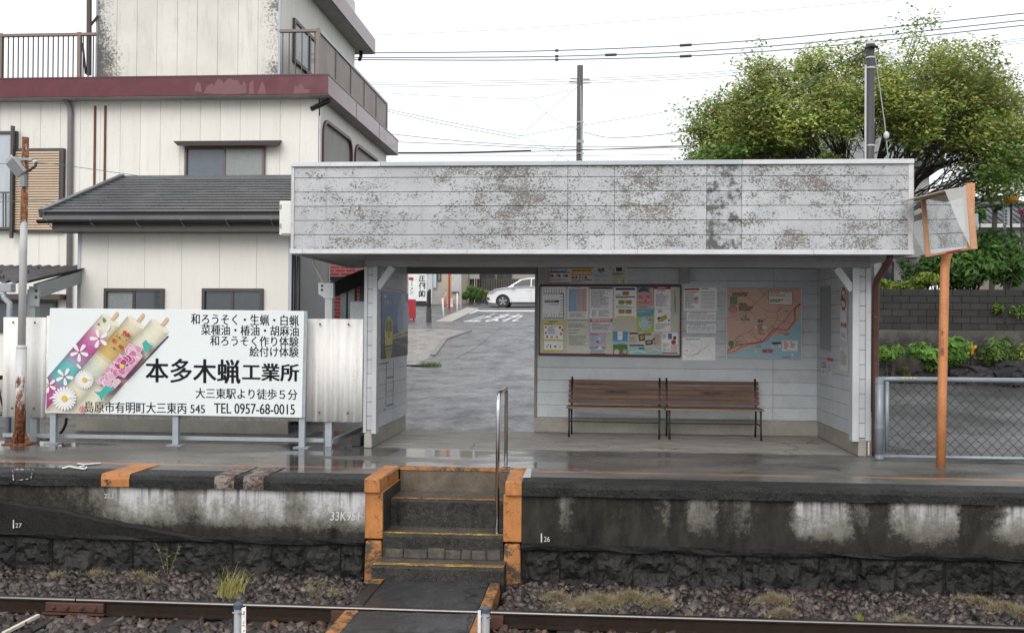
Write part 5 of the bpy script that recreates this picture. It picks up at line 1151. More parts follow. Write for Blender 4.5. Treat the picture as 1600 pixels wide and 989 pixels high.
# ------------------------------------------------------------------ building helpers
ALU = M('dark_bronze_window_frame', (.05, .045, .042), .45, .15, 5, .05)
GLASS = M('dark_window_glass', (.05, .06, .07), .06, .25, 1.2, 0, spec=.7)
GLASSP = M('frosted_window_glass', (.22, .24, .24), .25, .12, 2, .1)
def window(e, x0, x1, z0, z1, y, glasses, fw_=.035, dep=.06, frame=None):
    """frame of four bars with sliding panes, on a wall facing the camera"""
    frame = frame or ALU; m = MB(); m.box(x0, x1, y - dep, y, z1 - fw_, z1); m.box(x0, x1, y - dep, y, z0, z0 + fw_); m.box(x0, x0 + fw_, y - dep, y, z0 + fw_, z1 - fw_); m.box(x1 - fw_, x1, y - dep, y, z0 + fw_, z1 - fw_)
    n = len(glasses); s = (x1 - x0 - 2 * fw_) / n
    for i in range(1, n): m.box(x0 + fw_ + s * i - fw_ * .45, x0 + fw_ + s * i + fw_ * .45, y - dep * .8, y, z0 + fw_, z1 - fw_)
    o = part(m, 'window', frame, e)
    for i, g in enumerate(glasses):
        a = x0 + fw_ + s * i + fw_ * .45 * (i > 0); b = x0 + fw_ + s * (i + 1) - fw_ * .45 * (i < n - 1)
        part(B(a, b, y - dep * (.3 + .25 * (i % 2)), y - dep * .2, z0 + fw_, z1 - fw_), 'pane', g, o)
    return o
def pxs(x, y, Y): p = aY(x, y, Y); return p.x, p.z

# ------------------------------------------------------------------ annex
YA = 15.2
an = thing('annex_house', 'low pale house with a black ribbed metal roof behind the billboard', 'house', (-6, YA, 0))
SID = M('pale_grey_siding', (.70, .68, .63), .6, .05, 2, .15, 120, rnd=.02, grime=.12, grime_col=(.3, .28, .25), st=(2.5, 1, .3))
AX0, AX1 = aY(125, 420, YA).x, aY(452, 420, YA).x
seams = [125, 168.6, 226, 283.7, 343, 401, 452]
ztop = aY(300, 347, YA).z
for a, b in zip(seams, seams[1:]):
    part(B(aY(a, 420, YA).x + .0015, aY(b, 420, YA).x - .0015, YA, YA + .02, .26, ztop), 'siding_panel', SID, an, bev=.002)
part(B(AX0 + .01, AX1 - .01, YA + .022, 17.38, -.1, 2.9), 'core', DARKIN, an)
CORN = M('blue_grey_corner_trim', (.38, .41, .47), .5, .05, 3, .05)
for x in (AX0 - .035, AX1 - .012): part(B(x, x + .05, YA - .012, YA + .06, .26, ztop), 'corner_trim', CORN, an)
part(B(AX1 - .009, AX1 + .016, YA + .065, 17.4, .26, 3.0), 'side_wall', M('shaded_side_wall', (.26, .26, .255), .65, .1, 3, .2), an)  # the shadow on this side of the annex is put into the darker grey
part(B(AX1 - .03, AX1 + .035, 17.402, 17.46, .1, 3.0), 'rear_corner', CORN, an)
part(B(AX0 - .01, AX1 + .01, YA - .03, YA + .02, -.08, .215), 'foundation', CONC, an); part(B(AX0 - .02, AX1 + .02, YA - .05, YA + .0, .218, .256), 'base_flashing', IRON, an)
for px0, px1, gl in ((163, 256, (GLASSP, GLASS)), (316, 411, (GLASS, GLASS))):
    x0, z1 = pxs(px0, 450.5, YA - .04); x1, _ = pxs(px1, 450.5, YA - .04); window(an, x0, x1, z1 - .62, z1, YA - .002, gl, .045)
for q in range(2): part(MB().tube([(AX1 + .06 + q * .07, YA + .05, .1), (AX1 + .06 + q * .07, YA + .05, 2.95)], .03, 10), 'downpipe', IRON, an, smooth=True)
YE_, YR_ = 14.8, 17.4; ze, zr_ = aY(250, 334, YE_).z, aY(300, 280, YR_).z
ROOFM = NT('black_wet_metal_roof'); ROOFM.bump(ROOFM.noise(4, 3), .03, .004); ROOFM = ROOFM.out(ROOFM.mix(ROOFM.rng(ROOFM.noise(1.5, 4), .3, .7), (.045, .047, .053), (.08, .082, .09)), ROOFM.rng(ROOFM.noise(3, 4), .3, .7, .2, .34), 0, .9)
RX0, RX1 = aY(68, 335, YE_).x, -4.36
nst = 13
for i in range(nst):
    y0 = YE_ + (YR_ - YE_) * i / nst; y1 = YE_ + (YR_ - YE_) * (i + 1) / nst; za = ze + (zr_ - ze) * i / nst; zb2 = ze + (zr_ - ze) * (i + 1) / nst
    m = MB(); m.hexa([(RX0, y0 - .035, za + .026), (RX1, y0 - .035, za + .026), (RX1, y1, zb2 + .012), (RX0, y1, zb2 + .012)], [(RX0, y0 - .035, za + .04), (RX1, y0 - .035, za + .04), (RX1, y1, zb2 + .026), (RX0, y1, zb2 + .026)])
    m.cm = 1; m.box(RX0 + .004, RX1 - .004, y0 + .004, y0 + .02, za - .03, za + .024); part(m, 'roof_strip', [ROOFM, IRON], an)  # black riser under each strip paints in the shadow below its lip
part(MB().bar((RX0 - .02, YE_ - .02, ze + .01), (RX0 - .02, YR_, zr_ + .03), .09, .12), 'verge_flashing', ROOFM, an)
part(B(RX0, RX1, YR_ - .04, YR_ + .1, zr_ - .02, zr_ + .06), 'ridge_cap', ROOFM, an)
part(B(RX0, RX1, YE_ - .03, YE_ + .02, ze - .09, ze - .032), 'eaves_flashing', ROOFM, an)
part(B(RX0 + .12, RX1, YE_ + .03, YE_ + .06, ze - .26, ze - .05), 'fascia', M('brown_eaves_board', (.07, .06, .055), .55, .15, 3, .1), an)
part(B(RX0 + .14, RX1, YE_ + .06, YA + .0, ze - .262, ze - .24), 'eaves_soffit', M('brown_soffit', (.1, .09, .085), .6), an)
gt = MB(); n = 8
for x in (RX0 - .06, RX1):
    for k in range(n + 1): a = math.pi * k / n; gt.v.append((x, YE_ - .045 + .05 * math.cos(a), ze - .1 - .05 * math.sin(a)))
for k in range(n): gt.face((k, k + 1, n + 1 + k + 1, n + 1 + k))
g_ = part(gt, 'gutter', IRON, an); g_.modifiers.new('s', 'SOLIDIFY').thickness = .004
for px in (78, 146, 217, 287, 357, 427): x = aY(px, 340, YE_).x; part(MB().tube([(x, YE_ - .1, ze - .1), (x, YE_ - .07, ze - .15), (x + .02, YE_ + .02, ze - .2)], .006, 5), 'gutter_hook', GALV, an)

# ------------------------------------------------------------------ left carport
cp = thing('carport', 'open carport with a dark corrugated roof at the left edge', 'carport', (-8.2, 14.2, 0))
m = MB(); X0c, X1c = -10.5, aY(48, 436, 13.7).x; za, zb2 = aY(20, 440, 13.7).z, aY(60, 416, 15.6).z; n = 90
for i in range(n + 1):
    x = X0c + (X1c - X0c) * i / n; dz = .026 * math.sin(x * 2 * math.pi / .155)
    for t_ in (0, .33, .66, 1): m.v.append((x, 13.7 + 1.9 * t_, za + (zb2 - za) * t_ + dz))
for i in range(n):
    for k in range(3): m.face((i * 4 + k, (i + 1) * 4 + k, (i + 1) * 4 + k + 1, i * 4 + k + 1))
o = part(m, 'roof_sheet', M('dark_brown_corrugated_roof', (.055, .05, .052), .4, .3, 4, .2), cp, smooth=True); o.modifiers.new('s', 'SOLIDIFY').thickness = .006
for _ in range(9):
    t_ = random.random(); x = random.uniform(-9.4, X1c); part(MB().lathe((x, 13.75 + 1.8 * t_, za + (zb2 - za) * t_), [(.02, 0), (.012, .05), (.005, .07)], 6), 'roof_bolt', IRON, cp)
CG = M('grey_green_carport_steel', (.24, .27, .27), .5, .15, 5, .1)
part(MB().bar((X1c - .02, 13.9, za - .12), (X1c - .1, 15.5, zb2 - .13), .09, .19), 'roof_beam', CG, cp)
xq = aY(51, 560, 13.98).x
part(B(xq - .06, xq + .06, 13.92, 14.05, -.05, za - .1), 'post', CG, cp, bev=.005)
part(B(xq - .02, xq + .13, 13.90, 13.918, za - .34, za - .06), 'bracket_plate', CG, cp); [part(MB().lathe((xq + .085, 13.9, za - q), [(.022, 0), (.02, -.012)], 8, 'y'), 'bolt', IRON, cp) for q in (.12, .21)]
part(B(X0c, aY(20, 450, 13.6).x, 13.55, 13.68, za - .15, za - .03), 'gutter', GALV, cp, bev=.01)
xd = aY(14, 560, 13.6).x
part(MB().tube([aY(5, 458, 13.6), aY(7, 466, 13.6), aY(15, 474, 13.6), (xd, 13.6, aY(14, 484, 13.6).z), (xd, 13.6, .0)], .04, 12), 'downpipe', GALV, cp, smooth=True)
# bicycle glimpsed below the fence
bk = thing('bicycle', 'black bicycle parked behind the fence, its wheel showing below the sheets', 'bicycle', (-7.6, 13.95, -.06))
wx, wy, wr = aY(70, 655, 13.95).x, 13.95, .32
for k, x in enumerate((wx, wx - 1.08)):
    t = part(MB().tube([(x + wr * math.cos(i * .262), wy, .27 + wr * math.sin(i * .262)) for i in range(25)], .02, 6, False), 'wheel', IRON, bk, smooth=True)
    for i in range(12): part(MB().tube([(x, wy, .27), (x + wr * math.cos(i * .524), wy, .27 + wr * math.sin(i * .524))], .0025, 4), 'spoke', GALV, t)
part(MB().tube([(wx, wy, .27), (wx - .1, wy, .75), (wx - .12, wy, .9)], .017, 8), 'fork', IRON, bk); part(MB().tube([(wx - .1, wy, .72), (wx - .6, wy, .3), (wx - .72, wy, .8)], .017, 8), 'frame', IRON, bk); part(MB().tube([(wx - .6, wy, .3), (wx - 1.08, wy, .27), (wx - .7, wy, .7)], .012, 6), 'rear_stay', IRON, bk)
part(MB().cbox((wx - .75, wy, .83), (.24, .12, .06)), 'saddle', IRON, bk, bev=.02); part(MB().tube([(wx - .12, wy - .25, .92), (wx - .1, wy, .9), (wx - .12, wy + .25, .92)], .012, 8), 'handlebar', GALV, bk)
part(MB().tube([(wx - .95, wy + .08, .3), (wx - .75, wy - .02, .29), (wx - .72, wy + .12, -.03)], .01, 6), 'kickstand', GALV, bk)

# ------------------------------------------------------------------ main building
YS, YM = 22.0, 22.4
mh = thing('apartment_building', 'cream two-storey building with a maroon balcony band and roof terrace', 'building', (-11, YM, .3))
CREAMW = M('cream_wall_panel', (.68, .67, .615), .65, .07, 1.5, .25, 60, grime=.3, grime_col=(.3, .27, .22), rnd=.025, st=(2.5, 2.5, .22))
def m_tower():
    t = NT('mould_stained_cream_panel'); P = t.sep(t.pos()); base = t.mix(t.rng(t.noise(1.2, 5), .3, .7), (.56, .55, .50), (.68, .67, .61))
    e0 = aY(152, 60, 22.6).x; e1 = aY(437, 60, 22.6).x
    ed = t.math('MAXIMUM', t.rng(P[0], e0, e0 + .9, .40, 0), t.rng(P[0], e1 - .7, e1, 0, .36)); n = t.noise(17, 8, .8); lowz = t.rng(P[2], 7.1, 8.4, .16, 0)
    ed = t.math('MULTIPLY', ed, t.rng(t.noise(1.1, 4, .6), .3, .65, .45, 1.15)); k = t.rng(t.math('ADD', n, t.math('ADD', ed, t.math('MULTIPLY', lowz, t.rng(P[0], e0, e0 + 1.6, 1, .2)))), .72, .86); c = t.mix(t.math('MULTIPLY', k, .85), base, (.06, .055, .05))
    c = t.mix(t.math('MULTIPLY', t.rng(t.noise(3, 6, .7, st=(2, 1, .3)), .52, .75), .45), c, (.3, .29, .29)); t.bump(n, .35, .006); return t.out(c, .7, 0, .3)
TOWER = m_tower()
MAR = NT('maroon_glossy_sheet'); q = MAR.noise(2.5, 5, .6); MAR.bump(MAR.noise(1.2, 2), .06, .01)
MAR = MAR.out(MAR.mix(MAR.rng(q, .35, .65), (.085, .014, .022), (.12, .022, .032)), MAR.rng(MAR.noise(4, 4), .3, .7, .12, .22), 0, .45)
ROOFW = M('grey_eaves_soffit', (.28, .275, .26), .75, .2, 2, .2, grime=.4)
Xc = aY(500, 170, YM).x; Xs = aY(512.5, 130, YS).x + .0
Xs = aY(513, 130, YS).x
zs1, zs0 = aY(300, 118.5, YS).z, aY(300, 149.5, YS).z
YEND = 30.0
sw = 31.2; px = 500.0; pl = []
while px > -60: pl.append(px); px -= sw
for b, a in zip(pl, pl[1:]): part(B(aY(a, 200, YM).x + .0025, aY(b, 200, YM).x - .0025, YM, YM + .03, .3, zs0 - .001), 'wall_panel', CREAMW, mh, bev=.003)
part(B(-18, Xc - .03, YM + .032, YEND - .3, 0, zs0 - .002), 'core', M('joint_grey', (.3, .29, .27), .8), mh)
part(B(-18, Xs, YS, YEND, zs0, zs1 - .03), 'balcony_band', MAR, mh); part(B(-18.02, Xs + .012, YS - .012, YEND + .01, zs1 - .028, zs1), 'band_capping', M('dark_maroon_capping', (.07, .018, .026), .3), mh)
for k in range(1, 3): part(B(Xs + .001, Xs + .004, YS + 2.66 * k, YS + 2.66 * k + .012, zs0, zs1 - .03), 'band_joint', IRON, mh)
WP = M('pale_flaking_maroon', (.15, .055, .064), .5, .15, 8, .1)
def blob(pts): m = MB(); m.poly([aY(x, y, YS - .003) for x, y in pts]); part(m, 'faded_patch', WP, mh)
blob([(303, 143), (308, 128), (313, 131), (316, 145)]); blob([(318, 146), (322, 137), (326, 133), (331, 131), (335, 135), (338, 126), (343, 124), (347, 127), (350, 131), (355, 124), (361, 123), (366, 126), (371, 125), (375, 132), (378, 134), (381, 126), (384, 132), (385, 146), (372, 147), (350, 148), (330, 147)]); blob([(389, 148), (390, 130), (396, 126), (397, 147)]); blob([(403, 147), (409, 127), (413, 133), (416, 147)]); blob([(459, 147), (460, 134), (466, 137), (470, 130), (476, 140), (484, 141), (483, 146)])
part(B(-18, Xs - .02, YS + .02, YEND - .02, zs0 - .016, zs0 - .003), 'band_soffit', ROOFW, mh)
# right face with two arched openings
Xf = Xc
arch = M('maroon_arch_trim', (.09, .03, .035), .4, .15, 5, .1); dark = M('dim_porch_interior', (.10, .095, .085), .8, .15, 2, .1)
yA = [YM + .22, YM + 2.95, YM + 3.3, YM + 6.2]
zt_ = aX(519, 203, Xf).z
zt_ = zs0 - .42
wallm = MB()
def rface(y0, y1, z0, z1): wallm.box(Xf - .03, Xf, y0, y1, z0, z1)
ze0 = .3
rface(YM, yA[0], ze0, zs0 - .003); rface(yA[1], yA[2], ze0, zs0 - .003); rface(yA[3], YEND - .3, ze0, zs0 - .003)
for a, b in ((yA[0], yA[1]), (yA[2], yA[3])): rface(a, b, zt_, zs0 - .003)
rc = .35
for a, b in ((yA[0], yA[1]), (yA[2], yA[3])):
    for yy, s in ((a, 1), (b, -1)):
        P = [(Xf, yy, zt_), (Xf, yy, zt_ - rc)] + [(Xf, yy + s * rc * (1 - math.cos(t_)), zt_ - rc + rc * math.sin(t_)) for t_ in [i * math.pi / 12 for i in range(1, 7)]]
        wallm.prism(P if s > 0 else P[::-1], (-.03, 0, 0))
part(wallm, 'side_wall', CREAMW, mh)
for a, b in ((yA[0], yA[1]), (yA[2], yA[3])):
    path = [(Xf - .05, a, .4), (Xf - .05, a, zt_ - rc)] + [(Xf - .05, a + rc * (1 - math.cos(t_)), zt_ - rc + rc * math.sin(t_)) for t_ in [i * math.pi / 12 for i in range(1, 7)]] + [(Xf - .05, b - rc * (1 - math.sin(t_)), zt_ - rc + rc * math.cos(t_)) for t_ in [i * math.pi / 12 for i in range(0, 7)]] + [(Xf - .05, b, .4)]
    m = MB()
    for p, q in zip(path, path[1:]): m.bar(p, q, .07, .2, (1, 0, 0))
    part(m, 'arch_trim', arch, mh)
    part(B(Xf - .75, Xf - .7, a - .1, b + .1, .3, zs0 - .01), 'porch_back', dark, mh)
part(MB().bar((Xf + .002, YM - .004, zs0 - .4), (Xf + .002, YM - .004, 1.0), .035, .02), 'rusty_corner_bead', RUSTY_TRIM, mh)
# awning window on the front
AW = M('dark_brown_awning', (.06, .045, .04), .5, .2, 4, .1)
x0, z1 = pxs(289, 230, YM - .05); x1, _ = pxs(414, 230, YM - .05); window(mh, x0, x1, z1 - 1.0, z1, YM - .002, (M('blue_grey_glass', (.09, .11, .14), .1, .2, 1, 0, spec=.7), GLASSP), .05, .08, M('brown_window_frame', (.12, .085, .075), .5))
x0, z1 = pxs(271, 219, YM - .3); x1, z0 = pxs(434, 227, YM - .3); part(MB().hexa([(x0 + .1, YM - .3, z0), (x1 - .05, YM - .3, z0), (x1 - .05, YM - .001, z0 + .05), (x0 + .1, YM - .001, z0 + .05)], [(x0, YM - .32, z1 - .03), (x1, YM - .32, z1 - .03), (x1, YM - .001, z1 + .03), (x0, YM - .001, z1 + .03)]), 'awning', AW, mh)
# left window and shutter
x0, z1 = pxs(-40, 206, YM - .06); x1, z0 = pxs(25, 360, YM - .06); lw = window(mh, x0, x1, z0, z1, YM - .002, (M('curtained_glass', (.42, .46, .5), .25, .1, 3, 0, st=(6, 1, .6)),) * 2, .06, .09)
x0, z1 = pxs(20, 232, YM - .12); x1, z0 = pxs(97, 363, YM - .12)
sb = part(B(x0, x1, YM - .10, YM - .001, z0, z1), 'shutter_box', ALU, mh)
TAN = M('tan_shutter_slat', (.45, .34, .24), .5, .1, 3, .05); ns = 31; mS = MB().hexa([(x0 + .07, YM - .13, 0), (x1 - .09, YM - .13, 0), (x1 - .09, YM - .102, 0), (x0 + .07, YM - .102, 0)], [(x0 + .07, YM - .112, .043), (x1 - .09, YM - .112, .043), (x1 - .09, YM - .102, .043), (x0 + .07, YM - .102, .043)])
s0 = None
for i in range(ns):
    zz = z0 + .06 + (z1 - z0 - .12) * i / ns
    if s0 is None: s0 = part(mS, 'slat', TAN, sb); s0.location.z = zz
    else: c = s0.copy(); COL.objects.link(c); c.location.z = zz
part(B(aY(18, 300, YM - .2).x - .03, aY(18, 300, YM - .2).x + .03, YM - .22, YM - .14, aY(18, 372, YM - .2).z, aY(18, 197, YM - .2).z), 'rail_post', ALU, mh)
for q in (5, 9): part(MB().tube([aY(q, 302, YM - .18), aY(q, 355, YM - .18)], .014, 6), 'window_bar', ALU, mh)
part(MB().bar(aY(-30, 301, YM - .18), aY(18, 301, YM - .18), .03, .03), 'window_rail', ALU, mh); part(MB().bar(aY(-30, 357, YM - .18), aY(16, 357, YM - .18), .05, .05), 'window_rail', ALU, mh)
# downpipes, rusty strips
GP_ = M('mauve_grey_downpipe', (.17, .16, .17), .45, .15, 4, .1)
part(MB().tube([aY(102, 150, YS + .25), aY(103, 158, YS + .25), aY(109, 166, YM - .07), aY(110, 176, YM - .07), (aY(109, 400, YM - .07).x, YM - .07, .3)], .06, 12), 'downpipe', GP_, mh, smooth=True)
part(MB().tube([aY(514, 149, YS + .4), aY(514, 158, YS + .4), aY(486, 171, YS + .4)], .055, 10), 'drain_elbow', IRON, mh, smooth=True)
RS = M('rust_streak_strip', (.13, .045, .02), .8, .5, 6, .4, st=(3, 3, .4))
for px in (148.5, 164.5): x = aY(px, 230, YM).x; part(B(x - .022, x + .022, YM - .03, YM - .001, 3.2, aY(px, 166, YM).z), 'rusty_strip', RS, mh)
x0, z1 = pxs(-40, 459, YM - .3); x1, z0 = pxs(95, 468, YM - .3); part(B(x0, x1, YM - .35, YM - .001, z0, z1), 'lower_awning', AW, mh); x0, z1 = pxs(-20, 470, YM - .05); x1, z0 = pxs(88, 500, YM - .05); window(mh, x0, x1, z0 - .3, z1, YM - .002, (GLASS, GLASS), .06)
# tower (upper storey)
YT = 22.6; T0, T1 = aY(152, 60, YT).x, aY(437, 60, YT).x
ts = [152, 182.5, 214, 245, 277, 308, 340, 372, 403, 437]
for a, b in zip(ts, ts[1:]): part(B(aY(a, 60, YT).x + .003, aY(b, 60, YT).x - .003, YT, YT + .03, zs1 - .04, 11.2), 'tower_panel', TOWER, mh, bev=.003)
YTE = 29.8
part(B(T0 + .02, T1 - .035, YT + .032, YTE, zs1 - .04, 11.2), 'tower_core', M('joint_grey', (.3, .29, .27), .8), mh)
n = 16
for i in range(n):
    y0 = YT + .032 + (YTE - YT - .032) * i / n; y1 = YT + .032 + (YTE - YT - .032) * (i + 1) / n; part(B(T1 - .033, T1 - .003, y0 + .003, y1 - .003, zs1 - .04, 11.2), 'tower_side_panel', CREAMW, mh)
part(B(T1 - .03, T1 + .02, YT - .02, YT + .03, zs1, 11.2), 'corner_trim', CORN, mh); part(B(T0 - .03, T0 + .01, YT - .02, YT + .03, zs1, 11.2), 'corner_trim', CORN, mh)
# upper eaves: edge passes the photo points at the right
e1 = aY(586.5, 85, YEND + .4); e2 = aY(586.5, 65, YEND + .4)
part(B(T0 + .12, e1.x, 22.3, YEND + .4, e1.z, e2.z + .05), 'upper_roof', MAR, mh); part(B(T0 + .13, e1.x - .03, 22.32, YEND + .38, e1.z - .015, e1.z - .003), 'upper_soffit', ROOFW, mh)
part(MB().tube([(e1.x - .35, YEND, e1.z), (e1.x - .35, YEND, e1.z - .18), (T1 + .1, YEND - .05, e1.z - .3)], .055, 8), 'drain_elbow', IRON, mh, smooth=True)
# window on the tower's side
wy0, wy1 = aX(457, 60, T1).y, aX(505, 100, T1).y; wz1 = aX(457, 28, T1).z; wz0 = aX(457, 96, T1).z
m = MB(); m.box(T1, T1 + .06, wy0, wy1, wz1 - .08, wz1); m.box(T1, T1 + .06, wy0, wy1, wz0, wz0 + .08); m.box(T1, T1 + .06, wy0, wy0 + .1, wz0 + .08, wz1 - .08); m.box(T1, T1 + .06, wy1 - .1, wy1, wz0 + .08, wz1 - .08); m.box(T1, T1 + .05, (wy0 + wy1) / 2 - .06, (wy0 + wy1) / 2 + .06, wz0 + .08, wz1 - .08)
sw_ = part(m, 'window', ALU, mh); part(B(T1, T1 + .025, wy0 + .1, (wy0 + wy1) / 2 - .06, wz0 + .08, wz1 - .08), 'pane', GLASSP, sw_); part(B(T1, T1 + .03, (wy0 + wy1) / 2 + .06, wy1 - .1, wz0 + .08, wz1 - .08), 'pane', GLASS, sw_)
# terrace railings
RAILB = M('brown_aluminium_rail', (.17, .13, .105), .45, .1, 5, .05)
def railing(xa, xb, y, zt__, posts, nb, name):
    for x in posts: part(B(x - .04, x + .04, y - .04, y + .04, zs1, zt__ + .02), 'railing_post', RAILB, mh)
    part(B(xa, xb, y - .045, y + .045, zt__ - .06, zt__), 'top_rail', RAILB, mh); m0 = None
    for i in range(nb):
        x = xa + (xb - xa) * (i + .5) / nb
        if m0 is None: m0 = part(B(-.011, .011, y - .011, y + .011, zs1, zt__ - .06), 'baluster', ALU, mh); m0.location.x = x
        else: c = m0.copy(); COL.objects.link(c); c.location.x = x
yl = YS + .25; zt__ = aY(60, 53.5, yl).z
railing(aY(-60, 60, yl).x, aY(150, 60, yl).x, yl, zt__, [aY(2, 60, yl).x, aY(124.5, 60, yl).x], 27, 'l')
xr0, xr1 = aY(437, 60, yl).x, aY(497, 60, yl).x
railing(xr0, xr1, yl, zt__, [xr1], 6, 'r')
xe = xr1
def m_perf():
    t = NT('perforated_brown_panel'); c = t.mix(t.rng(t.noise(1.5, 4), .35, .65), (.14, .11, .09), (.22, .18, .15)); return t.out(c, .45, .2, .4)
PERF = m_perf()
yy = [yl + .06 + (YEND - .3 - yl) * i / 5 for i in range(6)]
for a, b in zip(yy, yy[1:]):
    part(B(xe - .012, xe + .012, a + .02, b - .06, zs1 + .03, zt__ - .08), 'perforated_panel', PERF, mh); part(B(xe - .03, xe + .03, b - .05, b + .01, zs1, zt__ - .06), 'railing_post', RAILB, mh)
part(B(xe - .045, xe + .045, yl + .05, YEND - .3, zt__ - .06, zt__), 'top_rail', TRIMG, mh)
part(MB().tube([aY(139, 118, yl + .2), aY(139.5, -20, yl + .2)], .06, 8), 'antenna_mast', AW, mh); part(MB().tube([aY(140, 42, yl + .2), aY(153, 26, YT)], .03, 6), 'mast_brace', RUST, mh); part(MB().tube([aY(129, 68, yl + .15), aY(134, 116, yl + .15)], .025, 6), 'mast_strut', IRON, mh)

# ------------------------------------------------------------------ brick building, right carport post
BRK = NT('red_brick_wall'); bt = BRK.n('ShaderNodeTexBrick'); BRK.put(bt.inputs['Vector'], BRK.n('ShaderNodeMapping').outputs[0])
mpn = [n_ for n_ in BRK.t.nodes if n_.type == 'MAPPING'][0]; BRK.put(mpn.inputs[0], BRK.pos()); mpn.inputs['Rotation'].default_value = (R(-90), 0, 0)
bt.inputs['Color1'].default_value = (.30, .045, .04, 1); bt.inputs['Color2'].default_value = (.22, .03, .03, 1); bt.inputs['Mortar'].default_value = (.3, .2, .18, 1); bt.inputs['Scale'].default_value = 1.0
bt.inputs['Brick Width'].default_value = .22; bt.inputs['Row Height'].default_value = .07; bt.inputs['Mortar Size'].default_value = .008
BRK = BRK.out(bt.outputs['Color'], .6, 0, .3)
YK = 20.0
br = thing('brick_building', 'red brick building with grey door panels, seen left of the shelter', 'building', (-4.6, YK, .1))
zk = aY(540, 433, YK).z
part(B(-6.2, -3.85, YK, YK + .3, zk, 4.4), 'brick_wall', BRK, br); part(B(-6.2, -3.85, YK - .25, YK - .003, zk - .07, zk - .002), 'canopy', IRON, br)
for a, b, mt, nm in ((515, 531, BRK, 'brick_pier'), (531, 540, GLASSP, 'door_panel'), (540, 543, IRON, 'door_stile'), (543, 553, GLASSP, 'door_panel'), (553, 557, IRON, 'door_stile'), (557, 561, BRK, 'brick_pier'), (561, 580, GLASS, 'door_panel')):
    part(B(aY(a, 460, YK).x + .001, aY(b, 460, YK).x - .001, YK + .05, YK + .2, .0, zk - .072), nm, mt, br)
cw = thing('canopy_post', 'white steel post with a bolted bracket carrying a dark sloping beam', 'canopy post', (aY(515, 560, 13.9).x, 13.9, 0))
x0, x1 = aY(509, 480, 13.9).x, aY(520.5, 480, 13.9).x; WS = M('white_painted_steel', (.5, .51, .52), .45, .08, 4, .05); z6 = aY(515, 466, 13.9).z
part(B(x0, x1, 13.85, 13.97, -.05, z6), 'post', WS, cw, bev=.006)
part(MB().prism([aY(*p, 13.84) for p in ((497.5, 442), (520.5, 442), (520.5, 466), (507, 466), (497.5, 459))], (0, .1, 0)), 'bracket', WS, cw)
for q in (446.5, 453): part(MB().lathe(aY(503, q, 13.838), [(.018, 0), (.015, -.01)], 8, 'y'), 'bolt', IRON, cw)
part(MB().bar(aY(520, 452, 14.0), aY(572, 431, 14.9), .08, .2), 'beam', IRON, cw)
part(MB().tube([aY(486, 398, 13.5), aY(492, 416, 13.7), aY(505, 441, 13.83)], .014, 8), 'conduit', M('cream_conduit', (.6, .57, .5), .5), cw)
ac = tag(B(aY(552, 480, 14.3).x, -3.08, 14.1, 14.45, aY(560, 560, 14.2).z, aY(560, 471, 14.2).z).build('cabinet', M('pale_grey_cabinet', (.5, .54, .57), .5), bev=.02), 'pale grey cabinet beside the left wall of the shelter', 'cabinet')

# ------------------------------------------------------------------ chain-link fence
YC = 12.95
cf_ = thing('chain_link_fence', 'grey chain-link fence on tubular posts at the right platform edge', 'fence', (3.6, YC, 0))
xp = aY(1374, 650, YC).x; zt = aY(1374, 592, YC).z; zbt = aY(1400, 713, YC).z; XE = 7.2
GF = M('grey_galvanised_tube', (.22, .25, .28), .45, .2, 8, .15, metal=.3)
part(MB().tube([(xp, YC, .0), (xp, YC, zt + .02)], .05, 14), 'fence_post', GF, cf_, smooth=True); part(MB().tube([(xp + .09, YC - .005, .1), (xp + .09, YC - .005, zt - .03)], .025, 10), 'frame_upright', GF, cf_, smooth=True)
part(MB().tube([(xp - .02, YC, zt), (xp + .2, YC, zt), (XE, YC, zt)], .032, 12), 'top_rail', GF, cf_, smooth=True); part(MB().tube([(xp, YC, zbt), (XE, YC, zbt)], .026, 12), 'bottom_rail', GF, cf_, smooth=True)
part(MB().tube([(XE, YC, 0), (XE, YC, zt)], .04, 12), 'fence_post', GF, cf_)
for zz in (zt - .02, .42, zbt): part(MB().lathe((xp, YC, zz - .03), [(.056, 0), (.056, .05)], 12), 'collar', GF, cf_)
m = MB(); a0, a1, H = xp + .12, XE, zt - zbt - .02; p_ = .125; zl = zbt + .01; x = a0 - H
while x < a1:
    for s in (1, -1):
        q0, q1 = (x, zl), (x + H, zl + H)
        t0, t1 = max(0, (a0 - x) / H), min(1, (a1 - x) / H)
        if t1 > t0:
            za, zb3 = (zl + H * t0, zl + H * t1) if s > 0 else (zl + H * (1 - t0), zl + H * (1 - t1))
            m.tube([(x + H * t0, YC - .004 * s, za), (x + H * t1, YC - .004 * s, zb3)], .0042, 4, False)
    x += p_
part(m, 'wire_mesh', M('dull_fence_wire', (.045, .036, .034), .6, .2, 8, 0), cf_)
m = MB()
for k in range(4): q = aY(1411 + k * 6, 590.5, YC - .036); m.cbox(q, (.03, .006, .022))
part(m, 'yellow_tape', M('pale_yellow_tape', (.5, .48, .2), .5), cf_)

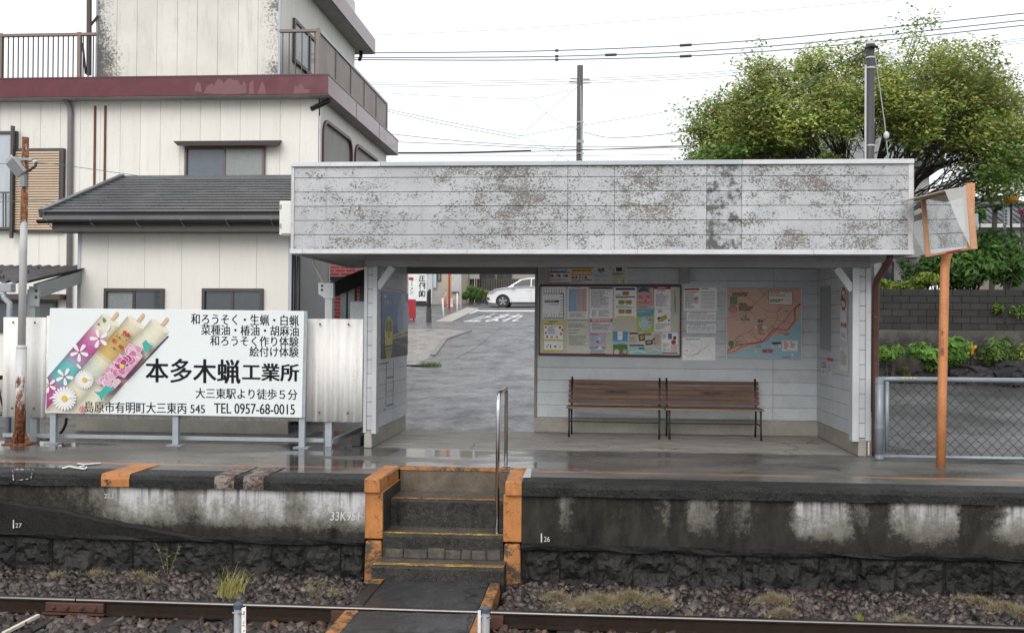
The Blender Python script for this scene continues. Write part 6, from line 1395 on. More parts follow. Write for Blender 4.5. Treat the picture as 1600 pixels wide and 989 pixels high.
# ------------------------------------------------------------------ platform mirror on its orange pole
ORP = M('orange_painted_steel', (.5, .2, .075), .5, .2, 4, .12, grime=.5, grime_col=(.12, .06, .04))
PB = aZ(1470, 730, 0)
mr = thing('platform_mirror', 'hooded square mirror on a bent orange pole beside the shelter', 'mirror', (PB.x, PB.y, 0))
py_ = PB.y
P_ = [(1470, 730), (1472, 620), (1475, 480), (1476, 425), (1478, 405), (1484, 390), (1496, 380), (1509, 370), (1514, 350), (1515.5, 330), (1516, 287)]
part(MB().tube([aY(x, y, py_ + max(0, (420 - y)) * .0025 * (y > 340) + (.2 if y <= 340 else 0)) for x, y in P_], [.052] * 4 + [.052] * 6 + [.05], 16), 'pole', ORP, mr, smooth=True)
nrm = Vector((-.9, -.43, -.05)).normalized(); tx = Vector((.43, -.9, 0)).normalized(); tz_ = nrm.cross(tx); tz_ = tz_ if tz_.z > 0 else -tz_
tilt = Matrix.Rotation(R(4), 3, nrm); tx = tilt @ tx; tz_ = tilt @ tz_
mc = aY(1478, 349, 12.15)
def mp3(u, v, d): return mc + tx * u + tz_ * v + nrm * d
hw, hh = .31, .325
def slab(u0, u1, v0, v1, d0, d1): return MB().hexa([mp3(u0, v0, d0), mp3(u1, v0, d0), mp3(u1, v1, d0), mp3(u0, v1, d0)], [mp3(u0, v0, d1), mp3(u1, v0, d1), mp3(u1, v1, d1), mp3(u0, v1, d1)])
MIR = NT('mirror_glass'); MIR = MIR.out((.82, .84, .84), .015, 1.0)
part(slab(-hw, hw, -hh, hh, -.03, .0), 'mirror_plate', [MIR], mr); ORW = M('weathered_orange_frame', (.5, .26, .14), .5, .25, 6, .2, grime=.3)
part(slab(-hw - .02, hw + .06, hh, hh + .025, -.05, .03), 'frame_rail', ORW, mr); part(slab(-hw - .02, hw + .06, -hh - .025, -hh, -.05, .03), 'frame_rail', ORW, mr); part(slab(-hw - .02, -hw, -hh, hh, -.05, .03), 'frame_rail', ORW, mr); part(slab(hw, hw + .06, -hh, hh, -.05, .03), 'frame_rail', ORW, mr)
part(slab(-hw - .02, hw + .06, -hh - .024, hh + .024, -.06, -.052), 'back_plate', ORW, mr)
HOOD = NT('clouded_acrylic'); HOOD = HOOD.out((.66, .67, .64), .3, 0, .4, Alpha=.4)
part(MB().hexa([mp3(-hw - .02, hh + .026, .0), mp3(hw + .05, hh + .026, .0), mp3(hw + .05, hh - .02, .34), mp3(-hw - .02, hh - .02, .34)], [mp3(-hw - .02, hh + .036, .0), mp3(hw + .05, hh + .036, .0), mp3(hw + .05, hh - .01, .34), mp3(-hw - .02, hh - .01, .34)]), 'hood', M('weathered_hood', (.46, .42, .36), .5, .2, 5, .15, grime=.3), mr)
HOODC = NT('clear_acrylic'); HOODC = HOODC.out((.7, .72, .72), .1, 0, .5, Alpha=.14)
for u, hm in ((hw + .055, HOOD), (-hw - .022, HOODC)): part(MB().prism([mp3(u, hh + .02, .03), mp3(u, hh - .02, .33), mp3(u, -hh * .2, .18), mp3(u, -hh, .04)], tx * .004), 'hood_side', hm, mr)
for v in (.18, -.2): part(MB().lathe(mp3(hw + .03, v, .03), [(.028, 0), (.026, -.02)], 10, 'y'), 'bolt', GALV, mr)
part(slab(.0, hw * .7, -hh - .0245, -hh - .006, .0305, .033), 'red_tape', M('red_tape', (.4, .03, .03), .4), mr)
q = aY(1518, 345, py_ + .14); part(MB().cbox(q, (.11, .14, .15)), 'clamp', GALV, mr, bev=.006)
m = MB(); put_text(m, '大三東', lambda u, v: aY(1468.5 + 7 * v, 512 + 44 * u, py_ - .054), .01); 
part(m, 'faded_lettering', M('faded_black_lettering', (.2, .08, .04), .6, .4, 30), mr)

# ------------------------------------------------------------------ foliage
def leafball(mb, c, rad, n, size, cols, up_=.4, shell=.35, lumps=9, flat=1.0, seed=None):
    rnd_ = random.Random(seed if seed is not None else random.random())
    cl = []
    for _ in range(lumps):
        d = Vector((rnd_.gauss(0, 1), rnd_.gauss(0, 1), rnd_.gauss(0, .8))).normalized(); k = rnd_.uniform(.45, .78)
        cl.append((Vector((d.x * rad[0] * k, d.y * rad[1] * k, d.z * rad[2] * k)), rnd_.uniform(.32, .5), rnd_.uniform(.7, 1.25)))
    for _ in range(n):
        o, k, tone = rnd_.choice(cl); d = Vector((rnd_.gauss(0, 1), rnd_.gauss(0, 1), rnd_.gauss(0, 1))).normalized(); r_ = k * (shell + (1 - shell) * rnd_.random()) 
        p = Vector(c) + o + Vector((d.x * rad[0] * r_, d.y * rad[1] * r_, d.z * rad[2] * r_))
        nn = (d + Vector((0, -.3, up_)) + Vector((rnd_.gauss(0, .5), rnd_.gauss(0, .5), rnd_.gauss(0, .5)))).normalized(); a = nn.orthogonal().normalized(); b = nn.cross(a); th = rnd_.uniform(0, 6.28)
        u = a * math.cos(th) + b * math.sin(th); v = nn.cross(u); s = size * rnd_.uniform(.6, 1.3); mb.cc = mul(rnd_.choice(cols), tone * rnd_.uniform(.8, 1.2))
        fold = nn * s * .12
        mb.poly([p - u * s, p - v * s * .42 + fold, p + u * s, p + v * s * .42 + fold])
G1 = [(.10, .21, .04), (.07, .16, .03), (.13, .26, .05), (.05, .11, .025)]; GY = [(.24, .32, .05), (.18, .27, .04), (.3, .37, .07), (.11, .19, .035)]; GD = [(.07, .16, .04), (.045, .1, .028), (.09, .19, .05)]
BARK = M('grey_brown_bark', (.045, .038, .033), .8, .35, 8, .6, 30)
def bush(name, px, py0, py1, wpx, Y, lab, cat, cols, n, size, zb=None, lumps=10, stems=5, dy=.8, cx=None):
    top = aY(px, py0, Y); bot = aY(px, py1, Y); zb_ = bot.z if zb is None else zb; rx = wpx / 2 * Y / F; rz = (top.z - bot.z) / 2
    e = thing(name, lab, cat, (top.x, Y, zb_)); mb = MB(); leafball(mb, (top.x, Y, (top.z + bot.z) / 2), (rx, rx * dy, rz), n, size, cols, lumps=lumps)
    part(mb, 'crown', LEAF, e); m = MB()
    for _ in range(stems): a = random.uniform(0, 6.28); m.tube([(top.x + .05 * math.cos(a), Y + .05 * math.sin(a), zb_ - .05), (top.x + rx * .35 * math.cos(a), Y + rx * .3 * math.sin(a), bot.z + rz * .7), (top.x + rx * .6 * math.cos(a), Y + rx * .5 * math.sin(a), bot.z + rz * 1.3)], [.02, .014, .005], 5)
    part(m, 'stem', BARK, e); return e

# ------------------------------------------------------------------ block wall and garden at the right
YQ = 25.0
bw = thing('block_wall', 'blackened concrete block retaining wall behind the chain-link fence', 'wall', (9, YQ, zg(YQ)))
BLK = M('blackened_block', (.024, .0225, .02), .8, .6, 1.2, .5, 30, grime=.9, grime_col=(.012, .012, .012), rnd=.3)
BLK2 = M('black_mossy_block', (.016, .016, .015), .75, .5, 2, .5, 30)
BX0, BX1 = aY(1340, 520, YQ).x, 14.5; ztw = aY(1480, 452, YQ).z; zmid = aY(1480, 516, YQ).z
part(B(BX0, BX1, YQ + .04, YQ + .25, zg(YQ) - .2, ztw - .01), 'wall_core', BLK2, bw)
def m_base():
    t = NT('stained_wall_base'); n = t.noise(1.4, 7, .65); g = t.noise(30, 4, .7); P = t.sep(t.pos()); top = t.rng(t.math('ADD', P[2], t.math('MULTIPLY', n, .5)), zmid - .15, zmid + .25)
    c = t.mix(t.rng(n, .45, .62), (.016, .015, .013), (.075, .068, .06)); c = t.mix(t.math('MULTIPLY', top, .5), c, (.16, .155, .145)); c = t.mix(t.math('MULTIPLY', t.rng(g, .5, .7), .5), c, (.02, .02, .02)); t.bump(g, .5, .01); return t.out(c, .8, 0, .25)
part(B(BX0, BX1, YQ - .02, YQ + .04, zg(YQ) - .2, zmid), 'wall_base', m_base(), bw)
rows_ = 6; hb = (ztw - zmid) / rows_; bm = None
for r_ in range(rows_):
    x = BX0 + (.2 if r_ % 2 else 0); lim = 0
    while x < BX1 - .3:
        mt = BLK2 if r_ >= rows_ - 2 or random.random() < .2 else BLK
        o = part(B(x + .006, x + .40 - .006, YQ + random.uniform(-.004, .008), YQ + .045, zmid + r_ * hb + .006, zmid + (r_ + 1) * hb - .006), 'block', mt, bw); x += .40
ROCK = m_rock('wet_dark_rock', (.012, .011, .012), (.05, .045, .048), (.09, .085, .085), .6, .3, 3, .03)
def boulder(px, py, wpx, hpx, Y, lab):
    c = aY(px, py, Y); rx, rz = wpx / 2 * Y / F, hpx * Y / F; bm_ = MB(); n, k = 26, 14; sd = random.random() * 10; zb = zg(Y) - .15; rz = ((c.z + rz / 2) - zb) * .8
    for j in range(k + 1):
        ph_ = (j / k) * math.pi / 2
        for i in range(n):
            a = i * 2 * math.pi / n; w_ = 1 + .14 * math.sin(3 * a + sd) + .1 * math.sin(5 * a + 2 * sd + j) + random.uniform(-.1, .1)
            bm_.v.append((c.x + rx * w_ * math.cos(a) * math.cos(ph_) ** .6, Y + rx * .8 * w_ * math.sin(a) * math.cos(ph_) ** .6, zb + rz * math.sin(ph_) ** .9))
    cen = Vector((c.x, Y, zb)); off_ = Vector((px, py, 0))
    bm_.v = [tuple(Vector(p) + (Vector(p) - cen).normalized() * .13 * mnoise.fractal(Vector(p) * 2.6 + off_, .8, 2.1, 5)) for p in bm_.v]
    for j in range(k):
        for i in range(n): bm_.face((j * n + i, j * n + (i + 1) % n, (j + 1) * n + (i + 1) % n, (j + 1) * n + i))
    o = bm_.build('garden_rock', ROCK); tag(o, lab, 'rock', 'rocks along the block wall')
for a in ((1386, 578, 40, 28, 24.2, 'dark wet rock beside the downpipe, left end of the rock row'), (1440, 583, 60, 22, 24.2, 'low dark wet rock left of the orange pole'), (1513, 576, 74, 34, 24.1, 'large rounded dark rock right of the orange pole'), (1585, 572, 80, 40, 24.0, 'tallest dark rock at the right edge of the picture')): boulder(*a)
bush('hydrangea', 1470, 520, 582, 86, 23.9, 'round bright green hydrangea in front of the block wall', 'shrub', [(.13, .28, .04), (.1, .22, .035), (.17, .34, .06), (.07, .15, .03)], 2200, .085, zg(23.9)); bush('hydrangea', 1390, 536, 576, 52, 24.0, 'small green hydrangea beside the downpipe', 'shrub', [(.15, .30, .05), (.11, .23, .035), (.19, .36, .06)], 1000, .08, zg(24.0))
bush('leafy_shrub', 1562, 515, 578, 62, 24.45, 'loose light green shrub against the block wall at the right', 'shrub', [(.12, .2, .04), (.09, .16, .035), (.15, .22, .06)], 600, .075, zg(24.4), 12); bush('leafy_shrub', 1598, 530, 575, 40, 24.4, 'light green shrub cut by the right picture edge', 'shrub', GY, 350, .07, zg(24.4))
e = bush('flowering_plant', 1516, 535, 566, 26, 24.45, 'small plant with orange yellow flowers beside the hydrangea', 'plant', [(.16, .2, .05), (.12, .16, .04)], 220, .05, zg(24.4))
m = MB()
for _ in range(22): c = aY(1516 + random.uniform(-13, 11), 543 + random.uniform(-9, 16) * random.random(), 24.2 + random.uniform(-.1, .2)); m.poly([c + Vector((.035 * math.cos(i * 1.05), 0, .035 * math.sin(i * 1.05))) for i in range(6)], random.choice([(.7, .4, .02), (.65, .3, .02), (.7, .5, .05)]))
fh = part(m, 'flower_heads', LEAF, e); fh['kind'] = 'stuff'
for px, w_, h_, lab in ((1414, 26, 12, 'small tuft of brownish weeds between the rocks'), (1455, 14, 8, 'little green weed in front of the rocks')): bush('weed_clump', px, 588 - h_ - 4, 590, w_, 24.0, lab, 'weeds', [(.14, .11, .05), (.1, .12, .04)], 160, .05, zg(24.0), 6, 2)
for px, py, w_, h_, lab in ((1561, 468, 30, 28, 'sprig of bright leaves climbing the block wall'), (1592, 468, 26, 44, 'thin leafy branch hanging over the block wall at the right edge')):
    c = aY(px, py + h_ / 2, YQ - .1); e = thing('wall_sprig', lab, 'plant', tuple(c)); m = MB(); leafball(m, c, (w_ / 2 * YQ / F, .12, h_ / 2 * YQ / F), 90, .055, [(.14, .24, .03), (.1, .18, .03)], lumps=6); part(m, 'crown', LEAF, e); part(MB().tube([c + Vector((.25, .05, -.45)), c, c + Vector((-.1, 0, .2))], .008, 5), 'stem', BARK, e)
zt2 = ztw
tag(B(BX0, 60, YQ + .25, 70, ztw - .8, ztw - .12).build('garden_ground', M('garden_soil', (.05, .042, .03), .9, .3, 2, .4)), kind='structure')
bush('azalea', 1443, 424, 455, 62, 25.7, 'yellow green azalea bush on top of the block wall', 'shrub', GY, 1700, .075, ztw); bush('azalea', 1386, 436, 455, 34, 25.7, 'clipped yellow green bush beside the downpipe, above the wall', 'shrub', GY, 800, .07, ztw); bush('azalea', 1412, 436, 454, 30, 26.0, 'small yellow green bush left of the larger azalea', 'shrub', GY, 600, .07, ztw)
bush('garden_shrub', 1520, 352, 455, 150, 26.6, 'big dense green shrub behind the mirror on the block wall', 'shrub', G1 + [(.1, .19, .05)], 6500, .095, ztw, 22, 8); bush('garden_shrub', 1572, 385, 452, 66, 26.2, 'green shrub at the right edge in front of the bust', 'shrub', G1, 1800, .09, ztw, 12, 5); bush('garden_shrub', 1462, 392, 446, 70, 27.0, 'dark green shrub between the mirror and the azalea', 'shrub', GD, 1900, .09, ztw, 12)
bush('sapling', 1418, 398, 450, 56, 26.4, 'airy young sapling left of the mirror pole', 'sapling', [(.08, .14, .05), (.06, .11, .04)], 420, .07, ztw, 14)

# ------------------------------------------------------------------ houses behind
HW = M('pale_grey_house_siding', (.42, .42, .43), .7, .08, 2, .15); TILE = M('dark_grey_roof_tile', (.075, .08, .088), .35, .25, 5, .2)
gh = thing('grey_house', 'pale grey sided house behind the big tree', 'house', (9, 36, 1.2)); YG = 34.0
x0, x1 = aY(1215, 300, YG).x, aY(1452, 300, YG).x; zE = aY(1330, 262, YG).z; zR = aY(1330, 205, 38).z
for i in range(16): z = 1.0 + i * (zE - 1.0) / 16; part(B(x0, x1, YG, YG + .05, z + .004, z + (zE - 1.0) / 16 - .004), 'siding_board', HW, gh)
part(B(x0 + .02, x1 - .02, YG + .052, 42, .8, zE), 'core', HW, gh)
part(MB().prism([(x0 - .4, YG - .5, zE - .05), (x0 - .4, YG - .5, zE + .12), (x0 - .4, 38, zR), (x0 - .4, 42.5, zE + .12), (x0 - .4, 42.5, zE - .05)], (x1 - x0 + .8, 0, 0)), 'roof', TILE, gh)
wx0, wz1 = pxs(1378, 408, YG); wx1, wz0 = pxs(1396, 446, YG); window(gh, wx0, wx1, wz0, wz1, YG - .002, (GLASS,), .05); part(B(aY(1398, 380, YG).x, aY(1434, 380, YG).x, YG - .35, YG - .002, aY(1410, 403, YG).z, aY(1410, 392, YG).z), 'porch_roof', M('cream_band', (.5, .47, .42), .6), gh)
th = thing('tiled_house', 'cream walled house with a grey tiled roof at the right edge', 'house', (17, 44, 2)); YH = 42.0
x0, x1 = aY(1524, 350, YH).x, aY(1700, 350, YH).x; zE = aY(1560, 350, YH).z; zR = aY(1560, 321, YH + 2.6).z
part(B(x0 + .3, x1, YH + .5, YH + 5, 1.5, zE - .02), 'wall', M('cream_house_wall', (.55, .53, .47), .7, .05, 2, .1), th); part(B(x0 + .2, aY(1588, 380, YH).x, YH + .42, YH + .49, 1.5, zE - .2), 'lattice_panel', M('brown_lattice', (.2, .18, .16), .7), th)
def rz_(y): return zE + (zR - zE) * (y - YH) / 2.6
part(MB().hexa([(x0, YH, zE - .1), (x1, YH, zE - .1), (x1, YH + 2.6, zR - .12), (x0 + .2, YH + 2.6, zR - .12)], [(x0, YH, zE), (x1, YH, zE), (x1, YH + 2.6, zR), (x0 + .2, YH + 2.6, zR)]), 'roof', TILE, th)
m = MB(); xx = x0 + .1
while xx < x1: m.tube([(xx, YH - .03, zE + .02), (xx + .02, YH + 2.6, zR + .02)], .06, 6); xx += .27
o = part(m, 'tile_rolls', TILE, th, smooth=True); o['kind'] = 'stuff'
part(MB().tube([(x0 + .1, YH + 2.6, zR + .05), (x1, YH + 2.6, zR + .05)], .13, 8), 'ridge', TILE, th); part(B(x0, x1, YH - .06, YH, zE - .14, zE + .0), 'eaves', M('pale_eaves', (.5, .5, .5), .6), th)
gl = aY(1580, 308, 30); e = thing('globe_lamp', 'globe street lamp, white above and amber below, at the right', 'street lamp', (gl.x, 30, ztw))
r_ = .22; part(MB().lathe(gl, [(r_ * math.cos(t_), r_ * math.sin(t_)) for t_ in [i * math.pi / 14 for i in range(0, 8)]], 18), 'white_globe', M('white_globe', (.72, .72, .7), .3), e, smooth=True); part(MB().lathe(gl, [(r_ * .55, -r_ * .83), (r_ * .86, -r_ * .5), (r_ * .98, -.02), (r_ * .98, 0)], 18), 'amber_bowl', M('amber_bowl', (.6, .28, .02), .3), e, smooth=True); part(MB().tube([(gl.x, 30, ztw - .2), (gl.x, 30, gl.z - r_ * .8)], .035, 8), 'stand', IRON, e)
p1_ = aY(1570, 240, 30.5); e = thing('sign_pole', 'thin grey pole with a white and green street sign, right of the mirror', 'sign pole', (p1_.x, 30.5, ztw)); part(MB().tube([(p1_.x, 30.5, ztw - .2), p1_], .045, 8), 'pole', GALV, e)
s0, s1 = aY(1571.5, 326, 30.4), aY(1577.5, 352, 30.4); part(B(s0.x - .04, s0.x + .18, 30.38, 30.44, s1.z, s0.z), 'sign_panel', M('white_sign', (.66, .68, .68), .4), e)
m = MB()
for k in range(5): m.cbox((s0.x - .0, 30.376, s0.z - .07 - k * .09), (.06, .004, .06))
part(m, 'green_marks', M('green_print', (.03, .2, .12), .5), e)
bu = aY(1586, 386, 28); e = thing('bust_statue', 'dark bronze bust on a pedestal at the right edge', 'statue', (bu.x, 28, ztw)); BR = M('dark_bronze', (.035, .04, .04), .4, .2, 6, .2)
part(MB().lathe((bu.x, 28, bu.z - .3), [(.16, 0), (.24, .06), (.25, .18), (.17, .27), (.085, .31), (.075, .36), (.11, .40), (.13, .48), (.12, .56), (.07, .62), (.01, .635)], 16), 'bust', BR, e, smooth=True); part(MB().cbox((bu.x, 28 - .125, bu.z + .16), (.03, .05, .05)), 'nose', BR, e, bev=.01); part(B(bu.x - .22, bu.x + .22, 27.8, 28.2, ztw - .2, bu.z - .3), 'pedestal', M('dark_stone', (.06, .06, .06), .5), e, bev=.02)
# cloud-pruned pine
c = aY(1548, 330, 38); e = thing('cloud_pruned_pine', 'cloud-pruned pine with layered pads beyond the tiled roof', 'tree', (c.x, 38, 2.2)); tp_ = aY(1545, 285, 38)
part(MB().tube([(c.x, 38, 2.0), (c.x + .15, 38, c.z), (c.x - .15, 38, (c.z + tp_.z) / 2 + .2), tp_], [.1, .09, .06, .03], 6), 'trunk', BARK, e); m = MB()
for px, py, w_, h_ in ((1546, 284, 18, 10), (1535, 299, 20, 8), (1553, 296, 18, 8), (1531, 313, 26, 8), (1553, 311, 24, 8), (1538, 324, 24, 8), (1558, 325, 22, 8)): p = aY(px, py, 38 + random.uniform(-.3, .3)); leafball(m, p, (w_ / 2 * 38 / F, .4, h_ / 2 * 38 / F), 260, .06, GD, .9, lumps=5)
part(m, 'crown', LEAF, e)
bush('clipped_shrub', 1527, 326, 346, 26, 34, 'rounded green shrub between the mirror pole and the tiled roof', 'shrub', G1, 700, .09, ztw); e = bush('pink_azalea', 1598, 324, 338, 14, 32, 'pink flowering shrub at the right edge below the globe lamp', 'shrub', [(.5, .08, .3), (.45, .1, .28), (.1, .16, .04)], 220, .07, ztw)

# ------------------------------------------------------------------ the big tree
def big_tree():
    rnd_ = random.Random(21); Y0 = 27.5; b = aY(1345, 400, Y0); base = Vector((b.x, Y0, ztw - .3)); fork = Vector((b.x, Y0, aY(1345, 345, Y0).z))
    e = thing('zelkova_tree', 'broad spreading tree with fresh olive green leaves behind the shelter', 'tree', tuple(base))
    trunk = MB(); trunk.tube([base, base.lerp(fork, .5) + Vector((.05, 0, 0)), fork], [.36, .28, .26], 10)
    crown = MB(); cc = Vector((b.x + .1, Y0, fork.z + .6)); RX, RY_, RZ = 4.75, 3.3, aY(1330, 84, Y0).z - cc.z
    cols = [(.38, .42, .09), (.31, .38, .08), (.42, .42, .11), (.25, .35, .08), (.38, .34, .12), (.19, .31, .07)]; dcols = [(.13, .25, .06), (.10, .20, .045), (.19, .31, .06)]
    nl = [0]
    def inside(p):
        q = p - cc; q = q * (1 - .22 * mnoise.noise(q.normalized() * 2.3 + Vector((3, 1, 7)))) if q.length > .01 else q; zz = q.z / RZ if q.z > 0 else q.z / (.55 if q.x > 1.5 else 1.1); return (q.x / RX) ** 2 + (q.y / RY_) ** 2 + zz * zz * (1.0 if q.z > 0 else 1)
    def spray(p, d, green):
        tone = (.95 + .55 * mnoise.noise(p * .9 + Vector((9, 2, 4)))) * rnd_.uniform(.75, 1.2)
        for _ in range(rnd_.randint(6, 11)):
            q = p + Vector((rnd_.gauss(0, .15), rnd_.gauss(0, .15), rnd_.gauss(0, .06))) + d * rnd_.uniform(-.12, .16)
            nn = Vector((rnd_.gauss(0, .55), rnd_.gauss(0, .55) - .35, 1)).normalized(); a = nn.orthogonal().normalized(); bb_ = nn.cross(a); t_ = rnd_.uniform(0, 6.28); u = a * math.cos(t_) + bb_ * math.sin(t_); v = nn.cross(u); s = rnd_.uniform(.035, .075)
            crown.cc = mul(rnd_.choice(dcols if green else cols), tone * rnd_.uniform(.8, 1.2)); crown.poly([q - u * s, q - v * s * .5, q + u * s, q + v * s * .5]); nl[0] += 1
    def grow(p, d, r, L, lv):
        n = 4; pts = [p]; rad = [r]; dd = d.copy()
        for i in range(n):
            dd = (dd + Vector((rnd_.gauss(0, .09), rnd_.gauss(0, .09), rnd_.gauss(0, .06) + (.035 if lv < 3 else .0)))).normalized(); p = p + dd * (L / n); pts.append(p); rad.append(r * (1 - .42 * (i + 1) / n))
        trunk.tube(pts, rad, 6 if lv < 2 else (4 if lv < 4 else 3), False)
        o = inside(p)
        if lv >= 3:
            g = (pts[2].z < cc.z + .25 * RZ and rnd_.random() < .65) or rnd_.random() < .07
            for q in (pts[2], pts[3], pts[4]):
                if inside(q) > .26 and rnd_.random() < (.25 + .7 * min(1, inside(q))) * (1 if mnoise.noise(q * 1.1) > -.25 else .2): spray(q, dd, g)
        if lv >= 5 or o > 1.12: return
        k = {0: 3, 1: 4, 2: 3, 3: 3, 4: 2}[lv]
        for i in range(k):
            t_ = rnd_.uniform(.45, 1) if i else 1.0; j = min(n, max(1, int(round(t_ * n)))); ang = rnd_.uniform(.2, .55) if i else rnd_.uniform(.05, .25); ax_ = dd.orthogonal().normalized(); ax_ = Matrix.Rotation(rnd_.uniform(0, 6.28), 3, dd) @ ax_
            nd = Matrix.Rotation(ang, 3, ax_) @ dd
            out = pts[j] - cc; out.z *= .4
            if out.length > .1: nd = (nd + out.normalized() * .16).normalized()
            grow(pts[j], nd, rad[j] * rnd_.uniform(.58, .75), L * rnd_.uniform(.62, .82), lv + 1)
    for az_, el in ((180, .22), (172, .5), (190, .78), (165, 1.0), (205, .38), (150, .45), (0, .38), (10, .5), (350, .7), (20, .95), (335, .45), (40, .5), (185, .62), (160, .72), (175, .88), (8, .58), (352, .82), (28, .72), (270, .55), (250, .85), (290, .9), (235, .5), (305, .5), (90, .6), (110, .9), (70, .9), (180, 1.3), (0, 1.25), (270, 1.25)):
        a = R(az_ + rnd_.uniform(-8, 8)); d = Vector((math.cos(a) * math.cos(el), math.sin(a) * .75 * math.cos(el), math.sin(el) * .95)).normalized(); grow(fork + Vector((0, 0, rnd_.uniform(-.5, .1))), d, rnd_.uniform(.055, .09), rnd_.uniform(1.6, 1.95) * (1.12 if el < .6 else .95), 0)
    for q in range(14):      # leafy drooping side boughs and a few tall shoots
        px, py = rnd_.choice([(1085, 205), (1075, 185), (1120, 245), (1150, 130), (1130, 160), (1520, 200), (1560, 240), (1430, 60), (1440, 30), (1450, 55), (1470, 60), (1110, 215), (1590, 130), (1180, 85)]); p = aY(px + rnd_.uniform(-12, 12), py + rnd_.uniform(-10, 10), Y0 + rnd_.uniform(-1.5, 1.5))
        s_ = fork.lerp(p, .55) + Vector((0, 0, .4)); trunk.tube([fork.lerp(p, .25), s_, p], [.04, .025, .006], 4, False)
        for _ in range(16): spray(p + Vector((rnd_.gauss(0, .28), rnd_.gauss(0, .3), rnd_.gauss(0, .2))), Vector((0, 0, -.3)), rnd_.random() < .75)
    print('leaves', nl[0], 'crown faces', len(crown.f), 'trunk faces', len(trunk.f))
    part(trunk, 'trunk', BARK, e, smooth=True); part(crown, 'crown', LEAF, e)
big_tree()
bush('young_tree', 1281, 232, 300, 66, 22.0, 'light green young tree whose top shows above the fascia', 'tree', [(.16, .24, .05), (.12, .2, .04)], 1800, .08, zg(22), 12)

# ------------------------------------------------------------------ utility poles
def upole(name, px, y0, Y, r, lab, mat):
    t_ = aY(px, y0, Y); e = thing(name, lab, 'utility pole', (t_.x, Y, zg(Y))); part(MB().tube([(t_.x - .02, Y, zg(Y) - .3), t_], [r * 1.12, r], 14), 'pole', mat, e, smooth=True); return e, t_
PC = M('grey_utility_pole', (.05, .05, .053), .6, .2, 3, .2, 40, st=(3, 3, .5))
e, t_ = upole('utility_pole', 1360, 66, 19.0, .078, 'dark grey utility pole with a pale cap in front of the tree', PC)
part(MB().lathe((t_.x, 19, t_.z - .05), [(.085, 0), (.085, .06), (.05, .07)], 12), 'pale_cap', M('pale_cap', (.5, .5, .49), .5), e)
for y in (92, 108, 229): q = aY(1360, y, 19); part(MB().lathe((t_.x, 19, q.z), [(.086, 0), (.086, .025)], 12), 'strap', M('pale_cap', (.5, .5, .49), .5), e)
a, b = aY(1352.5, 102, 18.93), aY(1352, 300, 18.93); part(MB().tube([a, b], .018, 6), 'conduit', M('pale_cap', (.5, .5, .49), .5), e)
part(MB().tube([aY(1351, 76, 18.9), aY(1360, 72, 18.88), aY(1371, 74, 18.95)], .028, 8), 'cable_clamp', IRON, e); part(MB().tube([aY(1366, 80, 18.95), aY(1372, 120, 19), aY(1382, 190, 19), aY(1388, 250, 19)], .011, 5), 'stay_wire', GALV, e); q = aY(1385, 212, 18.98); part(MB().lathe(q, [(.02, -.07), (.05, -.03), (.05, .03), (.02, .07)], 10), 'stay_ball', M('pale_cap', (.5, .5, .49), .5), e, smooth=True)
part(MB().tube([aY(1352, 80, 18.9), aY(1343, 84, 18.85), aY(1330, 100, 18.8), aY(1334, 103, 18.8), aY(1345, 92, 18.85), aY(1353, 88, 18.9)], .014, 6), 'cable_loop', IRON, e)
PW = M('weathered_wood_pole', (.09, .08, .07), .8, .3, 4, .3, 40, st=(4, 4, .4))
e2, t2 = upole('utility_pole', 906.5, 103, 40.0, .12, 'slender weathered utility pole rising above the middle of the fascia', PW)
for y, w_ in ((124, 15), (129, 17)):
    for s in (-1, 1): part(MB().bar(aY(906.5 + s * 5, y + (1 if s > 0 else 0), 39.9), aY(906.5 + s * w_, y + (1 if s > 0 else -.4), 39.9), .03, .03), 'insulator_bar', IRON, e2)
for y in (191, 220, 222.5, 240): part(MB().bar(aY(902, y, 39.85), aY(913, y, 39.85), .04, .05), 'pole_band', GALV, e2)
part(MB().tube([aY(907.5, 134, 39.86), aY(908.5, 250, 39.86)], .03, 5), 'pole_conduit', GALV, e2)

# ------------------------------------------------------------------ overhead wires
WIREM = M('blue_grey_wire', (.10, .13, .16), .5, .1, 3, 0); WIRET = M('pale_thin_wire', (.3, .36, .38), .5, .1, 3, 0); WIREB = M('black_cable', (.015, .015, .017), .5, .1, 3, 0); WIREG = M('green_wire', (.06, .14, .12), .5, .1, 3, 0)
def cr(P, n=8):
    P = [Vector(p) for p in P]; out = []
    for i in range(len(P) - 1):
        p0 = P[i - 1] if i else P[0] * 2 - P[1]; p1, p2 = P[i], P[i + 1]; p3 = P[i + 2] if i + 2 < len(P) else P[-1] * 2 - P[-2]
        for k in range(n): t_ = k / n; out.append(.5 * ((2 * p1) + (p2 - p0) * t_ + (2 * p0 - 5 * p1 + 4 * p2 - p3) * t_ ** 2 + (3 * p1 - p0 - 3 * p2 + p3) * t_ ** 3))
    return out + [P[-1]]
def wire(pts, Y, wpx, mat, lab, sleeves=()):
    ys = Y if isinstance(Y, (list, tuple)) else [Y] * len(pts)
    P = cr([aY(x, y, q) for (x, y), q in zip(pts, ys)]); o = MB().tube(P, wpx / 2 * (sum(ys) / len(ys)) / F, 5).build('overhead_wire', mat); tag(o, lab, 'wire', 'overhead wires')
    for sx, l in sleeves:
        best = min(range(len(P) - 1), key=lambda i: abs((P[i] - O).dot(rt) / (P[i] - O).dot(fw) * F + CX - sx)); a = P[best]; d = (P[best + 1] - P[best]).normalized(); s = l * ys[0] / F / 2
        part(MB().tube([a - d * s, a + d * s], wpx * 1.3 * ys[0] / F, 6), 'sleeve', WIREB, o)
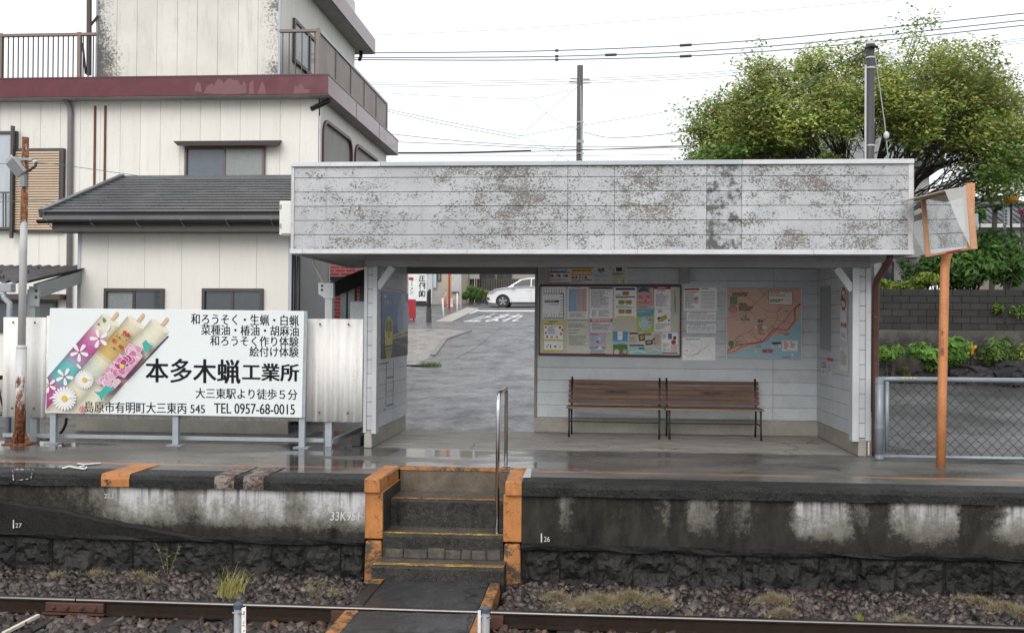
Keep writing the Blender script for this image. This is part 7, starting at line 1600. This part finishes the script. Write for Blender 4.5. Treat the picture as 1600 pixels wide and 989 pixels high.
wire([(480, 84), (870, 79.5), (1200, 62), (1640, 17)], 32, 1.7, WIREM, 'uppermost of the three thick blue grey wires', ((878, 5), (1060, 18))); wire([(480, 90.5), (870, 88.5), (1200, 73), (1640, 28)], 32, 1.7, WIREM, 'middle of the three thick blue grey wires', ((864, 5), (957, 18))); wire([(480, 93.5), (870, 93.8), (1200, 80.5), (1640, 36)], 32, 1.7, WIREM, 'lowest of the three thick blue grey wires', ((877, 5), (1054, 18)))
wire([(480, 59), (800, 46), (1200, 17), (1500, -8)], 45, .7, WIRET, 'faint single wire highest in the sky')
for k, (l, r_) in enumerate(((131, 60), (134.5, 63), (138.5, 67))): wire([(480, l), (905, l - 7.5), (1200, l - 25), (1640, r_ - 4)], 40, .9, WIRET, ['top', 'middle', 'bottom'][k] + ' of the thin wires crossing behind the pole top')
wire([(590, 145), (700, 151), (826, 154), (895, 140)], 40, .8, WIRET, 'thin wire sagging to the weathered pole from the left'); wire([(595, 169), (700, 191), (815, 213)], 38, .9, WIREM, 'upper of two wires dropping right from the cream building'); wire([(595, 172), (700, 196), (812, 217)], 38, .9, WIREM, 'lower of two wires dropping right from the cream building')
wire([(560, 203), (640, 213), (760, 224), (905, 230), (1085, 228)], 39, 1.1, WIREM, 'wire bundle crossing low behind the weathered pole'); wire([(560, 220), (720, 226), (905, 234), (1085, 230)], 39.3, 1.1, WIREM, 'second wire bundle just below the first low one'); wire([(600, 239.5), (720, 239), (830, 236)], 38.6, 3.2, WIREB, 'thick black cable low at the right of the cream building'); wire([(830, 237), (905, 235), (1085, 228)], 39.4, 1.2, WIREB, 'thin black continuation of the thick cable'); wire([(600, 243), (905, 243.5), (1090, 241)], 40.5, .9, WIRET, 'lowest pale wire just above the fascia')
wire([(1352, 78), (1250, 135), (1200, 162), (1080, 204), (960, 215.5), (912, 207)], [18.9, 22, 24, 31, 37, 39.8], 1.4, WIREM, 'sagging cable between the two utility poles'); wire([(812, 213), (905, 197), (1060, 172), (1100, 165)], 39.7, .9, WIRET, 'slanting thin wire right of the weathered pole'); wire([(815, 211), (852, 178), (903, 136)], 40.2, .8, WIRET, 'guy wire rising right to the weathered pole top'); wire([(829, 156), (860, 182), (905, 205)], 40.4, .8, WIRET, 'guy wire falling right to the weathered pole'); wire([(816, 212), (850, 230), (890, 252)], 40.1, .8, WIRET, 'guy wire falling right to the fascia'); wire([(903, 198), (886, 222), (866, 252)], 39.6, .8, WIRET, 'guy wire falling left from the weathered pole')
wire([(-30, 258), (52, 253)], [13.1, 13.1], 1.0, WIREG, 'green wire reaching the flood lamp from the left'); wire([(56, 254), (110, 260), (250, 279), (330, 283), (452, 282)], [13.1, 13.2, 13.6, 14.0, 14.6], 1.0, WIREG, 'green wire running from the flood lamp over the annex roof'); wire([(-30, 317), (110, 311), (300, 301), (452, 291)], [13.4, 13.6, 14.1, 14.5], .9, WIREG, 'green wire crossing the annex roof lower down'); wire([(1440, 240), (1560, 228), (1640, 214)], 42, .8, WIRET, 'upper thin wire behind the sign pole at the right'); wire([(1440, 262), (1560, 256), (1640, 248)], 42, .8, WIRET, 'lower thin wire behind the sign pole at the right')

# ------------------------------------------------------------------ street seen through the rear opening
RW = M('white_road_paint', (.6, .6, .6), .5, .15, 20, .1)
m = MB(); put_text(m, '止まれ', lambda u, v: aG(722 + 84 * u + (40 - 18 * u) * v, 503 - 13 * v, .012), .02); tag(m.build('road_marking', RW), 'white stop lettering painted on the road', None, None, 'structure')
strip('stop_line', gpx([(751, 485.2), (838, 485.2), (838, 487.3), (747, 487.3)]), RW, .012); strip('edge_line', gpx([(744, 484), (751, 485), (735, 491), (729, 490)]), RW, .012)
KERB = M('pale_kerb_concrete', (.36, .34, .31), .6, .15, 3, .2)
g = gpx([(680, 503.5), (706, 503.5), (748, 483), (730, 481)]); m = MB(); m.prism([(x, y, zg(y) - .05) for x, y in g], (0, 0, .09)); tag(m.build('kerb', KERB), kind='structure')
def grnd(px, py): p = aG(px, py); return p
def pole_thing(name, px, y0, y1, wpx, mat, lab, cat, lean=0, n=10):
    b = grnd(px, y1); t_ = aY(px + lean, y0, b.y); return tag(MB().tube([(b.x, b.y, zg(b.y) - .1), t_], wpx / 2 * b.y / F, n).build(name, mat, smooth=True), lab, cat), b
WPL = M('white_plastic_post', (.62, .63, .63), .5, .05, 5, 0); ORD = M('orange_plastic', (.62, .12, .03), .45, .1, 5, 0)
pole_thing('guard_post', 693.5, 466, 498, 3, WPL, 'short white post leaning at the lot corner', 'post', -2); pole_thing('guard_post', 714.5, 458, 489, 2.6, WPL, 'white post beside the kerb right of the orange pole', 'post'); pole_thing('guard_pole', 719.5, 300, 485, 3.6, WPL, 'tall white pole at the kerb', 'pole'); pole_thing('orange_pole', 702, 300, 482.5, 3.4, ORD, 'tall orange pole seen through the opening', 'pole'); pole_thing('dark_pole', 690, 300, 466, 2.2, IRON, 'thin dark pole left of the orange pole', 'pole')
for px, y0, lab in ((693.5, 461, 'orange delineator post nearest the dark pole'), (696, 456, 'taller orange delineator just behind the other'), (709, 461, 'orange delineator right of the orange pole')):
    o, b = pole_thing('delineator', px, y0, 479.5, 2.0, ORD, lab, 'delineator'); h = aY(px, y0, b.y).z
    for q in (.08, .2): part(MB().lathe((b.x, b.y, h - q), [(.036, 0), (.036, .06)], 8), 'white_band', WPL, o)
b = grnd(702, 479.5); tag(MB().lathe((b.x + .05, b.y + .3, zg(b.y)), [(.22, 0), (.2, .05), (.13, .1), (.1, .45), (.09, .46)], 4).build('barrier_base', WPL), 'white plastic barrier base behind the orange pole', 'barrier')
# dark sawn pole stump with concrete foot
b = grnd(670, 504); sc_ = b.y / F; e = thing('pole_stump', 'dark pole stump on a concrete foot beside the lot', 'pole stump', tuple(b)); part(MB().tube([(b.x, b.y, zg(b.y) - .1), (b.x, b.y, aY(670, 481, b.y).z)], [4.4 * sc_, 4 * sc_], 12), 'concrete_foot', M('dark_concrete', (.08, .075, .065), .8, .3), e); part(MB().tube([(b.x, b.y, aY(670, 481, b.y).z), (b.x, b.y, aY(670, 456, b.y).z), (b.x + .05, b.y, aY(670, 452, b.y).z)], [3.4 * sc_, 3.2 * sc_, 1.5 * sc_], 10), 'stump', IRON, e)
# red box and restaurant sign
b = grnd(643, 501); e = thing('red_box', 'red box on legs beside the white restaurant sign', 'box', tuple(b)); REDP = M('red_painted_box', (.42, .02, .035), .4, .12, 4, .05)
x0, x1 = aY(634, 490, b.y).x, aY(647.5, 490, b.y).x; part(B(x0, x1, b.y, b.y + .4, aY(640, 497.5, b.y).z, aY(640, 467.5, b.y).z), 'cabinet', REDP, e, bev=.02)
for q in (x0 + .06, x1 - .08): part(B(q, q + .05, b.y + .1, b.y + .2, zg(b.y), aY(640, 497, b.y).z), 'leg', REDP, e)
b = grnd(655, 478.5); e = thing('restaurant_sign', 'white restaurant sign box with black brush lettering', 'sign', tuple(b)); x0, x1 = aY(638.5, 450, b.y).x, aY(666.5, 450, b.y).x; z0, z1 = aY(650, 470.5, b.y).z, aY(650, 405, b.y).z
part(B(x0, x1, b.y, b.y + .5, z0, z1), 'sign_box', M('white_sign', (.66, .68, .68), .4), e); part(B(x0 + .2, x1 - .02, b.y + .1, b.y + .3, zg(b.y), z0), 'sign_foot', IRON, e); part(B(x1 + .002, x1 + .3, b.y + .05, b.y + .45, z0 - .1, z1), 'sign_side', M('pale_grey_side', (.45, .46, .47), .5), e)
m = MB(); xs_, ys_ = 660, 430
for ch, y0, y1 in (('圧', 431, 440), ('倒', 441, 452), ('的', 453, 464)): put_text(m, ch, lambda u, v: aY(654.5 + 10 * u, y1 + (y0 - y1) * v, b.y - .012), .02)
part(m, 'lettering', M('black_lettering', (.012, .013, .018), .45, .05), e); m = MB()
for i, ch in enumerate('ラーメン'): put_text(m, ch if ch != 'ー' else '｜', lambda u, v: aY((641 if ch != 'ー' else 643) + (4.6 if ch != 'ー' else .8) * u, 441 + 6.2 * i - 5.2 * v, b.y - .012), .01)
part(m, 'small_lettering', M('green_black_lettering', (.02, .05, .03), .5), e); part(B(x0, aY(646, 450, b.y).x, b.y - .012, b.y - .002, aY(640, 437.5, b.y).z, aY(640, 433.5, b.y).z), 'red_mark', REDP, e)
# roadside houses
bh = thing('beige_house', 'beige walled house behind the orange pole', 'house', (-9, 62, 3)); x0, x1 = -24.0, aY(722, 440, 58).x
part(B(x0, x1, 58, 64, 2, 7.5), 'wall', M('beige_wall', (.42, .36, .29), .75, .1, 1, .2), bh); part(B(x0, x1 - .3, 57.94, 57.998, 2, aY(700, 451, 58).z), 'plinth', M('grey_plinth', (.36, .35, .33), .8), bh); part(B(aY(706, 440, 57.9).x, aY(721, 440, 57.9).x, 57.75, 57.9, aY(712, 456, 57.9).z, 7.0), 'grey_panel', M('pale_panel', (.45, .44, .43), .7), bh); part(B(aY(676, 440, 57.9).x, aY(682, 440, 57.9).x, 57.8, 57.9, aY(680, 450, 57.9).z, 6.5), 'blue_poster', M('faded_poster', (.4, .5, .55), .6), bh)
window(bh, aY(683, 433, 57.9).x, aY(689, 433, 57.9).x, 4.2, 5.6, 57.99, (GLASSP,), .06)
dh = thing('dark_fenced_house', 'grey house with windows behind a dark board fence', 'house', (-5, 66, 3.2)); x0, x1 = aY(724, 440, 62).x, aY(960, 440, 62).x
part(B(x0 + .5, x1, 64, 70, 2.5, 7.2), 'wall', M('grey_far_wall', (.3, .28, .26), .8, .1, 1, .2), dh)
for a, b_ in ((749, 761), (761.5, 774), (776, 788), (788.5, 800)): window(dh, aY(a, 433, 63.9).x, aY(b_, 433, 63.9).x, aY(760, 434.5, 63.9).z, aY(760, 423, 63.9).z, 63.99, (GLASS,), .07)
part(B(aY(734, 433, 61).x, aY(749, 433, 61).x, 60.9, 61, aY(740, 436, 61).z, aY(740, 420, 61).z), 'notice_panel', M('pale_panel', (.45, .44, .43), .7), dh); part(MB().tube([aY(744.5, 436, 61), aY(744.5, 460, 61)], .05, 6), 'panel_stake', M('tan_stake', (.3, .2, .12), .7), dh)
n = 62
FB = M('dark_fence_board', (.04, .036, .034), .8, .3, 2, .3, rnd=.3); fb0 = None
wdt = (x1 - x0) / n
for i in range(n):
    if fb0 is None: fb0 = part(B(.01, wdt - .01, 61.6, 61.65, 2.6, aY(780, 436, 61.6).z), 'fence_board', FB, dh); fb0.location.x = x0
    else: c = fb0.copy(); COL.objects.link(c); c.location.x = x0 + i * wdt
for px, y0, y1, w_, lab, n_ in ((732, 452, 464, 22, 'low green bush left in the roadside hedge', 450), (737, 443, 460, 16, 'taller green bush in the roadside hedge', 400), (748, 448, 461, 24, 'dark green bush in the middle of the roadside hedge', 500), (760, 452, 459, 14, 'small yellowish bush in front of the car nose', 200)):
    bush('roadside_bush', px, y0, y1 + 9, w_ + 3, 57.5, lab, 'shrub', G1 if px < 755 else [(.25, .22, .08), (.2, .2, .06)], n_ * 3, .075, zg(57.5))

g = aG(655, 572); e = tag(B(g.x - .55, g.x + .35, g.y - .12, g.y + .12, zg(g.y) + .002, zg(g.y) + .03).build('drain_grating', DARKIN, bev=.01), 'dark drain grating at the edge of the concrete lot', 'drain')
m = MB(); blades(m, (g.x + .3, g.y, zg(g.y)), .3, 260, .16, [(.12, .25, .04), (.16, .3, .05), (.09, .18, .03)], .9, .006); tag(m.build('kerb_weeds', LEAF), 'bright green weeds beside the drain grating', 'weeds')

# ------------------------------------------------------------------ white car
def car():
    g = grnd(782, 480.5); Y = g.y; z = zg(Y); xf = aY(760.5, 460, Y).x; L, Wd, H = 4.33, 1.78, 1.6
    e = thing('parked_car', 'white compact crossover car on the road, seen through the opening', 'car', (xf + L / 2, Y + Wd / 2, z))
    CW = M('white_car_paint', (.72, .73, .74), .12, .03, 1, 0, spec=.6); CG_ = M('car_glass', (.012, .016, .018), .08, .1, 1, 0, spec=.3); BLKP = M('black_car_trim', (.015, .015, .016), .5, .1, 3, 0)
    # upper and lower outline of the body side, x from the nose
    top = [(0, .55), (.03, .72), (.12, .82), (.35, .92), (.8, 1.0), (1.12, 1.04), (1.5, 1.08), (2.6, 1.1), (3.6, 1.12), (4.1, 1.1), (4.3, .95), (4.33, .6)]
    bot = [(4.3, .35), (4.05, .28), (3.0, .24), (1.3, .24), (.35, .22), (.08, .28), (0, .4)]
    def arch_(cx): return [(cx + .36 * math.cos(a), .33 + .36 * math.sin(a)) for a in [i * math.pi / 10 for i in range(0, 11)]]
    low = [(4.33, .42), (4.2, .28), (3.85, .26)] + arch_(3.45)[0:] + [(3.05, .24), (1.25, .24)] + arch_(.85) + [(.46, .24), (.1, .26), (0, .4)]
    side = top + low
    for s, y0 in ((0, 0), (1, Wd)):
        pass
    m = MB(); n = len(side)
    lay = [(0.10, .965), (.0, 1.0), (Wd, 1.0), (Wd - .1, .965)]
    for yy, k in lay:
        for x, zz in side: m.v.append((xf + L / 2 + (x - L / 2) * (1 if k == 1 else .985), Y + yy, z + (zz if zz < .9 or k == 1 else zz * 1.03)))
    m.face(range(n)); m.face([3 * n + i for i in range(n)][::-1])
    for l in range(3):
        for i in range(n): j = (i + 1) % n; m.face((l * n + i, (l + 1) * n + i, (l + 1) * n + j, l * n + j))
    part(m, 'body', CW, e)
    # cabin
    base = [(1.05, 1.04), (1.75, 1.48), (2.2, 1.58), (2.9, 1.6), (3.5, 1.52), (4.05, 1.12)]
    def cab(y, inset, sc=1.0): return [(xf + 2.5 + (x - 2.5) * sc, Y + y, z + zz) for x, zz in base]
    A = cab(.06, 0); Bq = [(p[0], p[1] + (.17 if p[2] > z + 1.3 else 0), p[2]) for p in A]; Cq = [(p[0], Y + Wd - (p[1] - Y), p[2]) for p in Bq]
    m = MB(); n = len(base); m.v += Bq + Cq; m.face(range(n)); m.face([n + i for i in range(n)][::-1])
    for i in range(n): j = (i + 1) % n; m.face((i, n + i, n + j, j))
    cb = part(m, 'cabin', CW, e)
    def sidepane(P): mm = MB(); mm.poly([(xf + x, Y + .06 + .17 * max(0, (zz - 1.1) / .48) - .012, z + zz) for x, zz in P]); part(mm, 'side_window', CG_, cb)
    sidepane([(1.28, 1.12), (1.86, 1.46), (2.3, 1.52), (2.3, 1.14)]); sidepane([(2.36, 1.14), (2.36, 1.52), (2.95, 1.53), (3.2, 1.48), (3.2, 1.16)]); sidepane([(3.26, 1.17), (3.26, 1.46), (3.5, 1.4), (3.7, 1.2)])
    m = MB(); m.poly([(xf + 1.08, Y + .12, z + 1.075), (xf + 1.08, Y + Wd - .12, z + 1.075), (xf + 1.74, Y + Wd - .24, z + 1.485), (xf + 1.74, Y + .24, z + 1.485)]); part(m, 'windscreen', CG_, cb)
    for cx in (.85, 3.45):
        for yy, s in ((.02, 1), (Wd - .22, -1)):
            wh = part(MB().lathe((xf + cx, Y + yy, z + .33), [(.33, 0.0), (.34, .03), (.34, .17), (.33, .2)], 24, 'y'), 'wheel', BLKP, e, smooth=False)
            if s > 0:
                part(MB().lathe((xf + cx, Y + yy - .004, z + .33), [(.225, 0), (.22, .02)], 20, 'y'), 'rim_dish', M('dark_rim', (.06, .06, .065), .35), wh)
                for k in range(5): a = k * 1.257 + .3; mm = MB(); mm.bar((xf + cx, Y + yy - .012, z + .33), (xf + cx + .215 * math.cos(a), Y + yy - .012, z + .33 + .215 * math.sin(a)), .02, .055, (math.cos(a + 1.57), 0, math.sin(a + 1.57))); part(mm, 'spoke', M('alloy', (.5, .5, .52), .3, metal=.7), wh)
        m = MB(); pts = arch_(cx); 
        for p, q in zip(pts, pts[1:]): m.bar((xf + p[0], Y + .0, z + p[1]), (xf + q[0], Y + .0, z + q[1]), .03, .05, (0, 1, 0))
        part(m, 'arch_trim', BLKP, e)
        part(MB().lathe((xf + cx, Y + .2, z + .34), [(.355, 0), (.355, 1.3)], 18, 'y'), 'wheel_well', BLKP, e)
    part(B(xf + 1.25, xf + 3.05, Y - .012, Y + .1, z + .235, z + .29), 'sill_trim', BLKP, e)
    m = MB(); m.poly([(xf + .06, Y - .006, z + .74), (xf + .42, Y - .006, z + .84), (xf + .5, Y - .006, z + .92), (xf + .16, Y - .006, z + .85)][::-1]); part(m, 'headlight', M('headlight_glass', (.35, .37, .4), .1), e)
    m = MB(); m.poly([(xf + .0, Y - .004, z + .42), (xf + .16, Y - .004, z + .4), (xf + .14, Y - .004, z + .52), (xf + .02, Y - .004, z + .54)]); part(m, 'fog_lamp', BLKP, e)
    part(MB().lathe((xf + 1.36, Y - .08, z + 1.1), [(.03, -.07), (.1, -.05), (.1, .05), (.04, .08)], 10, 'x'), 'door_mirror', CW, e)
    for x in (2.33, 3.18): part(B(xf + x, xf + x + .012, Y - .004, Y + .02, z + .33, z + 1.08), 'door_seam', M('grey_seam', (.3, .3, .31), .5), e)
    for x in (2.1, 3.0): part(B(xf + x, xf + x + .18, Y - .02, Y + .01, z + .93, z + .96), 'door_handle', CW, e, bev=.006)
car()
